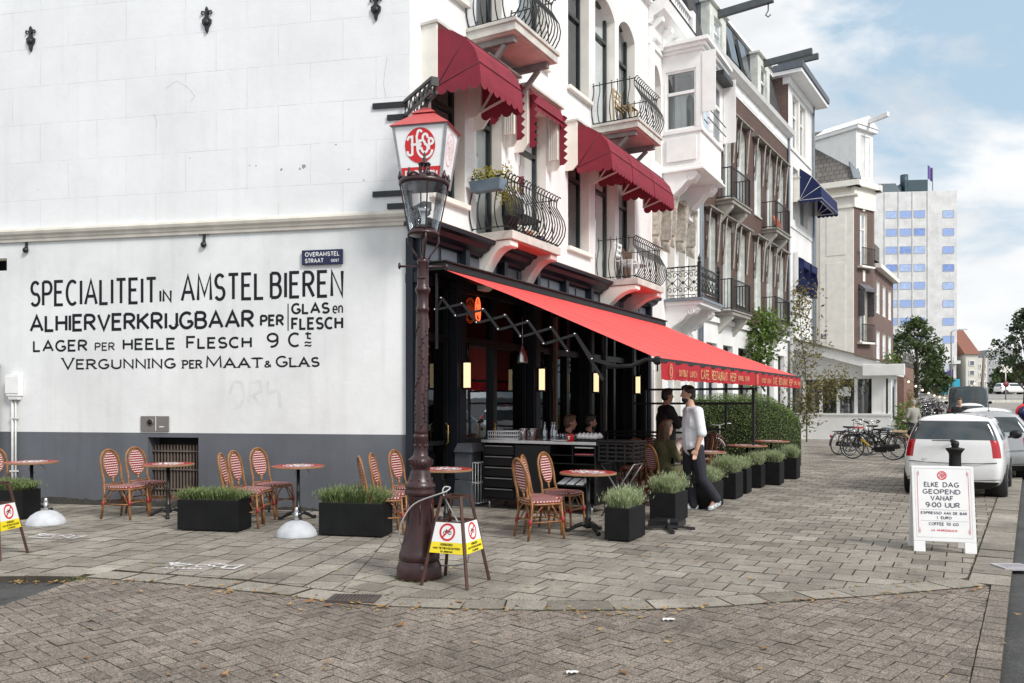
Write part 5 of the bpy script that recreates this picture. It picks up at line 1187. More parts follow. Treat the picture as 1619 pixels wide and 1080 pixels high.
for side in (0, 1):
    FM = face_frame(side); sx = 1.0 if side == 0 else .72
    if side == 0:
        m = MB(FM); disc(m, 0.0, .51, .215, .235, -.006, 36); m.poly([(-.255, -.006, .06), (.255, -.006, .06), (.278, -.006, .225), (-.278, -.006, .225)])
        m.mi = 1; mm_ = m
        emblem(m, 0, .51, .215, -.009, .032); text(m, 'DE', -.225, -.12, .095, .175, .020, -.010, caps=1.15); text(m, 'DOORN', -.09, .235, .095, .175, .020, -.010, caps=1.15)
        m.build('emblem', [SIGNRED, PAINTWHT], ln, recalc=False)
    else:
        m = MB(FM); ring(m, 0, .50, .15, .22, .012, -.006); emblem(m, 0, .5, .15, -.007, .010); text(m, 'DE', -.15, -.08, .095, .175, .008, -.006); text(m, 'DOORN', -.06, .15, .095, .175, .008, -.006); m.build('emblem', mat('sun bleached red paint', (.78, .55, .55), .5), ln, recalc=False)
m = MB(LM); 
for sx in (-1, 1):
    for sy in (-1, 1): m.beam((sx*wb, sy*db, zb_-.01), (sx*wt, sy*dt, zt_), .032)
for z, k in ((zb_, 0), (zt_, 1)):
    x, y = (wb, db) if not k else (wt, dt)
    for sy in (-1, 1): m.beam((-x, sy*y, z), (x, sy*y, z), .03); m.beam((sy*x, -y, z), (sy*x, y, z), .03)
m.build('frame', mat('galvanised angle', (.30, .31, .32), .5, metal=.4), ln)
m = MB(LM); E = .045; z = zt_
m.add([(-wt-E, -dt-E, z), (wt+E, -dt-E, z), (wt+E, dt+E, z), (-wt-E, dt+E, z), (-.15, -.12, z+.20), (.15, -.12, z+.20), (.15, .12, z+.20), (-.15, .12, z+.20)], [(3, 2, 1, 0), (4, 5, 6, 7), (0, 1, 5, 4), (1, 2, 6, 5), (2, 3, 7, 6), (3, 0, 4, 7)])
m.add([(-.17, -.14, z+.215), (.17, -.14, z+.215), (.17, .14, z+.215), (-.17, .14, z+.215), (-.03, -.03, z+.32), (.03, -.03, z+.32), (.03, .03, z+.32), (-.03, .03, z+.32)], [(3, 2, 1, 0), (4, 5, 6, 7), (0, 1, 5, 4), (1, 2, 6, 5), (2, 3, 7, 6), (3, 0, 4, 7)])
m.box(-.10, .10, -.08, .08, z+.20, z+.216)
m.build('roof', mat('faded red sheet roof', (.50, .085, .085), .5, var=.15), ln)
br = thing('lantern_bracket', 'black lattice iron bracket with wall straps that carries the hanging lantern', 'bracket')
m = MB()
apex = LM @ Vector((0, 0, zt_+.34))
for (pa, pb), (qa, qb) in (((590, 169), (642, 165)), ((613, 187), (642, 185)), ((590, 308), (636, 306)), ((613, 327), (640, 325))):
    m = MB(); p0 = hit(WL, pa, pb); p1 = (-.02, p0[1]); m.v += [WL @ Vector(c) for c in [(p0[0], -.03, p0[1]-.04), (p1[0], -.03, p0[1]-.04), (p1[0], -.03, p0[1]+.04), (p0[0], -.03, p0[1]+.04), (p0[0], -.002, p0[1]-.04), (p1[0], -.002, p0[1]-.04), (p1[0], -.002, p0[1]+.04), (p0[0], -.002, p0[1]+.04)]]
    b_ = len(m.v)-8; m.l += m.v[-8:]; m.f += [[b_+i for i in f] for f in [(0, 1, 2, 3), (7, 6, 5, 4), (0, 4, 5, 1), (1, 5, 6, 2), (2, 6, 7, 3), (3, 7, 4, 0)]]; m.m += [0]*6; m.r += [0]*6; m.s += [False]*6; m.build('wall_strap', IRON, br)
m = MB(); cor = Vector((C0.x, C0.y, 0)); ld_ = Vector((LC.x-cor.x, LC.y-cor.y, 0)); ll = ld_.length; ld_.normalize(); sd_ = Vector((-ld_.y, ld_.x, 0))
for zt2, zb2, ln2 in ((4.36, 4.20, ll+.05), (5.98, 5.77, ll+.32)):
    if zt2 > 5: m.build('lattice_arm', IRON, br); m = MB()
    for s_ in (-.07, .07):
        p = lambda f, z: cor+ld_*(-.02+ln2*f)+sd_*s_*(1-.5*f)+Vector((0, 0, z))
        m.beam(p(0, zt2), p(1, zt2), .035, .045); m.beam(p(0, zb2), p(1, zb2+.03), .03, .04)
        for k in range(6): m.beam(p(k/6, zb2+.005*k), p((k+.5)/6, zt2), .014); m.beam(p((k+.5)/6, zt2), p((k+1)/6, zb2+.005*k), .014)
    m.beam(cor+ld_*ln2+sd_*.05+Vector((0, 0, zt2-.05)), cor+ld_*ln2-sd_*.05+Vector((0, 0, zt2-.05)), .04, .12)
m.beam(LM @ Vector((0, 0, zt_+.30)), LM @ Vector((0, 0, 5.80)), .05)
m.tube([LM @ Vector((0, 0, zb_-.07)), LM @ Vector((0, 0, zb_+.02))], .02, 6);
m.build('lattice_arm', IRON, br)
# ---------------------------------------------------------------- lamp post
lpz = G(662.5, 913); 
LPM = Matrix.Translation((lpz.x, lpz.y, 0)) @ Matrix.Rotation(R(.75), 4, 'Y')
lp = thing('lamp_post', 'ornate oxblood cast iron lamp post with a glass crown lantern on the pavement corner', 'street lamp', LPM)
m = MB(LPM)
m.lathe([(.205, 0), (.208, .02), (.205, .10), (.195, .13), (.185, .15), (.183, .165)], n=32)
m.lathe([(.178, .16), (.188, .18), (.188, .215), (.178, .24), (.172, .25), (.155, .33), (.135, .42), (.124, .52), (.118, .62), (.115, .74), (.12, .755)], n=32)
m.build('base', POSTRED, lp)
m = MB(LPM)
m.lathe([(.12, .75), (.138, .765), (.142, .79), (.132, .81), (.136, .825), (.136, .86), (.122, .875), (.108, .90), (.10, .93), (.085, .985), (.082, 1.0), (.088, 1.01), (.106, 1.035), (.112, 1.06), (.106, 1.085), (.088, 1.105), (.075, 1.115), (.066, 1.13), (.062, 1.17), (.062, 1.27), (.068, 1.285), (.068, 1.305), (.060, 1.32)], n=28)
for k in range(24): a = 2*math.pi*k/24; m.sph((.136*math.cos(a), .136*math.sin(a), .842), .008, 6, 4)
for k in range(20): a = 2*math.pi*k/20; m.beam((.108*math.cos(a), .108*math.sin(a), 1.04), (.111*math.cos(a+.12), .111*math.sin(a+.12), 1.085), .012)
for k in range(8):
    a = 2*math.pi*k/8
    for z, r_, s_ in ((.90, .108, .022), (.955, .091, .016), (1.21, .0625, .022)): m.sph((r_*math.cos(a), r_*math.sin(a), z), (s_*.4, s_*.4, s_), 6, 5)
m.build('collar', POSTRED, lp)
m = MB(LPM)
m.lathe([(.060, 1.31), (.056, 1.35), (.056, 2.40), (.050, 2.44), (.060, 2.455), (.060, 2.475), (.052, 2.49), (.052, 2.60), (.060, 2.62), (.070, 2.635), (.070, 2.655), (.058, 2.67), (.053, 2.69), (.050, 2.88), (.055, 2.89), (.058, 2.91), (.05, 2.93)], n=24)
sh = m.build('shaft', POSTRED, lp)
m = MB(LPM)
for s_ in range(3):
    pts = []
    for k in range(60):
        z = 1.36+1.02*k/59; a = s_*2.09+z*3.4+.5*math.sin(z*14); pts.append((.058*math.cos(a), .058*math.sin(a), z))
    m.tube(pts, .0045, 4)
    for k in range(26):
        z = 1.40+.94*k/26; a = s_*2.09+z*3.4+.5*math.sin(z*14)+(.28 if k % 2 else -.28); m.sph((.057*math.cos(a), .057*math.sin(a), z), (.008, .008, .015), 5, 4)
for k in range(5): a = -1.2-k*.3; m.sph((.054*math.cos(a), .054*math.sin(a), 2.75), .012, 6, 4)
m.build('vine_relief', POSTRED, sh)
for k in range(6):                                   # raised ornament on the foot
    pass
m = MB(LPM)
for k in range(6):
    a = 2*math.pi*k/6-.4
    m.tube([(.125*math.cos(a), .125*math.sin(a), .50), (.121*math.cos(a), .121*math.sin(a), .62), (.118*math.cos(a), .118*math.sin(a), .70)], [.003, .007, .004], 5)
m.build('relief', POSTRED, lp)
m = MB(LPM); m.tube([(-.215, -.02, 2.855), (.205, .02, 2.865)], .010, 6)
for s_ in (-1, 1): m.lathe([(.004, -.012), (.028, -.008), (.034, 0), (.028, .008), (.012, .014), (.01, .03)], n=10) if False else m.sph((s_*.215, s_*.02, 2.86), (.014, .03, .032), 8, 6)
m.build('ladder_bar', POSTRED, lp)
m = MB(LPM)
for k in range(4):
    a = math.pi*k/2+.25; c, s_ = math.cos(a), math.sin(a)
    m.tube([(c*r_, s_*r_, z) for r_, z in ((.045, 2.92), (.07, 2.97), (.115, 3.03), (.142, 3.09), (.14, 3.14), (.11, 3.165))], [.009, .009, .010, .010, .010, .012], 6)
m.lathe([(.0, 3.235), (.06, 3.235), (.10, 3.215), (.13, 3.185), (.145, 3.165), (.148, 3.15), (.12, 3.14), (.0, 3.14)], n=24); m.build('lantern_cradle', POSTRED, lp)
m = MB(LPM); m.lathe([(.128, 3.20), (.212, 3.60)], n=32) ; m.f = [f for f in m.f if len(f) == 4]; m.m = m.m[:len(m.f)]; m.r = m.r[:len(m.f)]; m.s = m.s[:len(m.f)]
m.build('glass', glass_mat('clear lantern glass', (.95, .97, .97), .03, wavy=False), lp, recalc=False)
m = MB(LPM)
for k in range(4):
    a = math.pi*k/2+.25; c, s_ = math.cos(a), math.sin(a); m.beam((c*.138, s_*.138, 3.17), (c*.226, s_*.226, 3.62), .012)
m.lathe([(.214, 3.595), (.232, 3.60), (.236, 3.625), (.226, 3.645), (.16, 3.675), (.075, 3.70), (.065, 3.70)], n=32)
for k in range(8):
    a = math.pi*k/4+.25; c, s_ = math.cos(a), math.sin(a); m.sph((c*.222, s_*.222, 3.665), (.022, .022, .034), 6, 5); m.sph((c*.225, s_*.225, 3.70), (.011, .011, .022), 6, 4)
    a2 = a+math.pi/8; m.tube([(.222*math.cos(a+d_), .222*math.sin(a+d_), 3.65+.02*math.sin(4*d_*2)) for d_ in [i*.1309 for i in range(7)]], .011, 5)
m.lathe([(.058, 3.68), (.056, 3.70), (.055, 3.715), (.04, 3.715)], n=16); m.lathe([(.05, 3.79), (.062, 3.80), (.05, 3.815), (.018, 3.82), (.012, 3.83), (.022, 3.85), (.010, 3.865), (.016, 3.88), (.0, 3.92)], n=14)
for k in range(8): a = math.pi*k/4; m.beam((.042*math.cos(a), .042*math.sin(a), 3.70), (.046*math.cos(a), .046*math.sin(a), 3.80), .012)
cr_ = m.build('crown', POSTRED, lp)
m = MB(LPM); m.lathe([(.205, 3.600), (.12, 3.625), (.02, 3.635), (0, 3.635)], n=24); m.build('reflector', mat('perforated grey reflector', (.34, .31, .28), .5, metal=.3), cr_)
m = MB(LPM); m.lathe([(.03, 3.23), (.025, 3.26), (.022, 3.30), (.040, 3.36), (.055, 3.40), (.05, 3.402), (.03, 3.37), (.0, 3.36)], n=16); m.build('burner', STEEL, lp)
# cable lock slung round the post and the sign frame
sg_pts = None
# ================================================================ TERRACE FURNITURE
WV_BACK = weave_mat('red and white cane weave', .045, .033, .86, .36, red=(.25, .018, .028), white=(.80, .70, .66), stag=.5)
WV_SEAT = weave_mat('red cane weave with white dots', .040, .034, .42, .42, red=(.24, .018, .026))
BIND = mat('red cane binding', (.34, .02, .03), .5)
def make_chair():
    r = thing('bistro_chair', 'x', 'chair', None, 'bamboo bistro chairs with red woven seats')
    sw, sd, sh = .205, .21, .46
    m = MB()                                                # hoop back: two uprights joined in a round hoop, leaning back
    lean = lambda z: -.20-max(0, z-.42)*.20
    hoop = [(-.19, lean(.30), .30), (-.19, lean(.46), .46), (-.172, lean(.56), .56), (-.188, lean(.66), .66), (-.185, lean(.74), .74)]
    hoop += [(.185*math.cos(R(180-a)), lean(.76+.19*math.sin(R(a))), .76+.19*math.sin(R(a))) for a in range(15, 166, 15)]
    hoop += [(-x, y, z) for x, y, z in hoop[:5][::-1]]
    m.tube(hoop, .0155, 7)
    ov = [(.135*math.cos(R(a)), lean(.74+.185*math.sin(R(a)))+.004, .74+.185*math.sin(R(a))) for a in range(0, 360, 20)]
    m.tube(ov, .010, 6, True); m.tube([(0, lean(.555), .555), (0, lean(.47), .47)], .012, 6); m.tube([(-.18, lean(.47), .47), (.18, lean(.47), .47)], .011, 6)
    m.build('back_frame', BAMBOO, r)
    m = MB(); m.l = []
    ring_ = [(.13*math.cos(R(a)), .74+.18*math.sin(R(a))) for a in range(0, 360, 18)]
    for yo in (.004, -.004): m.poly([(x, lean(z)+.004+yo, z) for x, z in ring_])
    m.build('backrest', WV_BACK, r, recalc=False)
    m = MB(); n = 24
    P = [((sw*math.copysign(abs(math.cos(t))**.45, math.cos(t))), sd*math.copysign(abs(math.sin(t))**.45, math.sin(t))) for t in [2*math.pi*i/n for i in range(n)]]
    m.prismz(P, sh-.03, sh); m.build('seat', WV_SEAT, r, bevel=.008)
    m = MB(); m.tube([(x*.985, y*.985, sh-.042) for x, y in P], .013, 6, True); m.build('seat_frame', BAMBOO, r)
    for sx in (-1, 1):
        m = MB(); m.tube([(sx*.175, .185, .44), (sx*.185, .20, .22), (sx*.195, .215, 0)], .0155, 7); l = m.build('leg', BAMBOO, r)
        m = MB(); m.tube([(sx*.186, .201, .26), (sx*.187, .203, .20)], .019, 7); m.build('binding', BIND, l)
        m = MB(); m.tube([(sx*.19, -.20, .46), (sx*.19, -.205, .30), (sx*.195, -.255, 0)], .0155, 7); l = m.build('leg', BAMBOO, r)
        m = MB(); m.tube([(sx*.192, -.218, .25), (sx*.193, -.232, .18)], .019, 7); m.build('binding', BIND, l)
    m = MB()
    for sx in (-1, 1):
        m.tube([(sx*.187, .20, .21), (sx*.192, -.22, .21)], .009, 6); m.tube([(sx*.178, .16, .22), (sx*.178, .09, .36), (sx*.178, .02, .42)], .008, 5); m.tube([(sx*.18, -.18, .22), (sx*.178, -.10, .36), (sx*.178, -.02, .42)], .008, 5)
    for y in (.20, -.222):
        m.tube([(-.187, y, .235), (.187, y, .235)], .009, 6)
        for sx in (-1, 1): m.tube([(sx*.175, y*.98, .24), (sx*.11, y*.97, .36), (sx*.03, y*.96, .42)], .008, 5)
    m.build('stretcher', BAMBOO, r)
    return r
def make_table():
    r = thing('bistro_table', 'x', 'table', None, 'round red bistro tables on cast iron feet')
    m = MB(); m.lathe([(0, .722), (.335, .722), (.35, .728), (.35, .742), (.342, .747), (0, .747)], n=40, smooth=False)
    t = m.build('table_top', [mat('red laminate', (.50, .055, .05), .25, var=.08)], r)
    m = MB(); m.lathe([(.338, .720), (.353, .724), (.353, .744), (.345, .7475), (.343, .7475), (.343, .720)], n=40, smooth=False); m.build('rim', mat('beech edge', (.30, .17, .09), .5), t)
    E_ = Matrix(((1, 0, 0, 0), (0, 0, 1, 0), (0, -1, 0, 0), (0, 0, 0, 1)))
    m = MB(Matrix.Translation((0, 0, .7475)) @ Matrix.Rotation(R(-90), 4, 'X'))
    ring(m, 0, 0, .20, .20, .012, -.001); emblem(m, 0, 0, .19, -.0015, .032); text(m, 'CAFE', -.13, .13, .225, .285, .014, -.001); text(m, 'HESP', -.13, .13, -.285, -.225, .014, -.001)
    m.build('top_lettering', PAINTWHT, t, recalc=False)
    m = MB(); m.lathe([(.022, .72), (.024, .40), (.03, .385), (.024, .37), (.026, .20), (.036, .19), (.04, .16), (.032, .13), (.045, .10), (.05, .06), (.03, .05)], n=14); m.lathe([(.10, .718), (.10, .722), (.02, .70)], n=12); m.build('column', IRON, r)
    for k in range(3):
        a = k*2.094+.5; c, s = math.cos(a), math.sin(a)
        m = MB(); m.tube([(c*q, s*q, z) for q, z in ((.02, .09), (.09, .10), (.17, .065), (.24, .025), (.285, .018))], [.032, .028, .024, .022, .03], 7); m.build('foot', IRON, r)
    m = MB(); m.tube([(.1*math.cos(a)+.06, .05, .66+.06*math.sin(a)-.02) for a in [i*.5 for i in range(10)]], .004, 4); m.build('lock_cable', GREYIRON, r)
    return r
CH0, TB0 = make_chair(), make_table()
first = {'c': True, 't': True}
def chair(x, y, face, label):                               # face: heading in degrees of the sitter's view, 0 = +x
    o = CH0 if first['c'] else dup(CH0)
    first['c'] = False; o['label'] = label; return place(o, (x, y, .002), R(face-90))
def table(x, y, label, s=1.0, rz=.4):
    o = TB0 if first['t'] else dup(TB0)
    first['t'] = False; o['label'] = label; place(o, (x, y, .002), rz); o.scale = (s, s, 1); return o
# along the blank wall
chair(-7.45, 12.0, -35, 'red woven bistro chair beside the cable box, partly out of the picture')
table(-7.04, 12.05, 'leftmost round red bistro table, beside the cable box on the wall')
chair(-5.38, 11.48, -14, 'nearer bistro chair of the pair in front of the barred cellar window'); chair(-5.30, 12.03, -22, 'further bistro chair of the pair in front of the barred cellar window')
table(-4.86, 11.62, 'round red bistro table standing in front of the barred cellar window')
chair(-3.47, 10.66, 6, 'nearest of three bistro chairs between the two long planters, seen nearly edge-on'); chair(-3.50, 11.15, -8, 'middle of three bistro chairs between the two long planters'); chair(-3.42, 11.80, -24, 'furthest of three bistro chairs, touching the table behind the concrete dome with steel pin')
table(-2.93, 11.27, 'round red bistro table between the two long planters, above a concrete dome')
chair(-1.58, 10.12, 18, 'bistro chair seen edge-on at the right end of the second long planter'); chair(-1.52, 10.62, -4, 'bistro chair beside the lamp post, middle of its row of three'); chair(-1.36, 11.3, -22, 'bistro chair half hidden behind the lamp post')
table(-.86, 10.72, 'round red bistro table half hidden behind the oxblood lamp post')
# right of the lamp post, in front of the bar
chair(.34, 9.80, 24, 'bistro chair nearest the camera in front of the black bar, back seen edge-on'); chair(.43, 10.22, -10, 'middle of three bistro chairs in front of the black bar'); chair(.67, 10.72, -32, 'bistro chair of three before the bar, closest to its drawers, back seen most fully')
table(.944, 10.2, 'round red bistro table in front of the black bar, beside the nearest square planter')
# under the awning
for px, py, s, lb in ((1062, 717.5, 1.1, 'brown-red bistro table behind the waiter where two women sit'), (1113, 714, 1.1, 'bistro table just right of the waiter, with a glass on its edge'), (1181, 704, 1.15, 'bistro table in front of the clipped hedge, second from the far end'), (1219, 697, 1.15, 'furthest bistro table, beside the rounded end of the hedge')):
    p = G(px, py, .747); table(p.x, p.y, lb, s)
for px, py, f, lb in ((1102, 690, 200, 'bistro chair with pale back right of the waiter, nearer of two'), (1112, 684, 205, 'bistro chair with pale back right of the waiter, further of two'), (1160, 677, 205, 'bistro chair with pale back before the hedge, left of two leaning close together'), (1168, 674, 208, 'bistro chair with pale back before the hedge, right of two leaning close together'), (1000, 700, 250, 'dim bistro chair under the awning behind the black crate'), (1018, 698, 235, 'dim bistro chair under the awning beside the steel screen')):
    p = G(px, py+8, .80); chair(p.x, p.y, f, lb)
c_ = G(1035, 756, .25); chair(c_.x, c_.y, 20, 'dark bistro chair directly behind the square planter where the stand foot sticks out')
chair(2.40, 12.95, 25, 'bistro chair on which the woman in the olive dress sits'); chair(2.98, 13.75, 250, 'bistro chair of the woman facing the camera')
# ---------------------------------------------------------------- concrete domes with a steel pin
for px, py, lb in ((72.8, 829, 'grey concrete parasol dome left, by the leftmost no-bikes sign'), (469, 847.5, 'grey concrete parasol dome below the table between the long planters')):
    p = G(px, py); r = thing('parasol_dome', lb, 'parasol base', Matrix.Translation((p.x, p.y, 0)), 'concrete parasol domes')
    m = MB(r.matrix_world if False else Matrix.Translation((p.x, p.y, 0))); m.lathe([(.245, 0), (.248, .015), (.225, .07), (.18, .125), (.12, .165), (.06, .185), (0, .19)], n=28); m.build('dome', CONC, r)
    m = MB(Matrix.Translation((p.x, p.y, 0))); m.lathe([(.028, .175), (.028, .30), (.022, .30), (.022, .34), (.014, .35), (0, .35)], n=10); m.beam((-.05, 0, .27), (.05, 0, .27), .014); m.build('pin', STEEL, r)
# ---------------------------------------------------------------- planters with lavender
LAVA = leaf_mat('lavender leaf', (.15, .20, .085), (.53, .60, .36), .4)
LAVB = leaf_mat('green lavender leaf', (.05, .075, .025), (.26, .33, .13), .3)
def lavender(lx, ly, h, n, seed):
    q = random.Random(seed); m = MB()
    for i in range(n):
        x, y = q.uniform(-lx, lx), q.uniform(-ly, ly); a = q.uniform(0, 6.28); hh = h*q.uniform(.6, 1.45)*(1.0-.35*(abs(x)/lx)**3); b = q.uniform(.15, .8)*h
        ox, oy = math.cos(a), math.sin(a); w_ = q.uniform(.0025, .0048); m.rv = q.random()
        fx, fy = x*.22, y*.22
        P = [Vector((x, y, 0)), Vector((x+ox*b*.3+fx*.4, y+oy*b*.3+fy*.4, hh*.5)), Vector((x+ox*b+fx, y+oy*b+fy, hh))]
        s = Vector((-oy, ox, 0))*w_
        m.add([P[0]-s, P[0]+s, P[1]+s, P[1]-s, P[2]], [(0, 1, 2, 3), (3, 2, 4)])
        for k in range(3):
            t = q.uniform(.25, .95); c = P[0].lerp(P[1], t*2) if t < .5 else P[1].lerp(P[2], t*2-1); d = Vector((q.uniform(-1, 1), q.uniform(-1, 1), q.uniform(.2, 1.2))).normalized()*q.uniform(.025, .055); s2 = d.cross(Vector((.3, .2, 1))).normalized()*.0042; m.rv = min(1, q.random()*.6+t*.4)
            m.add([c-s2, c+s2, c+d], [(0, 1, 2)])
        if q.random() < .12: m.rv = 1; t_ = P[2]; m.add([t_+Vector((-.006, 0, -.02)), t_+Vector((.006, 0, -.02)), t_+Vector((0, 0, .03))], [(0, 1, 2)])
    return m
def planter(corner, M, w_, d_, h_, label, lav, seed, ph=.15, dens=1.0):
    """corner: ground point of the front right corner; w_ runs back along local -x, d_ along +y"""
    r = thing('planter', label, 'planter', M, 'black planters with lavender'); m = MB(M)
    m.box(-w_, 0, 0, d_, .015, h_); b = m.build('box', PLANTER, r, bevel=.006)
    m = MB(M); m.box(-w_+.02, -.02, .02, d_-.02, h_-.02, h_+.004); m.build('soil', SOIL, r)
    k = lavender(w_/2-.03, d_/2-.03, ph, int(5200*w_*d_*dens), seed); k.M = M @ Matrix.Translation((-w_/2, d_/2, h_)); k.v = [k.M @ p for p in k.l]; k.build('lavender', lav, r, recalc=False)
    return r
p = G(377, 842); planter(p, frame((p.x, p.y, 0), (.985, -.17)), .83, .34, .39, 'long black planter with low greenery, in front of the cellar window table', LAVB, 1, .11)
p = G(604.5, 851); planter(p, frame((p.x, p.y, 0), (.975, -.22)), .82, .34, .40, 'long black planter with thick lavender, left of the lamp post', LAVB, 2, .15)
p = G(35, 822); planter(p, frame((p.x, p.y, 0), (.98, -.2)), .80, .34, .40, 'long black planter at the left picture edge behind the no-bikes sign', LAVB, 3, .11)
RT = [((995, 858.3), .31, .53, .385, 'square black planter with silvery lavender, nearest the camera in the row'), ((1067.8, 827.8), .36, .55, .395, 'square black planter at the waiter\'s back leg, second in the row'), ((1127, 806), .36, .6, .40, 'black planter right behind the waiter\'s shoes, third in the row'), ((1163.3, 790.5), .42, .5, .44, 'black planter fourth in the row from the camera'), ((1181, 781.5), .3, .36, .44, 'narrow black planter fifth in the row, mostly hidden'), ((1203.5, 772.4), .3, .36, .44, 'black planter sixth in the row, between a narrow and a wide one'), ((1232.7, 768), .40, .45, .45, 'wide black planter in the row, next to last before the hedge end'), ((1259.4, 758.6), .32, .42, .45, 'last black planter in the row, beside the hedge end')]
for i, ((px, py), w_, d_, h_, lb) in enumerate(RT):
    p = G(px, py); planter(p, frame((p.x, p.y, 0), (.87, -.49)), w_, d_, h_, lb, LAVA, 10+i, (.17 if i < 2 else .185)*(1.0, 1.1, .9, 1.15, .85, 1.0, .95, 1.1)[i], 1.1)
# ---------------------------------------------------------------- the bar counter and what stands on it
bo = G(772, 804)+Vector((-.08, .05, 0)); BM = frame((bo.x, bo.y, 0), (.8748, -.4845))
bar = thing('bar_counter', 'black outdoor bar counter with drawers, open shelves and a steel top', 'bar counter', BM); BW = 1.86
m = MB(BM); m.box(0, .02, 0, .62, .14, 1.0); m.box(BW-.02, BW, 0, .62, .14, 1.0); m.box(.02, BW-.02, .60, .62, .14, 1.0); m.box(.02, BW-.02, 0, .6, .14, .16); m.box(.55, .57, .0, .6, .16, 1.0); m.box(1.12, 1.14, 0, .6, .16, 1.0); m.box(1.48, 1.495, .02, .6, .72, 1.0)
for z in (.72, .84): m.box(1.14, BW-.02, .02, .6, z, z+.012)
m.box(1.14, 1.7, .02, .6, .40, .412); m.box(.57, 1.12, .0, .02, .16, .98); m.build('carcass', BLKPL, bar, bevel=.004)
m = MB(BM); m.box(-.02, BW+.02, -.03, .65, 1.005, 1.05); m.build('top', STEEL, bar, bevel=.004)
for k in range(5):
    m = MB(BM); z = .17+k*.163; m.box(.03, .54, -.012, .4, z, z+.145); d = m.build('drawer', BLACKP, bar, bevel=.004); m = MB(BM); m.beam((.05, -.03, z+.135), (.52, -.03, z+.135), .012); m.build('handle', GREYIRON, d)
for x in (.08, BW-.08):
    for y in (.06, .56): m = MB(BM); m.tube([(x, y, 0), (x, y, .14)], .02, 8); m.build('leg', STEEL, bar)
m = MB(BM)
for k in range(3): m.add([(1.2+k*.15, .1, .42), (1.32+k*.15, .1, .42), (1.36+k*.15, .3, .50), (1.24+k*.15, .3, .50)], [(0, 1, 2, 3)])
tag(m.build('menu_card', PAINTWHT, recalc=False, solid=.004), 'white cards lying on the lower shelf of the black bar', 'cards')
def tray(z, c, lb): m = MB(BM); m.box(1.52, 1.82, .03, .4, z, z+.018); tag(m.build('tray', c, bevel=.006), lb, 'tray')
tray(.955, PAINTWHT, 'white tray slid into the top shelf of the bar'); tray(.856, mat('pink tray', (.5, .12, .13), .4), 'pink tray slid into the second shelf of the bar')
def rack(M, x, y, z, sx, sy, sz): # wire basket
    m = MB(M); r_ = .0062
    for zz in (z, z+sz*.5, z+sz): m.tube([(x, y, zz), (x+sx, y, zz), (x+sx, y+sy, zz), (x, y+sy, zz)], r_*1.2, 5, True)
    n = int(sx/.035)
    for i in range(n+1): t = x+sx*i/n; m.tube([(t, y, z+sz), (t, y, z), (t, y+sy, z), (t, y+sy, z+sz)], r_*.8, 4)
    for i in range(1, 6): t = y+sy*i/6; m.tube([(x, t, z+sz), (x, t, z), (x+sx, t, z), (x+sx, t, z+sz)], r_*.8, 4)
    return m
tag(rack(BM, .03, .10, 1.06, .52, .4, .115).build('wire_basket', WHTPL), 'white wire basket on the left end of the bar top', 'basket')
m = rack(BM, -.22, .05, .06, .10, .5, .62); tag(m.build('wire_rack', WHTPL), 'tall white wire rack leaning at the left side of the bar', 'rack')
for x, lb in ((.64, 'brushed steel canister on the bar, left one'), (.80, 'steel ice bucket on the bar with a small emblem, right one')):
    m = MB(BM); m.lathe([(.058, 1.052), (.064, 1.22), (.068, 1.225), (.060, 1.225), (.055, 1.06)], (x, .12, 0), 20); tag(m.build('steel_canister', CHROME), lb, 'canister', 'steel canisters on the bar')
for x, y, lb in ((.985, .14, 'clear glass bottle on the bar, front left of three'), (1.07, .22, 'clear glass bottle on the bar, middle of three'), (1.14, .15, 'clear glass bottle on the bar, right of three')):
    m = MB(BM); m.lathe([(.038, 1.052), (.04, 1.06), (.04, 1.19), (.032, 1.22), (.016, 1.25), (.015, 1.31), (.018, 1.315), (.018, 1.325), (.0, 1.325)], (x, y, 0), 14); tag(m.build('water_bottle', glass_mat('clear bottle glass', (.72, .76, .78), .22)), lb, 'bottle', 'bottles on the bar')
q_ = random.Random(5); k = 0; nm = ['front left', 'rear left', 'front second', 'rear second', 'front third', 'rear third', 'front right', 'rear right']
for i in range(4):
    for j in range(2):
        m = MB(BM); x, y = 1.19+i*.085, .16+j*.1; m.lathe([(.026, 1.08), (.034, 1.16), (.031, 1.16), (.024, 1.085)], (x, y, 0), 12); tag(m.build('drinking_glass', GLASSW), 'drinking glass upside down in the cluster right of the bottles, '+nm[i*2+j], 'glass', 'drinking glasses on the bar')
m = MB(BM); m.lathe([(.10, 1.052), (.14, 1.07), (.142, 1.075), (.0, 1.068)], (1.30, -.0, 0), 20, sx=1.1, sy=.8); tag(m.build('plate', CUPW), 'white plate at the front edge of the bar top', 'plate')
m = MB(BM); m.lathe([(.052, 1.052), (.054, 1.15), (.05, 1.155), (0, 1.155)], (1.47, .0, 0), 18); t = thing('red_tin', 'small red tin with a white T on the front edge of the bar', 'tin', BM); m.build('tin', SIGNRED, t); m = MB(BM); text(m, 'T', 1.445, 1.495, 1.075, 1.13, .014, -.056); m.build('letter', PAINTWHT, t, recalc=False)
m = MB(BM); m.box(1.5, 1.84, .04, .44, 1.052, 1.07); tag(m.build('serving_tray', BLKPL, bevel=.004), 'black tray under the white cups on the bar end', 'tray')
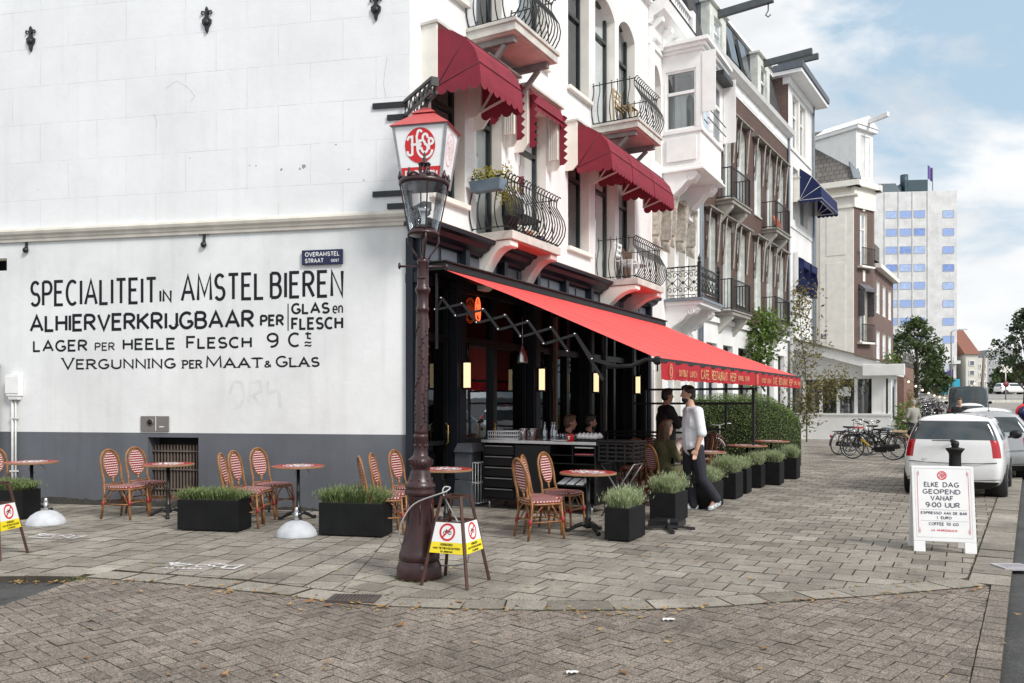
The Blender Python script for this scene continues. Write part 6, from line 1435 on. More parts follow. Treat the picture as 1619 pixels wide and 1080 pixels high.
for i in range(5):
    for j in range(2):
        m = MB(BM @ Matrix.Translation((1.545+i*.062, .14+j*.14, 1.115)) @ Matrix.Rotation(R(52), 4, 'Y')); m.lathe([(.022, -.03), (.04, -.005), (.044, .045), (.040, .045), (.034, 0), (0, -.02)], (0, 0, 0), 14); m.tube([(0, .042, .03), (0, .065, .02), (0, .062, -.01), (0, .04, -.012)], .005, 5)
        tag(m.build('coffee_cup', CUPW), 'white coffee cup tipped on the bar tray, %s row, %s' % (('front', 'back')[j], ('first from the left', 'second', 'middle', 'fourth', 'nearest the crate')[i]), 'cup', 'white cups on the bar tray')
# black crates on a folding stand at the bar end
KM = BM @ Matrix.Translation((BW+.04, .0, 0)); ks = thing('folding_stand', 'folding steel stand carrying black crates at the right end of the bar', 'stand', KM); m = MB(KM)
for y in (.08, .45):
    m.tube([(.02, y, 0), (.50, y, .74)], .012, 6); m.tube([(.50, y, 0), (.02, y, .74)], .012, 6)
m.tube([(.02, .08, .74), (.02, .45, .74)], .012, 6); m.tube([(.5, .08, .74), (.5, .45, .74)], .012, 6); m.build('stand_frame', mat('grey steel tube', (.16, .16, .17), .4, metal=.6), ks)
def crate(z, lb):
    r = thing('bottle_crate', lb, 'crate', KM @ Matrix.Translation((0, 0, z))); m = MB(KM); w_, d_ = .54, .44
    for zz in (.0, .06, .12, .18, .235): [m.box(0, w_, y, y+.012, z+zz, z+zz+.022) for y in (0, d_-.012)]; [m.box(x, x+.012, .012, d_-.012, z+zz, z+zz+.022) for x in (0, w_-.012)]
    for i in range(5): x = (w_-.02)*i/4; [m.box(x, x+.02, y, y+.016, z, z+.26) for y in (-.002, d_-.014)]
    for i in range(4): y = (d_-.02)*i/3; [m.box(x, x+.016, y, y+.02, z, z+.26) for x in (-.002, w_-.014)]
    m.box(.01, w_-.01, .01, d_-.01, z+.004, z+.012); m.build('crate_body', BLKPL, r); return r
crate(.785, 'black plastic bottle crate on the folding stand at the bar end')
m = MB(KM); m.box(-.02, .56, -.02, .46, 1.05, 1.075); tag(m.build('crate_lid', BLKPL, bevel=.008), 'flat black tray lying on the black crate at the bar end', 'tray')
# black cross foot sticking out between the planters
p = G(1056, 838); m = MB(frame((p.x, p.y, 0), (.87, -.49))); 
for a in (0, 1.57, 3.14, 4.71): m.beam((.0, 0, .05), (.34*math.cos(a+.5), .34*math.sin(a+.5), .02), .05, .03)
m.box(-.3, .1, .1, .42, .02, .09); m.tube([(0, 0, .03), (0, 0, .14)], .03, 8); tag(m.build('stand_foot', IRON), 'black cross-shaped steel foot on the paving between two square planters', 'stand foot')
# black steel screen beside the tables
SP = hit(FA, 1024, 640, .0)
SM = frame(FA @ Vector((7.3, 0, 0)), (.8748, -.4845)); sr = thing('terrace_screen', 'black steel window-like screen frame standing across the terrace behind the waiter', 'screen', SM)
m = MB(SM); s0, s1 = .97, 3.28; sm_ = 2.0
for x in (s0, sm_, s1): m.beam((x, 0, 0), (x, 0, 1.92), .05)
for z in (1.90, 1.60): m.beam((s0-(.25 if z < 1.7 else 0), 0, z), (s1, 0, z), .045)
m.beam((sm_, 0, 1.06), (2.72, 0, 1.06), .04); m.beam((2.72, 0, 1.06), (2.72, 0, 1.60), .04); m.beam((s0-.9, 0, .98), (sm_+.3, 0, .98), .045); m.beam((s0-.9, 0, .9), (s0+.4, 0, .9), .04); m.beam((sm_+.3, 0, 0), (sm_+.3, 0, .98), .04); m.beam((s0-.9, 0, 0), (s0-.9, 0, .98), .05)
m.build('frame', IRON, sr)
# wall lamps, work lamp, neon emblem
for i, t in enumerate((1.265, 3.87, 6.42, 8.95)):
    r = thing('wall_lamp', ['glowing amber wall lamp on the pilaster nearest the lamp post', 'glowing amber wall lamp right of the silver bell lamp', 'glowing amber wall lamp above the two seated men', 'glowing amber wall lamp furthest along the cafe front'][i], 'wall lamp', FA @ Matrix.Translation((t, -.1, 1.8)), 'amber tube lamps on the cafe front')
    m = MB(FA); m.box(t-.048, t+.048, -.25, -.14, 2.24, 2.27); m.box(t-.048, t+.048, -.25, -.14, 1.82, 1.85); m.box(t-.045, t+.045, -.15, -.118, 1.84, 2.26); m.tube([(t, -.2, 2.27), (t, -.2, 2.55)], .03, 8); m.build('lamp_frame', BLACKP, r)
    m = MB(FA); m.box(t-.036, t+.036, -.235, -.15, 1.85, 2.24); m.build('lamp_shade', WARM, r)
p = D(826, 562, 13.0); m = MB(Matrix.Translation(p)); r = thing('bell_lamp', 'silver bell-shaped work lamp hanging under the red awning', 'lamp', Matrix.Translation(p)); m.lathe([(.085, -.12), (.085, -.10), (.078, -.02), (.06, .06), (.032, .10), (.028, .13), (.018, .15), (.0, .155)], n=20); m.tube([(0, 0, .15), (0, 0, .62)], .005, 5); m.build('shade', STEEL, r)
m = MB(FA @ Matrix.Translation((2.0, .06, 3.16)) @ Matrix.Rotation(R(12), 4, 'Z') @ Matrix.Scale(.62, 4, (1, 0, 0))); ring(m, 0, 0, .21, .205, .02, 0); ring(m, 0, 0, .175, .175, .008, 0); emblem(m, 0, 0, .15, -.002, .016); tag(m.build('neon_emblem', NEON, recalc=False, solid=.01), 'round orange neon emblem glowing in the dark cafe front under the awning', 'neon sign')
# ---------------------------------------------------------------- signs
def no_bike(r, M, x0, x1, tx0, tx1, z0, z1, y0, y1):
    """one trapezoid plate: bottom x0..x1 at (y0,z0), top tx0..tx1 at (y1,z1)"""
    up = Vector((0, y1-y0, z1-z0)); hgt = up.length; up.normalize(); mm = Matrix.Identity(4)
    nn = Vector((1, 0, 0)).cross(up)
    for i in range(3): mm[i][0] = (1, 0, 0)[i]; mm[i][1] = -nn[i]; mm[i][2] = up[i]; mm[i][3] = (0, y0, z0)[i]
    PM = M @ mm; e = lambda f: (x0+(tx0-x0)*f, x1+(tx1-x1)*f); yb = .36; a, b = e(yb)
    m = MB(PM); m.prism([(x0, 0), (x1, 0), (b, hgt*yb), (a, hgt*yb)], -.003, .004); m.mi = 1; m.prism([(a, hgt*yb), (b, hgt*yb), (tx1, hgt), (tx0, hgt)], -.003, .004)
    o = m.build('plate', [SIGNYEL, PAINTWHT], r); c = (tx0+tx1)/2; cz = hgt*.69; rr = hgt*.255
    m = MB(PM); ring(m, c, cz, rr, rr, rr*.26, -.0045, 32); ribbon(m, [(c-rr*.66, cz-rr*.66), (c+rr*.66, cz+rr*.66)], rr*.22, -.0052); m.mi = 1; bike_icon(m, c, cz, rr*.62, -.004, .006)
    m.mi = 1; w_ = x1-x0; text(m, 'VERBODEN', c-w_*.19, c+w_*.19, hgt*.245, hgt*.325, .004, -.0045); text(m, 'voor', c-w_*.40, c-w_*.245, hgt*.135, hgt*.215, .0038, -.0045); text(m, 'FIETSEN/SCOOTERS', c-w_*.22, c+w_*.41, hgt*.135, hgt*.205, .004, -.0045); text(m, 'te', c-w_*.17, c-w_*.09, hgt*.03, hgt*.11, .0038, -.0045); text(m, 'plaatsen', c-w_*.06, c+w_*.2, hgt*.03, hgt*.11, .0038, -.0045)
    m.build('sign_face', [SIGNRED, PAINTBLK], o, recalc=False)
def bike_stand(c, rz, label):
    M = Matrix.Translation(c) @ Matrix.Rotation(rz, 4, 'Z'); r = thing('no_bikes_stand', label, 'sign', M, 'rust brown no-bikes stands'); H_, B_, T_ = .78, .225, .095
    for sx in (-1, 1):
        for sy in (-1, 1): m = MB(M); m.beam((sx*B_, sy*B_, 0), (sx*T_, sy*T_, H_), .024); m.build('leg', RUST, r)
    m = MB(M)
    for z in (H_-.01, .55, .30):
        k = B_+(T_-B_)*z/H_-.005
        for a, b in (((-k, -k), (k, -k)), ((k, -k), (k, k)), ((k, k), (-k, k)), ((-k, k), (-k, -k))): m.beam((*a, z), (*b, z), .022)
    m.build('rim', RUST, r); h = lambda z: B_+(T_-B_)*z/H_
    for k in range(4): no_bike(r, M @ Matrix.Rotation(k*math.pi/2, 4, 'Z'), -h(.29)+.012, h(.29)-.012, -h(.555)+.012, h(.555)-.012, .29, .555, -h(.29)-.014, -h(.555)-.014)
    return r
f_ = [G(665.8, 925), G(736, 933), G(775, 917), G(705.8, 910)]; c_ = sum(f_, Vector())/4
bike_stand(c_, math.atan2(f_[1].y-f_[0].y, f_[1].x-f_[0].x)+.05, 'rust brown no-bikes stand chained to the lamp post')
p = G(30, 884); bike_stand(Vector((p.x-.34, p.y+.12, 0)), R(-2), 'rust brown no-bikes stand at the left picture edge')
# cable lock from stand to post
m = MB(); a = c_+Vector((-.10, -.05, .79)); 
pts = [(lpz.x-.16, lpz.y+.0, .30), (lpz.x-.17, lpz.y-.10, .40), (lpz.x-.13, lpz.y-.17, .55), (lpz.x-.02, lpz.y-.19, .70), (a.x-.04, a.y-.02, .80), (a.x+.02, a.y, .82), (a.x+.05, a.y+.03, .85), (a.x+.0, a.y+.02, .855), (a.x-.01, a.y, .80), (a.x+.06, a.y+.0, .66), (a.x+.15, a.y+.0, .48), (a.x+.21, a.y+.1, .22), (a.x+.14, a.y+.2, .13), (lpz.x+.17, lpz.y+.06, .10)]
def smooth(P, k=5):
    P = [Vector(p) for p in P]; out = []
    for i in range(len(P)-1):
        p0, p1, p2, p3 = P[max(0, i-1)], P[i], P[i+1], P[min(len(P)-1, i+2)]
        for j in range(k):
            t = j/k; out.append(.5*((2*p1)+(p2-p0)*t+(2*p0-5*p1+4*p2-p3)*t*t+(3*p1-p0-3*p2+p3)*t**3))
    return out+[P[-1]]
m.tube(smooth(pts), .0065, 6); tag(m.build('cable_lock', mat('grey plastic cable', (.42, .42, .43), .4)), 'grey cable lock looped from the lamp post over the no-bikes stand', 'cable lock')
# pavement board
AL, AR = G(1445, 871.7), G(1545, 876.5); AM = frame(((AL.x+AR.x)/2, (AL.y+AR.y)/2, 0), (AR.x-AL.x, AR.y-AL.y)); ab = thing('pavement_board', 'white pavement A-board with opening hours in front of the parked white car', 'sign board', AM)
wd = .61; lean = .17
for nm_, sg in (('front', 1), ('back', -1)):
    LMx = AM @ Matrix.Translation((0, 0 if sg > 0 else 2*lean+.05, 0)) @ Matrix.Rotation(R(-10.5*sg), 4, 'X')
    m = MB(LMx); y0, y1 = (-.0, .022) if sg > 0 else (-.022, .0); m.box(-wd/2, wd/2, y0, y1, .115, .93); m.box(-wd/2, -wd/2+.115, y0, y1, 0, .115); m.box(wd/2-.115, wd/2, y0, y1, 0, .115)
    m.build('board', mat('white lacquered board', (.80, .80, .80), .35, var=.05), ab, bevel=.006)
    if sg > 0: AF = LMx
m = MB(AF); T = lambda s, x0, x1, z0, z1, w_: text(m, s, x0, x1, z0, z1, w_, -.0025)
T('ELKE', -.185, -.04, .702, .757, .0088); T('DAG', .0, .16, .702, .757, .0088); T('GEOPEND', -.20, .17, .627, .68, .0088); T('VANAF', -.125, .10, .556, .61, .0088); T('9:00', -.175, -.02, .482, .538, .0088); T('UUR', .015, .16, .482, .538, .0088)
T('ESPRESSO', -.225, -.02, .407, .437, .0055); T('AAN', .0, .07, .407, .437, .0055); T('DE', .09, .135, .407, .437, .0055); T('BAR', .155, .225, .407, .437, .0055); T('1', -.07, -.06, .357, .388, .0055); T('EURO', -.03, .075, .357, .388, .0055); T('COFFEE', -.15, .0, .288, .322, .0055); T('TO', .02, .065, .288, .322, .0055); T('GO', .085, .14, .288, .322, .0055)
m.mi = 1; T('LA', -.125, -.09, .225, .248, .0055); T('MARZOCCO', -.07, .125, .225, .248, .0055); ring(m, -.005, .83, .042, .042, .012, -.002); emblem(m, -.005, .83, .036, -.0022, .006)
for x in (-.25, .25):
    ribbon(m, [(x, .20), (x, .87)], .004, -.002)
    for z in (.20, .82): ribbon(m, [(x-.012*(1 if x > 0 else -1), z), (x-.012*(1 if x > 0 else -1), z+.06)], .004, -.002); ribbon(m, [(x, z+.03), (x-.022*(1 if x > 0 else -1), z+.03)], .004, -.002)
m.mi = 2; [ribbon(m, [(-.23, z), (.23, z)], .003, -.002) for z in (.458, .338)]; [ribbon(m, [(-.27, z), (.27, z)], .003, -.002) for z in (.905, .16)]; ribbon(m, [(-.272, .16), (-.272, .905)], .002, -.002); ribbon(m, [(.272, .16), (.272, .905)], .002, -.002)
m.build('lettering', [mat('charcoal print', (.07, .065, .10), .5), mat('coral red print', (.62, .08, .10), .5), mat('grey print line', (.5, .5, .52), .5)], ab, recalc=False)
# blue street sign on the blank wall
a = hit(WL, 478.5, 420); b = hit(WL, 543, 394); m = MB(WL); st = thing('street_sign', 'dark blue enamel street name sign above the lettering on the blank wall', 'street sign', WL); m.box(a[0], b[0], -.035, -.004, a[1], b[1]); m.build('plate', SIGNBLUE, st, bevel=.008)
m = MB(WL); W_ = b[0]-a[0]; H_ = b[1]-a[1]; text(m, 'OVERAMSTEL', a[0]+W_*.085, a[0]+W_*.93, a[1]+H_*.55, a[1]+H_*.85, .0105, -.037); text(m, 'STRAAT', a[0]+W_*.085, a[0]+W_*.54, a[1]+H_*.13, a[1]+H_*.42, .0105, -.037); text(m, 'OOST', a[0]+W_*.72, a[0]+W_*.92, a[1]+H_*.15, a[1]+H_*.34, .007, -.037); m.build('lettering', PAINTWHT, st, recalc=False)
# black bollard behind the board
p = G(1510, 800); r = thing('bollard', 'black cast iron bollard with a flared collar standing behind the pavement board', 'bollard', Matrix.Translation((p.x, p.y, 0))); m = MB(Matrix.Translation((p.x, p.y, 0))); m.tbox(-.13, .13, -.13, .13, 0, .25, .015); m.lathe([(.115, .25), (.095, .30), (.085, .78), (.09, .82), (.115, .86), (.135, .885), (.135, .90), (.06, .915), (.0, .92)], n=18); m.build('shaft', BLKPL, r); m = MB(Matrix.Translation((p.x, p.y, 0))); m.lathe([(.055, .91), (.05, .93), (.06, .96), (.055, 1.0), (.03, 1.02), (0, 1.022)], n=14); m.build('knob', BLKPL, r)
# drains, stencils, litter, leaves
def drain(c, rz, w_, d_, lb, mt):
    M = Matrix.Translation(c) @ Matrix.Rotation(rz, 4, 'Z'); r = thing('drain_grate', lb, 'drain', M); m = MB(M)
    m.box(-w_/2, w_/2, -d_/2, -d_/2+.03, -.01, .012); m.box(-w_/2, w_/2, d_/2-.03, d_/2, -.01, .012); m.box(-w_/2, -w_/2+.03, -d_/2+.03, d_/2-.03, -.01, .012); m.box(w_/2-.03, w_/2, -d_/2+.03, d_/2-.03, -.01, .012); m.build('grate_frame', mt, r)
    m = MB(M); n = int(w_/.034)
    for i in range(n): x = -w_/2+.04+(w_-.08)*i/(n-1); m.box(x-.009, x+.009, -d_/2+.03, d_/2-.03, -.006, .010)
    m.build('bar', mt, r); m = MB(M); m.box(-w_/2+.02, w_/2-.02, -d_/2+.02, d_/2-.02, -.02, -.002); m.build('shaft', DARKIN, r)
drain(G(560, 948)+Vector((0, 0, .006)), R(-6), .40, .24, 'dark iron drain grate in the border slabs below the lamp post', mat('brown cast iron', (.07, .055, .05), .6, var=.3)); drain(G(1601, 897)+Vector((0, 0, .004)), R(0), .30, .26, 'pale steel drain grate at the kerb by the right picture edge', mat('pale galvanised grate', (.42, .40, .42), .5))
def stencil(px0, px1, py, lb):
    a, b = G(px0, py), G(px1, py+4); M = frame((a.x, a.y, .0), (b.x-a.x, b.y-a.y)); W_ = (b-a).length; MF = M @ Matrix.Rotation(R(-90), 4, 'X') @ Matrix.Translation((0, -.0062, 0)); m = MB(MF)
    ribbon(m, [(W_*.0, .10), (W_*.10, -.02), (W_*.08, .12)], .05, 0); ribbon(m, [(W_*.06, .05), (W_*.36, .03), (W_*.24, -.04), (W_*.12, -.02)], .04, -.001); ring(m, W_*.5, .0, W_*.08, W_*.08, .022, 0, 14); ring(m, W_*.72, .02, W_*.08, W_*.08, .022, 0, 14); ribbon(m, [(W_*.5, 0), (W_*.58, .12), (W_*.68, .1), (W_*.6, -.02)], .02, -.0015); ribbon(m, [(W_*.82, -.1), (W_*.8, .02), (W_*.98, .08), (W_*.98, -.1), (W_*.83, -.1)], .035, -.001)
    for k in range(7): ribbon(m, [(W_*(.1+.075*k), -.2), (W_*(.13+.075*k), -.14), (W_*(.155+.075*k), -.2)], .022, -.002)
    tag(m.build('paving_stencil', mat('worn white road paint', (.62, .60, .60), .8, var=.35, scale=30), recalc=False), lb, 'stencil', 'no-bikes stencils painted on the paving')
stencil(262, 380, 893, 'white no-bikes stencil painted on the slabs near the brick crossing'); stencil(55, 128, 846, 'worn white no-bikes stencil painted on the slabs beside the left planter')
LEAFM = leaf_mat('fallen autumn leaf', (.20, .08, .025), (.50, .34, .13), .15)
m = MB(); q_ = random.Random(11)
for i in range(420):
    if i < 200: k = q_.randrange(len(EDGE)-1); e = EDGE[k].lerp(EDGE[k+1], q_.random()); x, y = e.x+q_.gauss(0, .12), e.y+q_.gauss(-.03, .10)
    elif i < 250: x, y = -4.6+q_.random()*.7, 7.50+q_.gauss(0, .035)
    else: x, y = q_.uniform(-4, 4.2), q_.uniform(4.6, 9.5)
    if y > 9 and x < 1: continue
    a = q_.uniform(0, 6.28); s = q_.uniform(.010, .032)*(1.6 if q_.random() < .08 else 1); c, d = math.cos(a)*s, math.sin(a)*s; m.rv = q_.random(); cu = s*q_.uniform(.1, .5)
    z = .007 if y > 7.3 or True else 0
    if x < -3.98: z = -.03
    m.add([(x-c, y-d, z+cu), (x-c*.2+d*.6, y-d*.2-c*.6, z+.002), (x+c, y+d, z+cu*.6), (x-c*.2-d*.6, y-d*.2+c*.6, z+.004), (x-c*1.5, y-d*1.5, z+cu*1.4)], [(0, 1, 2, 3), (4, 0, 3)])
tag(m.build('fallen_leaves', LEAFM, recalc=False), kind='stuff')
m = MB(); q_ = random.Random(12); 
for i in range(900):
    if i < 420: k = q_.randrange(len(EDGE)-1); e = EDGE[k].lerp(EDGE[k+1], q_.random()); n_ = INNER[k][1]*(.31 if q_.random() < .5 else 0); x, y = e.x+n_.x+q_.gauss(0, .012), e.y+n_.y+q_.gauss(0, .012)
    elif i < 560: a = q_.uniform(0, 6.28); x, y = lpz.x+.215*math.cos(a), lpz.y+.215*math.sin(a)
    elif i < 640: x, y = -3.93+q_.gauss(0, .07), 7.5+q_.gauss(0, .05)
    else: e = RP+RD*q_.uniform(0, 8)+RN*(.34 if q_.random() < .6 else .02); x, y = e.x+q_.gauss(0, .01), e.y
    a = q_.uniform(0, 6.28); h = q_.uniform(.006, .022); m.rv = q_.random(); m.add([(x-.004, y, -.002), (x+.004, y, -.002), (x+math.cos(a)*h*.8, y+math.sin(a)*h*.8, h)], [(0, 1, 2)])
tag(m.build('joint_weeds', leaf_mat('joint weed', (.05, .075, .02), (.18, .20, .05), .2), recalc=False), kind='stuff')
for px, py, s, lb in ((905, 1065, .036, 'crumpled white paper scrap on the brick crossing'), (1057, 981, .045, 'flat white paper scrap near the paving border')):
    p = G(px, py); m = MB(); m.grid(lambda u, v: (p.x+(u-.5)*s*2, p.y+(v-.5)*s, .004+.012*abs(math.sin(u*7+v*3))), 5, 4); tag(m.build('paper_scrap', PAINTWHT, recalc=False), lb, 'litter')
# ---------------------------------------------------------------- things on the balconies
BM1 = FA; m = MB(FA); r = thing('flower_box', 'blue grey flower box with yellowing plants hung on the left of the balcony rail', 'flower box', FA @ Matrix.Translation((1.6, -.3, 5.1)))
m.add([(1.54, -.62, 5.0), (1.70, -.62, 5.0), (1.70, -.10, 5.0), (1.54, -.10, 5.0), (1.49, -.66, 5.17), (1.75, -.66, 5.17), (1.75, -.07, 5.17), (1.49, -.07, 5.17)], [(3, 2, 1, 0), (4, 5, 6, 7), (0, 1, 5, 4), (1, 2, 6, 5), (2, 3, 7, 6), (3, 0, 4, 7)]); m.build('trough', mat('blue grey plastic', (.16, .24, .30), .5), r, bevel=.01)
YL = leaf_mat('yellow green leaf', (.14, .19, .03), (.55, .44, .06), .35)
def leafcloud(m, c, rad, n, s, q, shell=.0, up=.3):
    for i in range(n):
        while True:
            v = Vector((q.uniform(-1, 1), q.uniform(-1, 1), q.uniform(-1, 1)))
            if shell < v.length <= 1: break
        p = Vector(c)+Vector((v.x*rad[0], v.y*rad[1], v.z*rad[2])); nrm = (v+Vector((q.gauss(0, .6), q.gauss(0, .6), q.gauss(up, .6)))).normalized(); a = nrm.orthogonal().normalized(); a.rotate(__import__('mathutils').Quaternion(nrm, q.uniform(0, 6.28))); b = nrm.cross(a); k = s*q.uniform(.6, 1.3)
        m.rv = min(1, max(0, q.random()*.8+.2*(v.z+.5))); m.add([p-a*k, p+b*k*.5, p+a*k, p-b*k*.5], [(0, 1, 2, 3)])
q_ = random.Random(3); m = MB(FA); leafcloud(m, (1.62, -.36, 5.27), (.18, .32, .15), 150, .035, q_); m.build('plant', YL, r, recalc=False)
r = thing('potted_shrub', 'tall thin yellow green shrub in a dark pot on the lower balcony', 'plant', FA @ Matrix.Translation((2.1, -.5, 4.4))); m = MB(FA); m.lathe([(.10, 4.405), (.14, 4.66), (.15, 4.68), (.12, 4.68)], (2.12, -.5, 0), 14); m.build('pot', BLKPL, r)
m = MB(FA)
for k in range(6): m.tube([(2.12+.02*k-.05, -.5, 4.65), (2.1+.08*k-.2, -.48, 5.0), (2.1+.11*k-.28, -.45, 5.55-.08*abs(k-2))], .007, 4)
m.build('stem', mat('green twig', (.16, .16, .07), .8), r); m = MB(FA)
for k in range(6): leafcloud(m, (2.12+.1*k-.25, -.46, 5.25-.05*abs(k-2)), (.10, .12, .36), 60, .032, q_)
m.build('foliage', YL, r, recalc=False)
m = MB(FA); m.tube([(2.55, -.55, 4.42), (2.5, -.5, 4.75), (2.5, -.2, 4.75), (2.55, -.2, 4.42)], .014, 5); m.tube([(3.1, -.55, 4.42), (3.1, -.5, 4.75), (3.1, -.2, 4.75), (3.1, -.2, 4.42)], .014, 5); m.box(2.48, 3.12, -.56, -.15, 4.76, 4.80); m.box(2.45, 3.15, -.20, -.14, 4.8, 5.22); tag(m.build('garden_bench', BLKPL, bevel=.01), 'black seat on the lower balcony behind the bellied rail', 'chair')
for x, mt, lb in ((2.72, mat('terracotta', (.32, .12, .06), .8), 'small terracotta pot on the lower balcony floor'), (3.2, mat('purple pot', (.05, .04, .09), .5), 'dark purple crate on the lower balcony floor')):
    m = MB(FA); m.lathe([(.06, 4.405), (.09, 4.54), (.075, 4.54), (0, 4.50)], (x, -.5, 0), 12); tag(m.build('flower_pot', mt), lb, 'pot')
def garden_chair(x, y, z, mt, lb, nm='wooden_chair'):
    m = MB(FA @ Matrix.Translation((x, y, z)))
    for sx in (-.2, .2): m.beam((sx, .18, 0), (sx, .22, .85), .035); m.beam((sx, -.2, 0), (sx, -.2, .43), .035)
    for k in range(5): m.box(-.2, .2, -.2+.08*k, -.14+.08*k, .42, .44)
    for zz in (.56, .68, .80): m.box(-.2, .2, .19, .21, zz, zz+.05)
    tag(m.build(nm, mt), lb, 'chair')
garden_chair(7.2, -.55, 7.61, mat('bleached pine', (.50, .38, .22), .7), 'pale wooden chair on the upper balcony'); garden_chair(7.4, -.5, 4.31, WHTPL, 'white garden chair on the lower balcony with the coral soffit', 'garden_chair')
m = MB(FA); m.lathe([(.0, 4.72), (.3, 4.72), (.3, 4.75), (0, 4.75)], (8.0, -.45, 0), 16); m.tube([(8, -.45, 4.31), (8, -.45, 4.72)], .03, 8); tag(m.build('balcony_table', WHTPL), 'white round table on the lower balcony behind the white chair', 'table')
m = MB(FA); m.grid(lambda u, v: (7.9+.7*u, -.15-.05*math.sin(u*9), 4.4+.75*v), 8, 3); tag(m.build('draped_cloth', mat('brown leopard cloth', (.10, .06, .04), .9, var=.6, scale=18), recalc=False), 'brown patterned cloth draped at the back of the lower balcony', 'cloth')
m = MB(FB); m.grid(lambda u, v: (6.85+.9*u, -.50+.1*v, 8.10+.42*v+.06*math.sin(u*12)*v), 8, 4); tag(m.build('orange_cloth', mat('orange cloth', (.75, .16, .05), .8), recalc=False), 'bright orange cloth bundle on the upper balcony of the brick house', 'cloth')
# ================================================================ VEHICLES
def applied(o):
    dg = bpy.context.evaluated_depsgraph_get(); me = bpy.data.meshes.new_from_object(o.evaluated_get(dg)); o.modifiers.clear(); old = o.data; o.data = me; bpy.data.meshes.remove(old); return o
def split_mats(o, names, parent):
    """one mesh per material slot, each its own part"""
    o = applied(o); me = o.data; vs = [v.co.copy() for v in me.vertices]; out = {}
    for i, nm in enumerate(names):
        fs = [tuple(p.vertices) for p in me.polygons if p.material_index == i]
        if not fs: continue
        used = sorted({v for f in fs for v in f}); ix = {v: k for k, v in enumerate(used)}
        m2 = bpy.data.meshes.new(nm); m2.from_pydata([vs[v] for v in used], [], [[ix[v] for v in f] for f in fs]); m2.materials.append(me.materials[i]); m2.polygons.foreach_set('use_smooth', [True]*len(fs)); m2.update()
        c = bpy.data.objects.new(nm, m2); COL.objects.link(c); c.parent = parent; out[nm] = c
    bpy.data.objects.remove(o); return out
TAIL = mat('red tail lamp lens', (.42, .008, .015), .15, var=.15, bmp=0, coat=.5)
CGLASS = mat('tinted car glass', (.045, .06, .065), .06, var=.5, scale=2, bmp=0, spec=.9)
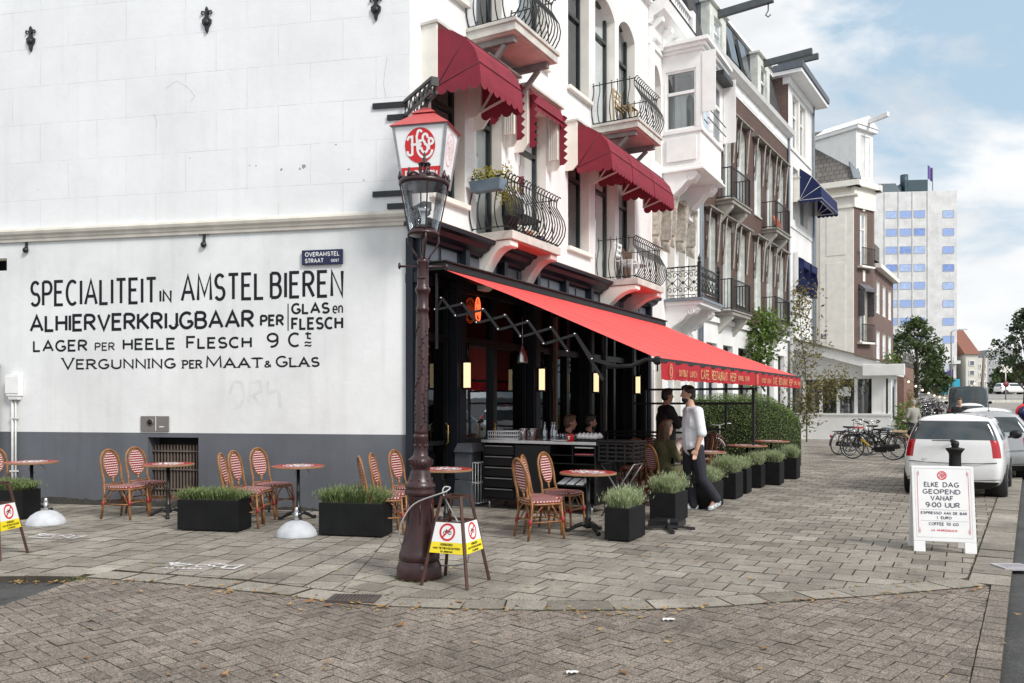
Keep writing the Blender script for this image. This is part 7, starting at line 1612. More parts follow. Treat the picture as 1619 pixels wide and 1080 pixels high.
def car(name, label, cat, loc, yaw, paint, Lc=3.55, W=.82, zb=.93, zr=1.47, taper=.57, hood=.9, van=False, tail=(.70, 1), z0=.19, plate=True, grp=None, badge=0):
    r = thing(name, label, cat, Matrix.Translation(loc) @ Matrix.Rotation(yaw, 4, 'Z'), grp); M = Matrix.Translation(loc) @ Matrix.Rotation(yaw, 4, 'Z'); m = MB(M)
    gl = (zb+.06, zr-.10); ZZ = [z0, z0, z0+.10, .50*zb+.06, .76*zb, zb, gl[0], (gl[0]+gl[1])/2, gl[1], zr-.035, zr]
    def sec(x, wk, top, dx=None, rk=1.0):
        pts = []
        for i, z in enumerate(ZZ):
            wy = [0, .86, .97, 1.02, 1.01, .97, .94, (.95+taper)/2+.05, taper+.07, taper-.06, 0][i]*W*wk
            zz = z if z <= top else top-.02*(10-i)*.0+0
            if z > top: zz = top+.012*(i-6); wy *= .96
            pts.append((x+(dx[i] if dx else 0), wy, zz))
        return pts
    sl = .0 if van else 1
    rdx = [.10, .05, -.03, -.05, -.02, .0, .02*sl, .06*sl, .11*sl, .16*sl+.02, .18*sl+.02]
    S = [sec(.0, .95, zr-.03, rdx), sec(.42, 1.0, zr), sec(.55, 1.0, zr), sec(1.35, 1.0, zr+.005), sec(1.45, 1.0, zr+.005), sec(Lc*.60, 1.0, zr-.02)]
    S += [sec(Lc*.60+.12, 1, zr-.07), sec(Lc*.78, .99, zb+.06), sec(Lc*.92, .95, zb-.10), sec(Lc, .82, zb-.26)]
    n = len(ZZ); vs = []; fs = []; ms = []
    for s in S:
        vs += [(x, y, z) for x, y, z in s]+[(x, -y, z) for x, y, z in s]
    row = 2*n
    for k in range(len(S)-1):
        for i in range(n-1):
            for sd in (0, n):
                a, b = k*row+sd+i, (k+1)*row+sd+i; fs.append((a, b, b+1, a+1))
                g_ = 6 <= i <= 7 and k in (1, 3, 4, 5) and not (k == 1 and False)
                if van and k < 4: g_ = False
                ms.append(1 if (g_ and k != 2) or (k == 6 and i >= 6) or (k == 6 and i in (8, 9)) else (2 if i == 1 and False else 0))
    C_ = [-1, -.83, -.55, -.2, .2, .55, .83, 1]; base = len(vs); cap = []
    for i in range(n):
        x, y, z = S[0][i]
        for c in C_: vs.append((x-.05*(1-c*c), y*c, z))
    K = len(C_)
    for i in range(1, n-1):
        for j in range(K-1):
            a = base+i*K+j; fs.append((a, a+1, a+K+1, a+K)); mid = abs((C_[j]+C_[j+1])/2); mt = 0
            if 6 <= i <= 7 and mid < .95 and not van: mt = 1
            if i == 6 and van and .3 < mid < .7 or (i == 7 and van and .3 < mid < .7): mt = 1
            if i in (tail if isinstance(tail[0], int) else (4,)) and mid > .8: mt = 3
            if i == 1: mt = 2
            ms.append(mt)
    x, y, z = S[-1][0]; fs.append(tuple((len(S)-1)*row+i for i in range(n))+tuple((len(S)-1)*row+n+i for i in range(n-2, 0, -1))); ms.append(0)
    m.add(vs, fs); m.m = ms; m.s = [True]*len(fs)
    o = m.build('body', [paint, CGLASS, BLKPL, TAIL], r)
    bm = bmesh.new(); bm.from_mesh(o.data); bmesh.ops.remove_doubles(bm, verts=bm.verts, dist=.0008); bmesh.ops.recalc_face_normals(bm, faces=bm.faces); bm.to_mesh(o.data); bm.free()
    q = o.modifiers.new('sub', 'SUBSURF'); q.levels = q.render_levels = 2
    split_mats(o, ['body', 'window', 'bumper_trim', 'tail_light'], r)
    for x in (.62, Lc-.68):
        for sy in (-1, 1):
            k = MB(M); k.tube([(x, sy*(W*.60), .34), (x, sy*(W*.985), .34)], .365, 24); k.build('wheel_arch', DARKIN, r); wheel_local(r, M, x, sy*(W-.075), .30 if not van else .34)
    for sy in (-1, 1):
        k = MB(M); k.sph((Lc*.66, sy*(W+.10), zb+.12), (.07, .11, .085), 10, 6); k.beam((Lc*.66, sy*(W-.02), zb+.06), (Lc*.66, sy*(W+.08), zb+.10), .04); k.build('mirror', BLKPL, r)
    if not van:
        k = MB(M); k.box(-.105, -.085, -.02, .30, zb+.06, zb+.075); k.sph((-.09, -.02, zb+.06), (.03, .05, .03), 8, 5); k.build('wiper', BLKPL, r)
        k = MB(M); k.tube([(.55, 0, zr), (.40, 0, zr+.18)], .006, 5); k.lathe([(.03, zr-.01), (.015, zr+.02), (0, zr+.025)], (.55, 0, 0), 8); k.build('antenna', BLKPL, r)
        if badge: k = MB(M @ Matrix.Translation((-.062, 0, 0)) @ Matrix.Rotation(R(-90), 4, 'Z')); text(k, 'MII', -.46, -.36, .645, .685, .009, 0); k.build('badge', CHROME, r, recalc=False)
        k = MB(M); k.tube([(-.045, -W*.86, .64), (-.088, -W*.5, .62), (-.093, 0, .615), (-.088, W*.5, .62), (-.045, W*.86, .64)], .006, 5); k.tube([(-.03, -W*.93, .36), (-.095, -W*.5, .335), (-.1, 0, .33), (-.095, W*.5, .335), (-.03, W*.93, .36)], .006, 5); k.build('panel_gap', DARKIN, r)
        if plate: k = MB(M); k.box(-.10, -.088, -.26, .26, .42, .53); k.build('number_plate', mat('yellow number plate', (.75, .55, .04), .5), r)
    return r
def wheel_local(par, M, x, y, r, w_=.19):
    s = 1 if y > 0 else -1; E = M @ Matrix.Translation((x, y, r)) @ Matrix.Rotation(R(90), 4, 'X'); m = MB(E)
    m.lathe([(r*.62, -w_/2), (r*.93, -w_/2), (r, -w_*.36), (r, w_*.36), (r*.93, w_/2), (r*.62, w_/2)], n=28); t = m.build('wheel', RUBBER, par)
    m = MB(E); m.lathe([(0, -s*w_*.30), (r*.2, -s*w_*.34), (r*.60, -s*w_*.40), (r*.66, -s*w_*.47), (r*.66, s*w_*.3)], n=20)
    for k in range(7): a = k*.898; m.beam((.05*math.cos(a), .05*math.sin(a), -s*w_*.42), (r*.6*math.cos(a), r*.6*math.sin(a), -s*w_*.47), .045, .02)
    m.build('rim', mat('silver wheel rim', (.42, .43, .44), .35, metal=.8), t)
CARW = mat('white car paint', (.80, .80, .80), .25, var=.02, bmp=0, coat=.8); CARS = mat('silver car paint', (.46, .47, .48), .3, metal=.4, var=.03, bmp=0, coat=.6); VANB = mat('dark grey van paint', (.05, .065, .075), .3, var=.05, bmp=0, coat=.6)
YAW = math.atan2(.8458, .5335)
def at_street(p0, k, off=0): q = Vector((p0[0], p0[1], 0))+Vector((RD.x, RD.y, 0))*k-Vector((RN.x, RN.y, 0))*off; q.z = zg(q.y)-.03; return q
rc = (7.52, 14.05)
car('hatchback', 'white small hatchback with red corner tail lights parked behind the pavement board', 'car', at_street(rc, 0), YAW-.01, CARW, tail=(4, 5), W=.775, zr=1.45, Lc=3.4, taper=.67, badge=1, grp='cars parked along the road')
car('hatchback', 'silver grey hatchback parked directly ahead of the white one', 'car', at_street(rc, 4.6, .35), YAW-.0, CARS, Lc=4.0, W=.86, zr=1.46, tail=(4,), grp='cars parked along the road')
car('estate_car', 'white estate car with roof rails parked third in the row', 'car', at_street(rc, 9.8, .1), YAW-.0, CARW, Lc=4.5, W=.9, zr=1.52, tail=(5, 6), grp='cars parked along the road')
car('hatchback', 'white car far along the row, in front of the dark van', 'car', Vector((20.6, 37, zg(37)-.03)), R(60.5), CARW, Lc=4.2, zr=1.5, tail=(5,), grp='cars parked along the road', plate=False)
car('hatchback', 'second white car far along the row, nearer than the one by the van', 'car', Vector((17.75, 31, zg(31)-.03)), R(60), CARW, Lc=4.0, zr=1.45, tail=(5,), grp='cars parked along the road', plate=False)
car('delivery_van', 'dark grey van with two rear windows parked at the far end of the row', 'van', Vector((24.4, 44, zg(44)-.03)), R(61), VANB, Lc=5.2, W=1.0, zb=1.15, zr=2.15, taper=.86, van=True, tail=(3,))
for dx, Y, lb, p_ in ((1577, 108, 'white car far off, crossing on the bridge road', CARW), (1616, 112, 'pale car at the far right picture edge on the bridge road', CARS)):
    p = D(dx, 638, Y); car('distant_car', lb, 'car', (p.x, p.y, zg(Y)), R(5), p_, Lc=4.2, tail=(4,), plate=False, grp='cars on the bridge road')
# ---------------------------------------------------------------- bicycles
def bicycle(label, fc=BLKPL, sad=BLKPL, bar_c=CHROME, extra=None):
    r = thing('bicycle', label, 'bicycle', None, 'parked city bicycles'); wr = .345; rx, fx = -.54, .56
    for x in (rx, fx):
        E = Matrix.Translation((x, 0, wr)) @ Matrix.Rotation(R(90), 4, 'X'); m = MB(E); m.tube([(wr*.955*math.cos(a), wr*.955*math.sin(a), 0) for a in [i*.2244 for i in range(28)]], .017, 6, True); w_ = m.build('wheel', RUBBER, r)
        m = MB(E); m.tube([(wr*.895*math.cos(a), wr*.895*math.sin(a), 0) for a in [i*.2244 for i in range(28)]], .009, 5, True)
        for k in range(18): a = k*.349; m.beam((0, 0, .02*(-1)**k), (wr*.89*math.cos(a), wr*.89*math.sin(a), 0), .0028)
        m.tube([(0, 0, -.05), (0, 0, .05)], .02, 8); m.build('rim', STEEL, w_)
        m = MB(); a0, a1 = (20, 190) if x == rx else (35, 185); m.tube([(x+(wr+.03)*math.cos(R(a)), 0, wr+(wr+.03)*math.sin(R(a))) for a in range(a0, a1, 12)], .016, 5); m.build('fender', fc, r)
    m = MB(); bb = (-.06, 0, .29); hd = (.40, 0, .80); hl = (.43, 0, .66); st = (-.20, 0, .70)
    m.tube([hl, (.2, 0, .45), bb], .018, 7); m.tube([hd, (.15, 0, .56), (-.12, 0, .44)], .014, 7); m.tube([bb, st, (-.235, 0, .84)], .016, 7); m.tube([hd, hl], .021, 7)
    for s in (-.045, .045): m.tube([(bb[0], s, bb[2]), (rx, s, wr)], .010, 5); m.tube([(st[0]+.02, s*.5, st[2]-.06), (rx, s, wr)], .009, 5); m.tube([hl, (.46, s, .60), (fx, s, wr)], .012, 5)
    m.build('frame', fc, r)
    m = MB(); m.tube([(.40, 0, .80), (.375, 0, 1.0), (.39, 0, 1.03)], .013, 6); m.tube([(.20, -.29, 1.04), (.32, -.30, 1.07), (.40, -.22, 1.07), (.41, 0, 1.04), (.40, .22, 1.07), (.32, .30, 1.07), (.20, .29, 1.04)], .011, 6); m.build('handlebar', bar_c, r)
    m = MB()
    for s in (-1, 1): m.tube([(.18, s*.29, 1.035), (.30, s*.30, 1.068)], .017, 6)
    m.build('grip', BLKPL, r)
    m = MB(); m.prismz([(-.36, -.10), (-.30, -.115), (-.10, -.035), (-.02, -.015), (-.02, .015), (-.10, .035), (-.30, .115), (-.36, .10)], .84, .89); m.build('saddle', sad, r, bevel=.02)
    m = MB(); z = .735
    for y in (-.07, 0, .07): m.tube([(-.80, y, z), (-.25, y, z)], .007, 5)
    for x in (-.8, -.6, -.42): m.tube([(x, -.07, z), (x, .07, z)], .007, 5)
    for s in (-.07, .07): m.tube([(-.72, s, z), (rx, s*.8, wr)], .006, 5)
    m.build('rack', fc, r)
    m = MB(); m.prism([(-.62, .28), (-.58, .41), (-.1, .37), (.04, .30), (-.1, .22), (-.5, .26)], .05, .075); m.build('chain_case', BLKPL, r)
    m = MB(); m.beam((-.06, .09, .29), (.02, .09, .14), .02); m.beam((-.06, -.09, .29), (-.14, -.09, .44), .02); m.box(-.03, .07, .09, .17, .125, .145); m.box(-.19, -.09, -.17, -.09, .435, .455); m.build('pedal', GREYIRON, r)
    m = MB(); m.sph((.50, 0, .80), (.05, .04, .045), 8, 6); m.build('headlamp', CHROME, r); m = MB(); m.box(-.90, -.88, -.03, .03, .55, .62); m.build('rear_reflector', TAIL, r)
    m = MB(); m.tube([(-.42, .06, .30), (-.36, .20, .01)], .009, 5); m.build('kickstand', GREYIRON, r)
    return r
REDB = mat('red saddle cover', (.48, .03, .03), .5); BLUEF = mat('dark blue bicycle paint', (.03, .04, .10), .35, coat=.3)
def park(o, ra, fb, lean=7):
    """rear and front tyre contact points from the photo"""
    c = (ra+fb)/2; d = (fb-ra); o.location = (c.x, c.y, .002); o.rotation_euler = (R(lean), 0, math.atan2(d.y, d.x)); return o
k1 = bicycle('black city bicycle with a yellow lock on its frame in the parked group')
m = MB(); m.beam((.30, -.02, .58), (.10, -.02, .38), .07, .05); m.build('frame_bag', mat('yellow lock', (.7, .42, .02), .5), k1)
park(k1, G(1413, 728), G(1348, 725.4), -6)
for (a, b, fc, sad, lb, ln_) in (((1313, 719.5), (1380, 717.6), BLKPL, BLKPL, 'black bicycle at the pavilion end of the parked group with a rear rack', 6), ((1330, 721.5), (1392, 718.6), BLKPL, REDB, 'black bicycle with a red saddle cover in the parked group', 6), ((1400, 716), (1341, 714), BLUEF, BLKPL, 'dark blue bicycle deep in the parked group, mostly hidden by the others', -5), ((1426, 724), (1366, 720.6), BLKPL, mat('grey green saddle', (.2, .24, .23), .5), 'black bicycle with a grey saddle at the road end of the parked group', -6), ((1452, 708), (1404, 706.6), GREYIRON, BLKPL, 'grey bicycle just in front of the pale wooden box on legs', 4)):
    park(bicycle(lb, fc, sad), G(*a), G(*b), ln_)
hb = bicycle('bicycle with a white handlebar and white rear mudguard leaning before the hedge', mat('dark red bicycle paint', (.12, .015, .025), .35), BLKPL, WHTPL); p = G(1190, 733); q = G(1122, 738); park(hb, p, q, 5)
for o in kids(hb):
    if o.name.startswith('fender'): o.data.materials[0] = WHTPL
far = bicycle('distant parked bicycle in the crowded rack beyond the pavilion', BLKPL); place(far, (18.6, 37, zg(37)+.01), R(20)); far['group'] = 'bicycles crowded in the far rack'
q_ = random.Random(8)
for i in range(26):
    o = dup(far); row = i % 3; o.location = ((.500+.010*row)*(37+(i//3)*3.2)+q_.uniform(-.2, .2), 37+(i//3)*3.2+row*.5+q_.uniform(-.4, .4), 0); o.location.z = zg(o.location.y)+.01; o.rotation_euler = (R(q_.uniform(-6, 6)), 0, R(q_.choice([15, 200])+q_.uniform(-14, 14)))
# ================================================================ PEOPLE
SKIN = mat('skin', (.52, .30, .21), .5, var=.10, scale=8, bmp=.03); SKIN2 = mat('tanned skin', (.40, .21, .14), .5, var=.1, bmp=.03)
HAIRD = mat('near black hair', (.016, .012, .010), .5, var=.5, scale=30, bmp=.4, bscale=90); HAIRB = mat('brown hair', (.10, .05, .027), .5, var=.5, scale=26, bmp=.4, bscale=90); HAIRG = mat('grey blond hair', (.30, .26, .20), .55, var=.3, scale=26)
SHIRT = mat('white cotton shirt', (.78, .79, .83), .8, var=.07, scale=9, bmp=.5, bscale=14); DENIM = mat('dark navy trousers', (.016, .017, .027), .8, var=.35, scale=7, bmp=.4, bscale=20); BLKCL = mat('black cloth', (.012, .012, .013), .85, var=.3, bmp=.3, bscale=20); OLIVE = mat('olive green dress', (.085, .085, .038), .85, var=.3, scale=6, bmp=.4, bscale=16); GREYC = mat('grey quilted jacket', (.30, .29, .26), .8, var=.2)
def cap(m, a, b, ra, rb, n=12):
    a, b = Vector(a), Vector(b); k = 5; m.tube([a.lerp(b, i/k) for i in range(k+1)], [ra+(rb-ra)*i/k for i in range(k+1)], n); m.sph(a, ra, n, 8); m.sph(b, rb, n, 8)
def blend(m, name, mt, par, vox=.012, sm=5):
    o = m.build(name, mt, par); q = o.modifiers.new('remesh', 'REMESH'); q.mode = 'VOXEL'; q.voxel_size = vox; q.use_smooth_shade = True; q = o.modifiers.new('smooth', 'SMOOTH'); q.iterations = sm; q.factor = .5; applied(o); return o
def rot_to(fwd): return Matrix.Rotation(fwd, 3, 'Z')
def person(label, M, J, hair, cl_top, cl_leg, skin=SKIN, sleeve=1.0, shoes=BLKCL, longhair=0, beard=False, dress=False, face=0, vox=.012, build=1.0, group=None):
    """J: joints in metres, x forward, y to the figure's left"""
    r = thing('person', label, 'person', M, group); J = {k: Vector(v) for k, v in J.items()}; B = build; g = J.get
    hd, nk, ch, pv_ = J['head'], J['neck'], J['chest'], J['pelvis']; HR = Matrix.Rotation(face, 3, 'Z'); f = lambda x, y, z: hd+HR @ Vector((x, y, z))
    m = MB(M)
    m.sph(hd+Vector((0, 0, .02)), (.098, .078, .108), 16, 10, HR); m.sph(f(.026, 0, -.055), (.066, .056, .068), 14, 8, HR); m.sph(f(.055, 0, -.095), (.032, .03, .024), 8, 6, HR)
    cap(m, f(.092, 0, .018), f(.108, 0, -.024), .011, .015, 8); m.sph(f(.084, 0, -.060), (.016, .024, .008), 8, 5, HR); m.sph(f(.078, 0, .032), (.02, .05, .011), 8, 5, HR)
    for s in (-1, 1): m.sph(f(-.008, s*.079, -.005), (.022, .010, .032), 8, 6, HR)
    cap(m, nk-Vector((0, 0, .03)), f(-.015, 0, -.07), .062*B, .056)
    m.sph(ch, (.105*B, .155*B, .20), 14, 10); m.sph(pv_, (.105*B, .145*B, .13), 14, 8); cap(m, ch, pv_, .11*B, .11*B)
    for s in 'LR':
        sh, el, wr = J['sh'+s], J['el'+s], J['wr'+s]; cap(m, nk-Vector((0, 0, .04)), sh, .055*B, .056*B); cap(m, sh, el, .052*B, .042*B); cap(m, el, wr, .041*B, .028*B)
        d = (J['hd'+s]-wr).normalized() if 'hd'+s in J else (wr-el).normalized(); fw = Vector((1, 0, 0))-d*d.x; fw = fw.normalized() if fw.length > .1 else Vector((0, 0, 1)); sd = d.cross(fw)
        pc = wr+d*.045; cap(m, wr, pc+d*.03+fw*.018, .026, .022, 8); cap(m, wr, pc+d*.03-fw*.018, .026, .022, 8)
        for k in range(4):
            b0 = pc+d*.042+fw*(.027-.018*k); ln_ = (.072, .080, .074, .058)[k]; cu = sd*(-.018 if s == 'L' else .018); cap(m, b0, b0+d*ln_*.5+cu*.4, .0095, .009, 7); cap(m, b0+d*ln_*.5+cu*.4, b0+d*ln_+cu*1.3, .009, .008, 7)
        cap(m, wr+d*.02+fw*.02, wr+d*.055+fw*.052, .012, .011, 7); cap(m, wr+d*.055+fw*.052, wr+d*.09+fw*.055, .011, .009, 7)
        hp, kn, an, to = J['hp'+s], J['kn'+s], J['an'+s], J['to'+s]; cap(m, hp, kn, .082*B, .054*B); cap(m, kn, an, .054*B, .038*B); cap(m, an, to, .036, .03)
    blend(m, 'body', skin, r, vox, 4)
    m = MB(M); e = .016
    m.sph(ch+Vector((-.005, 0, .0)), (.118*B+e*.5, .165*B+e*.5, .215), 14, 10); cap(m, ch, pv_, .118*B+e, .122*B+e*.7); m.sph(pv_+Vector((0, 0, .0 if not dress else -.05)), (.118*B+e*.6, .158*B+e*.6, .12), 14, 8); cap(m, nk-Vector((0, 0, .055)), nk-Vector((0, 0, .0)), .075*B, .064)
    for s in 'LR':
        sh, el, wr = J['sh'+s], J['el'+s], J['wr'+s]; cap(m, nk-Vector((0, 0, .055)), sh, .064*B, .068*B); cap(m, sh, sh.lerp(el, min(1, sleeve)), .066*B, .058*B)
        if sleeve > 1: cap(m, el, el.lerp(wr, .92), .056*B, .043*B)
        else: c = sh.lerp(el, sleeve); cap(m, c-(el-sh)*.10, c, .060*B, .062*B)
        if dress: cap(m, J['hp'+s], J['kn'+s], .115*B, .10*B); cap(m, J['kn'+s], J['kn'+s].lerp(J['an'+s], .7), .10*B, .12*B)
    blend(m, 'top', cl_top, r, vox, 3)
    if not dress:
        m = MB(M); m.sph(pv_-Vector((0, 0, .03)), (.116*B, .152*B, .12), 14, 8)
        for s in 'LR': cap(m, J['hp'+s], J['kn'+s], .096*B, .070*B); cap(m, J['kn'+s], J['an'+s]-Vector((0, 0, .01)), .068*B, .060*B)
        blend(m, 'trousers', cl_leg, r, vox, 3)
    for s in 'LR':
        m = MB(M); an, to = J['an'+s], J['to'+s]; d = (to-an); dn = Vector((d.x, d.y, 0)).normalized() if Vector((d.x, d.y, 0)).length > .01 else Vector((1, 0, 0)); heel = J.get('he'+s, an+Vector((0, 0, -.045))-dn*.045)
        cap(m, heel, to, .042, .036); cap(m, an, heel.lerp(to, .35), .047, .040); cap(m, heel-Vector((0, 0, .018)), to-Vector((0, 0, .008)), .038, .034); blend(m, 'shoe', shoes, r, .008, 2)
    m = MB(M); m.sph(f(-.018, 0, .045), (.102, .088, .100), 16, 10, HR); m.sph(f(-.045, 0, -.01), (.075, .082, .085), 14, 8, HR); m.sph(f(.05, 0, .105), (.055, .062, .035), 12, 6, HR)
    if longhair:
        for s in (-1, 0, 1): cap(m, f(-.05, s*.055, .02), f(-.075, s*.075, -longhair), .06, .05)
    for k in range(26): a = k*2.4; zz = .06+.07*((k*.37) % 1); rr = .085*math.sqrt(max(0, 1-((zz-.03)/.12)**2)); m.sph(f(-.01+rr*math.cos(a), rr*.85*math.sin(a), zz), .024, 6, 5)
    h = blend(m, 'hair', hair, r, .009, 1)
    if beard: m = MB(M); m.sph(f(.032, 0, -.078), (.066, .059, .052), 12, 8, HR); blend(m, 'beard', hair, r, .009, 2)
    for s in (-1, 1): m = MB(M); m.sph(f(.083, s*.032, .014), (.010, .014, .009), 8, 6, HR); m.build('eye', mat('dark eye', (.02, .015, .012), .2), r)
    return r
def stand_pose(h=1.78, **kw):
    s = h/1.80
    J = dict(head=(.03, 0, 1.68), neck=(0, 0, 1.50), chest=(0, 0, 1.28), pelvis=(0, 0, .94), shL=(0, .185, 1.43), shR=(0, -.185, 1.43), elL=(-.03, .24, 1.14), elR=(-.03, -.24, 1.14), wrL=(.06, .25, .90), wrR=(.06, -.25, .90), hpL=(0, .09, .90), hpR=(0, -.09, .90), knL=(.02, .10, .49), knR=(.02, -.10, .49), anL=(-.02, .10, .085), anR=(-.02, -.10, .085), toL=(.16, .12, .035), toR=(.16, -.12, .035))
    J.update(kw); return {k: Vector(v)*s for k, v in J.items()}
def sit_pose(seat=.46, **kw):
    z = seat-.46
    J = dict(head=(.05, 0, 1.21), neck=(.0, 0, 1.04), chest=(-.02, 0, .83), pelvis=(-.04, 0, .55), shL=(0, .18, .97), shR=(0, -.18, .97), elL=(.10, .22, .74), elR=(.10, -.22, .74), wrL=(.32, .12, .78), wrR=(.32, -.12, .78), hpL=(0, .09, .53), hpR=(0, -.09, .53), knL=(.42, .11, .52), knR=(.42, -.11, .52), anL=(.40, .11, .09), anR=(.40, -.11, .09), toL=(.56, .12, .035), toR=(.56, -.12, .035))
    J.update(kw); return {k: Vector(v)+Vector((0, 0, z)) if k[:2] not in ('an', 'to') else Vector(v) for k, v in J.items()}
def pose(x, y, deg, z=0): return Matrix.Translation((x, y, z)) @ Matrix.Rotation(R(deg), 4, 'Z')
wp = G(1098, 806.5)
wt_ = person('waiter walking to the left in a white shirt with rolled sleeves and dark trousers', pose(wp.x, wp.y, 184), dict(head=(.10, 0, 1.735), neck=(.055, 0, 1.555), chest=(.03, 0, 1.33), pelvis=(.02, 0, .97), shL=(.0, .175, 1.475), shR=(.05, -.185, 1.475), elL=(-.04, .225, 1.17), elR=(.03, -.235, 1.18), wrL=(.035, .235, .93), wrR=(.08, -.24, .95), hpL=(.0, .09, .93), hpR=(.04, -.09, .93), knL=(-.075, .10, .50), knR=(.06, -.10, .49), anL=(-.30, .10, .19), anR=(-.01, -.11, .085), toL=(-.20, .11, .04), heL=(-.335, .10, .125), toR=(.16, -.12, .035)), HAIRD, SHIRT, DENIM, sleeve=1.0, shoes=mat('white trainer', (.55, .60, .62), .5, var=.75, scale=22), beard=True, vox=.008, build=1.24)
mp_ = D(1053, 638, 14.9)
person('standing man in black seen against the white wall behind the waiter, hand raised forward', pose(mp_.x, mp_.y, 10), stand_pose(1.86, elL=(.10, .26, 1.18), wrL=(.33, .16, 1.28), elR=(.12, -.25, 1.18), wrR=(.38, -.14, 1.33), hdR=(.46, -.10, 1.36), hdL=(.42, .12, 1.32)), HAIRD, BLKCL, BLKCL, SKIN2, sleeve=2, build=1.4)
person('woman with long brown hair in an olive green dress sitting with her back turned', pose(2.40, 12.97, 25), sit_pose(), HAIRB, OLIVE, OLIVE, sleeve=2, longhair=.24, dress=True)
person('woman with brown hair and a pale top sitting beyond the olive dress', pose(2.98, 13.78, 238), sit_pose(.44), HAIRB, mat('pale pink top', (.60, .50, .46), .8), BLKCL, sleeve=.6, longhair=.20)
for px, Y, hr, tp, lb in ((897, 13.9, HAIRB, BLKCL, 'seated man with short hair and glasses pushed up, left head above the bar'), (929, 14.3, HAIRD, BLKCL, 'seated man with dark hair and beard in profile, right head above the bar')):
    p = D(px, 638, Y); person(lb, pose(p.x, p.y, 8), sit_pose(.52), hr, tp, BLKCL, SKIN2, sleeve=2, beard=hr is HAIRD, build=1.08); chair(p.x-.05, p.y, 8, 'bistro chair under the '+('left' if px < 910 else 'right')+' man seated behind the bar')
p = D(1444, 638, 31); person('elderly person in a grey jacket standing by the far bicycles, back to the camera', pose(p.x, p.y, 100), stand_pose(1.72, wrL=(.2, .2, 1.1), elL=(.02, .26, 1.14)), HAIRG, GREYC, DENIM, sleeve=2, vox=.016, build=1.12)
p = D(1517, 638, 29); person('man in a black jacket standing behind the parked cars, facing the camera', pose(p.x, p.y, 245), stand_pose(1.78), HAIRB, BLKCL, BLKCL, sleeve=2, vox=.016, build=1.15)
# ================================================================ PLANTS, TREES, FAR STREET
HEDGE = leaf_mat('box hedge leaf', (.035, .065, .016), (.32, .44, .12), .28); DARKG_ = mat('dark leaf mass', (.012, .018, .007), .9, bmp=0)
HM = frame(FA @ Vector((12.3, 0, 0)), (.8748, -.4845)); hr_ = thing('clipped_hedge', 'large clipped box hedge with a rounded top at the end of the terrace', 'hedge', HM); m = MB(HM); q_ = random.Random(21)
hx0, hx1, hd_, hz = .6, 3.36, .85, 1.84
def hp_(u, v, k=1.0): # u along, v round the section
    a = math.pi*v; c = hx0+(hx1-hx0)*u; end = min(1, (1-u)*2.2); e = math.sin(min(1, end)*math.pi/2)**.6
    cs, sn = math.cos(a), math.sin(a); return Vector((c, hd_*k*e*math.copysign(abs(cs)**.6, cs), (hz*k*(.55+.45*e))*abs(sn)**.62))
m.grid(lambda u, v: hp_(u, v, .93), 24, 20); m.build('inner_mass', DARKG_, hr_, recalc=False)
m = MB(HM)
for i in range(26000):
    u = q_.random()**.8; v = q_.random(); b = hp_(u, v, q_.uniform(.93, 1.02)+.02*math.sin(u*17)*math.sin(v*11)); n_ = (b-Vector((b.x, 0, .7))).normalized()+Vector((q_.gauss(0, .7), q_.gauss(0, .7), q_.gauss(.1, .7))); n_.normalize(); a = n_.orthogonal().normalized(); t = n_.cross(a); an = q_.uniform(0, 6.28); a, t = a*math.cos(an)+t*math.sin(an), t*math.cos(an)-a*math.sin(an); s = q_.uniform(.010, .020); m.rv = q_.random()**1.6; m.add([b-a*s, b+t*s*.6, b+a*s, b-t*s*.6], [(0, 1, 2, 3)])
m.build('foliage', HEDGE, hr_, recalc=False)
def leaves(m, c, rad, n, s, q, flat=0):
    c = Vector(c)
    for i in range(n):
        v = Vector((q.gauss(0, .5), q.gauss(0, .5), q.gauss(0, .5)))
        if v.length > 1: v.normalize()
        p = c+Vector((v.x*rad[0], v.y*rad[1], v.z*rad[2])); nrm = Vector((q.gauss(0, 1), q.gauss(0, 1), q.gauss(.4, 1))).normalized(); a = nrm.orthogonal().normalized(); b = nrm.cross(a); t = q.uniform(0, 6.28); a, b = a*math.cos(t)+b*math.sin(t), b*math.cos(t)-a*math.sin(t); k = s*q.uniform(.6, 1.4); m.rv = min(1, max(0, q.random()*.75+.25*v.z+.1)); m.add([p-a*k, p+b*k*.45, p+a*k, p-b*k*.45], [(0, 1, 2, 3)])
VINE = leaf_mat('vine leaf', (.035, .07, .012), (.20, .30, .06), .35); RUSTL = leaf_mat('autumn creeper leaf', (.05, .07, .02), (.30, .24, .09), .35); TREEL = leaf_mat('tree leaf', (.018, .032, .010), (.10, .15, .035), .3); PINEL = leaf_mat('dark tree leaf', (.010, .022, .010), (.06, .10, .03), .25)
TWIG = mat('grey brown bark', (.09, .07, .05), .9, var=.3, bmp=.5, bscale=18)
def climber(nm, lb, pts, lf, n, s, rad, seed, stem=.03, cat='plant'):
    q = random.Random(seed); r = thing(nm, lb, cat, Matrix.Translation(pts[0])); m = MB(); P = smooth(pts, 6); m.tube(P, [stem*(1-.7*i/len(P)) for i in range(len(P))], 6)
    tw = []
    for i in range(len(P)//3, len(P), 2):
        d = Vector((q.gauss(0, 1), q.gauss(0, .5), q.gauss(.2, .7))).normalized()*rad*q.uniform(.6, 1.3); m.tube([P[i], P[i]+d*.5+Vector((0, 0, .05)), P[i]+d], [.012, .008, .004], 4); tw.append(P[i]+d*.7)
    m.build('stem', TWIG, r); m = MB()
    for p in P[len(P)//3:]+tw: leaves(m, p, (rad*.7, rad*.6, rad*.8), max(2, n//(len(P)+len(tw))), s, q)
    m.build('foliage', lf, r, recalc=False); return r
b = lambda t, p, z: B0+D2*t+N2*p+Vector((0, 0, z))
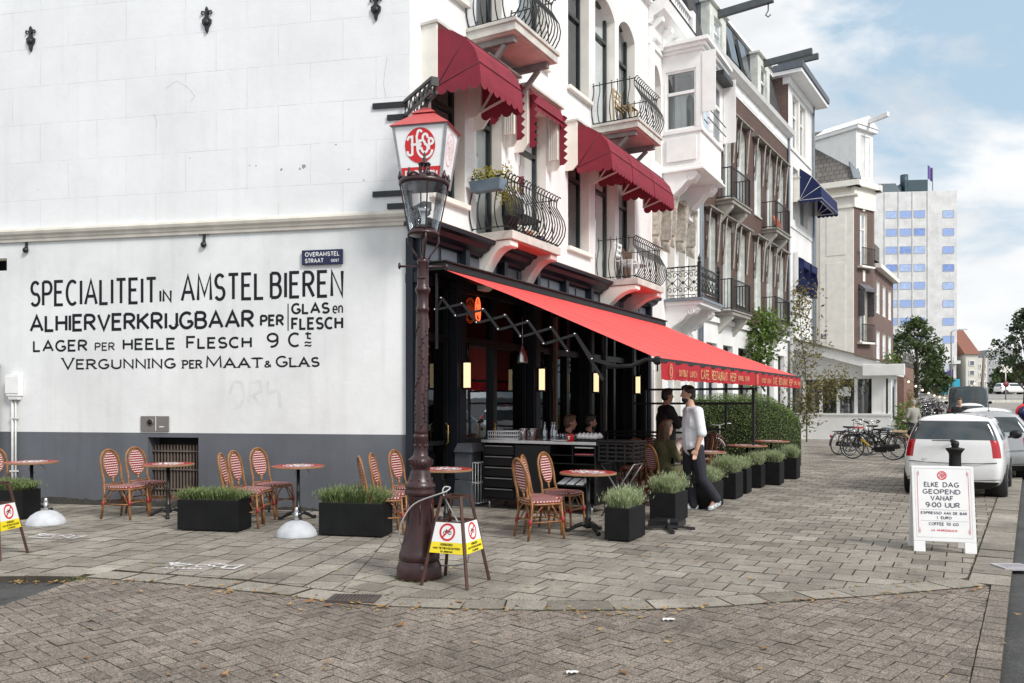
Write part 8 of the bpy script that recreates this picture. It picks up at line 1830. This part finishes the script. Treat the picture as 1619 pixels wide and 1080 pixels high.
climber('climbing_vine', 'dense bright green vine hanging on the brick house above the end of the red awning', [b(4.6, .25, 0), b(4.7, .25, 2), b(4.9, .4, 3.3), b(5.1, .55, 4.1), b(5.3, .5, 4.5)], VINE, 3000, .075, .75, 4)
climber('climbing_shrub', 'loose climbing shrub with autumn tinted leaves at the corner of the white pavilion', [b(10.3, .8, 0), b(10.3, .8, 1.6), b(10.5, .7, 3.0), b(10.8, .5, 4.2), b(11.2, .3, 5.6), b(11.4, .3, 6.2)], RUSTL, 1500, .075, .95, 5)
climber('climbing_shrub', 'low dark creeper in front of the pavilion window beside the hedge', [b(9.4, .4, 0), b(9.6, .7, 1.2), b(9.8, 1.3, 2.0), b(10.0, 2.0, 2.4)], RUSTL, 2200, .065, .85, 6)
def tree(nm, lb, base, h, cr, lf, seed, nb=60, nl=60, s=.3, trunk=.25, low=.3, grp=None):
    q = random.Random(seed); base = Vector(base); r = thing(nm, lb, 'tree', Matrix.Translation(base), grp); m = MB(); top = base+Vector((q.gauss(0, .2), q.gauss(0, .2), h*.75)); m.tube([base, base.lerp(top, .5)+Vector((.1, 0, 0)), top], [trunk, trunk*.7, trunk*.2], 8)
    cl = []
    for i in range(nb):
        a = q.uniform(0, 6.28); f = q.uniform(low, 1); wv = math.sin(min(1, (1.04-f)/(1.04-low)*1.25)*math.pi/2)*(.55+.45*min(1, (f-low)/.12+.3)); rr = cr*wv*q.uniform(.45, 1.0); c = base+Vector((math.cos(a)*rr, math.sin(a)*rr, h*f)); cl.append(c)
        if i % 3 == 0: st = base.lerp(top, max(.2, f-.2)); m.tube([st, st.lerp(c, .6)+Vector((0, 0, -.1)), c], [trunk*.25, trunk*.15, .02], 5)
    m.build('trunk', TWIG, r); m = MB()
    for c in cl: k = q.uniform(.6, 1.25); leaves(m, c, (cr*.26*k, cr*.26*k, cr*.2*k), nl, s, q)
    m.build('crown', lf, r, recalc=False); return r
p = D(1448, 638, 92); tree('street_tree', 'dark green tree with a dense crown in front of the concrete tower', (p.x, p.y, zg(92)), 8.6, 3.5, TREEL, 31, 90, 55, .20)
p = D(1622, 638, 62); tree('street_tree', 'dark green tree cut by the right picture edge', (p.x, p.y, zg(62)), 7.3, 2.2, PINEL, 32, 70, 55, .14, low=.45)
for i, (px, Y, h, lb) in enumerate(((1583, 128, 4.2, 'low round green tree left of the pale lamp at the bridge'), (1597, 132, 5.0, 'low round green tree right of the round traffic sign'), (1612, 126, 4.0, 'low green tree behind the pale car at the right edge'), (1478, 100, 3.0, 'low bush at the foot of the tower beside the turquoise kiosk'))):
    p = D(px, 638, Y); tree('bushy_tree', lb, (p.x, p.y, zg(Y)), h, 2.4, TREEL, 40+i, 40, 45, .25, low=.15)
for i, (px, Y, c) in enumerate(((1436, 33, VINE), (1430, 46, RUSTL), (1408, 48, VINE))):
    p = D(px, 638, Y); r = thing('garden_shrub', ['yellow green shrub beside the pavilion corner', 'brown tinted shrub on the terrace beyond the pavilion', 'green terrace shrub above the pavilion roof edge'][i], 'shrub', Matrix.Translation(p)); m = MB(); p.z = 0; m.tube([p, p+Vector((.1, 0, .8))], .04, 5); m.build('stem', TWIG, r); m = MB(); zz = (.9, 1.6, 3.9)[i]; leaves(m, p+Vector((0, 0, zz)), (.7, .7, .8), 420, .09, random.Random(50+i)); m.build('foliage', c, r, recalc=False)
m = MB(); p = D(1435, 638, 30); m.M = frame((p.x, p.y, 0), (.84, -.54)); m.box(-.5, .5, -.2, .4, .35, .6); m.box(-.45, -.35, -.15, -.05, 0, .35); m.box(.35, .45, -.15, -.05, 0, .35); tag(m.build('wooden_crate', mat('pale plywood', (.55, .38, .22), .7), bevel=.01), 'pale wooden box on legs behind the right end of the parked bicycles', 'box')
# festoon lights, poles and signs up the street
a, c = D(1424, 592, 36), D(1545, 600, 62); r = thing('string_lights', 'string of pale bulbs sagging across the far pavement', 'string lights'); m = MB(); P = [a.lerp(c, i/16)+Vector((0, 0, -1.1*math.sin(math.pi*i/16))) for i in range(17)]; m.tube(P, .012, 4); m.build('cable', BLKPL, r)
for q in P[1:-1]: m = MB(); m.sph(q-Vector((0, 0, .10)), .055, 8, 6); m.build('bulb', BULB, r)
def pole(px, ytop, Y, rad, lb, nm='street_pole', arm=0, mt=GREYIRON, lean=0):
    p = D(px, ytop, Y); g0 = Vector((p.x+lean, p.y, zg(Y))); r = thing(nm, lb, 'pole', Matrix.Translation(g0)); m = MB(); m.tube([g0, p], [rad*1.3, rad], 8); m.build('shaft', mt, r)
    if arm: m = MB(); m.tube([p, p+Vector((arm*.5, 0, .35)), p+Vector((arm, 0, .35))], rad*.7, 6); m.box(p.x+arm-.1, p.x+arm+.9, p.y-.15, p.y+.15, p.z+.28, p.z+.42); m.build('lamp_head', CONC, r)
    return r, p, g0
pole(1504, 525, 110, .09, 'tall street lamp with a curved arm in front of the concrete tower', 'street_lamp', 1.2)
pole(1556, 563, 44, .07, 'brown wooden pole leaning beside the parked cars', mt=mat('weathered wood pole', (.22, .18, .14), .8), lean=-.25)
for px, Y, lb in ((1507, 118, 'flagpole with a dark purple flag at the foot of the tower'),):
    r, p, g0 = pole(px, 565, Y, .05, lb, 'flagpole'); m = MB(); m.grid(lambda u, v: (p.x-u*1.1, p.y+.1*math.sin(u*6), p.z-1.6-v*2.0-u*.5), 6, 4); m.build('flag', mat('dark purple flag', (.05, .03, .16), .8), r, recalc=False)
r, p, g0 = pole(1590, 606, 84, .05, 'traffic sign pole with a round red sign by the bridge', 'traffic_sign'); m = MB(); m.tube([p+Vector((0, -.08, -.1)), p+Vector((0, -.05, -.1))], .30, 20); m.build('sign_disc', mat('dull red sign', (.22, .04, .05), .5), r); m = MB(); m.box(p.x-.6, p.x+.6, p.y-.1, p.y, p.z+1.1, p.z+1.9); m.tube([p, p+Vector((0, 0, 1.1))], .05, 6); m.build('lamp_box', CREAM, r)
m = MB(); p = D(1612, 638, 70); m.box(p.x-14, p.x+6, p.y+8, p.y+8.3, zg(70), zg(70)+.55); tag(m.build('low_wall', STONE_TRIM), 'low concrete wall along the bridge ramp at the far right', 'wall')
r, p, g0 = pole(1618.5, 650, 24, .03, 'round red and dark traffic sign cut by the right picture edge', 'traffic_sign'); m = MB(); m.tube([p+Vector((0, -.04, -.05)), p+Vector((0, -.02, -.05))], .26, 24); m.build('sign_disc', SIGNRED, r); m = MB(); m.tube([p+Vector((0, -.055, -.05)), p+Vector((0, -.042, -.05))], .20, 24); m.build('sign_centre', SIGNBLUE, r)
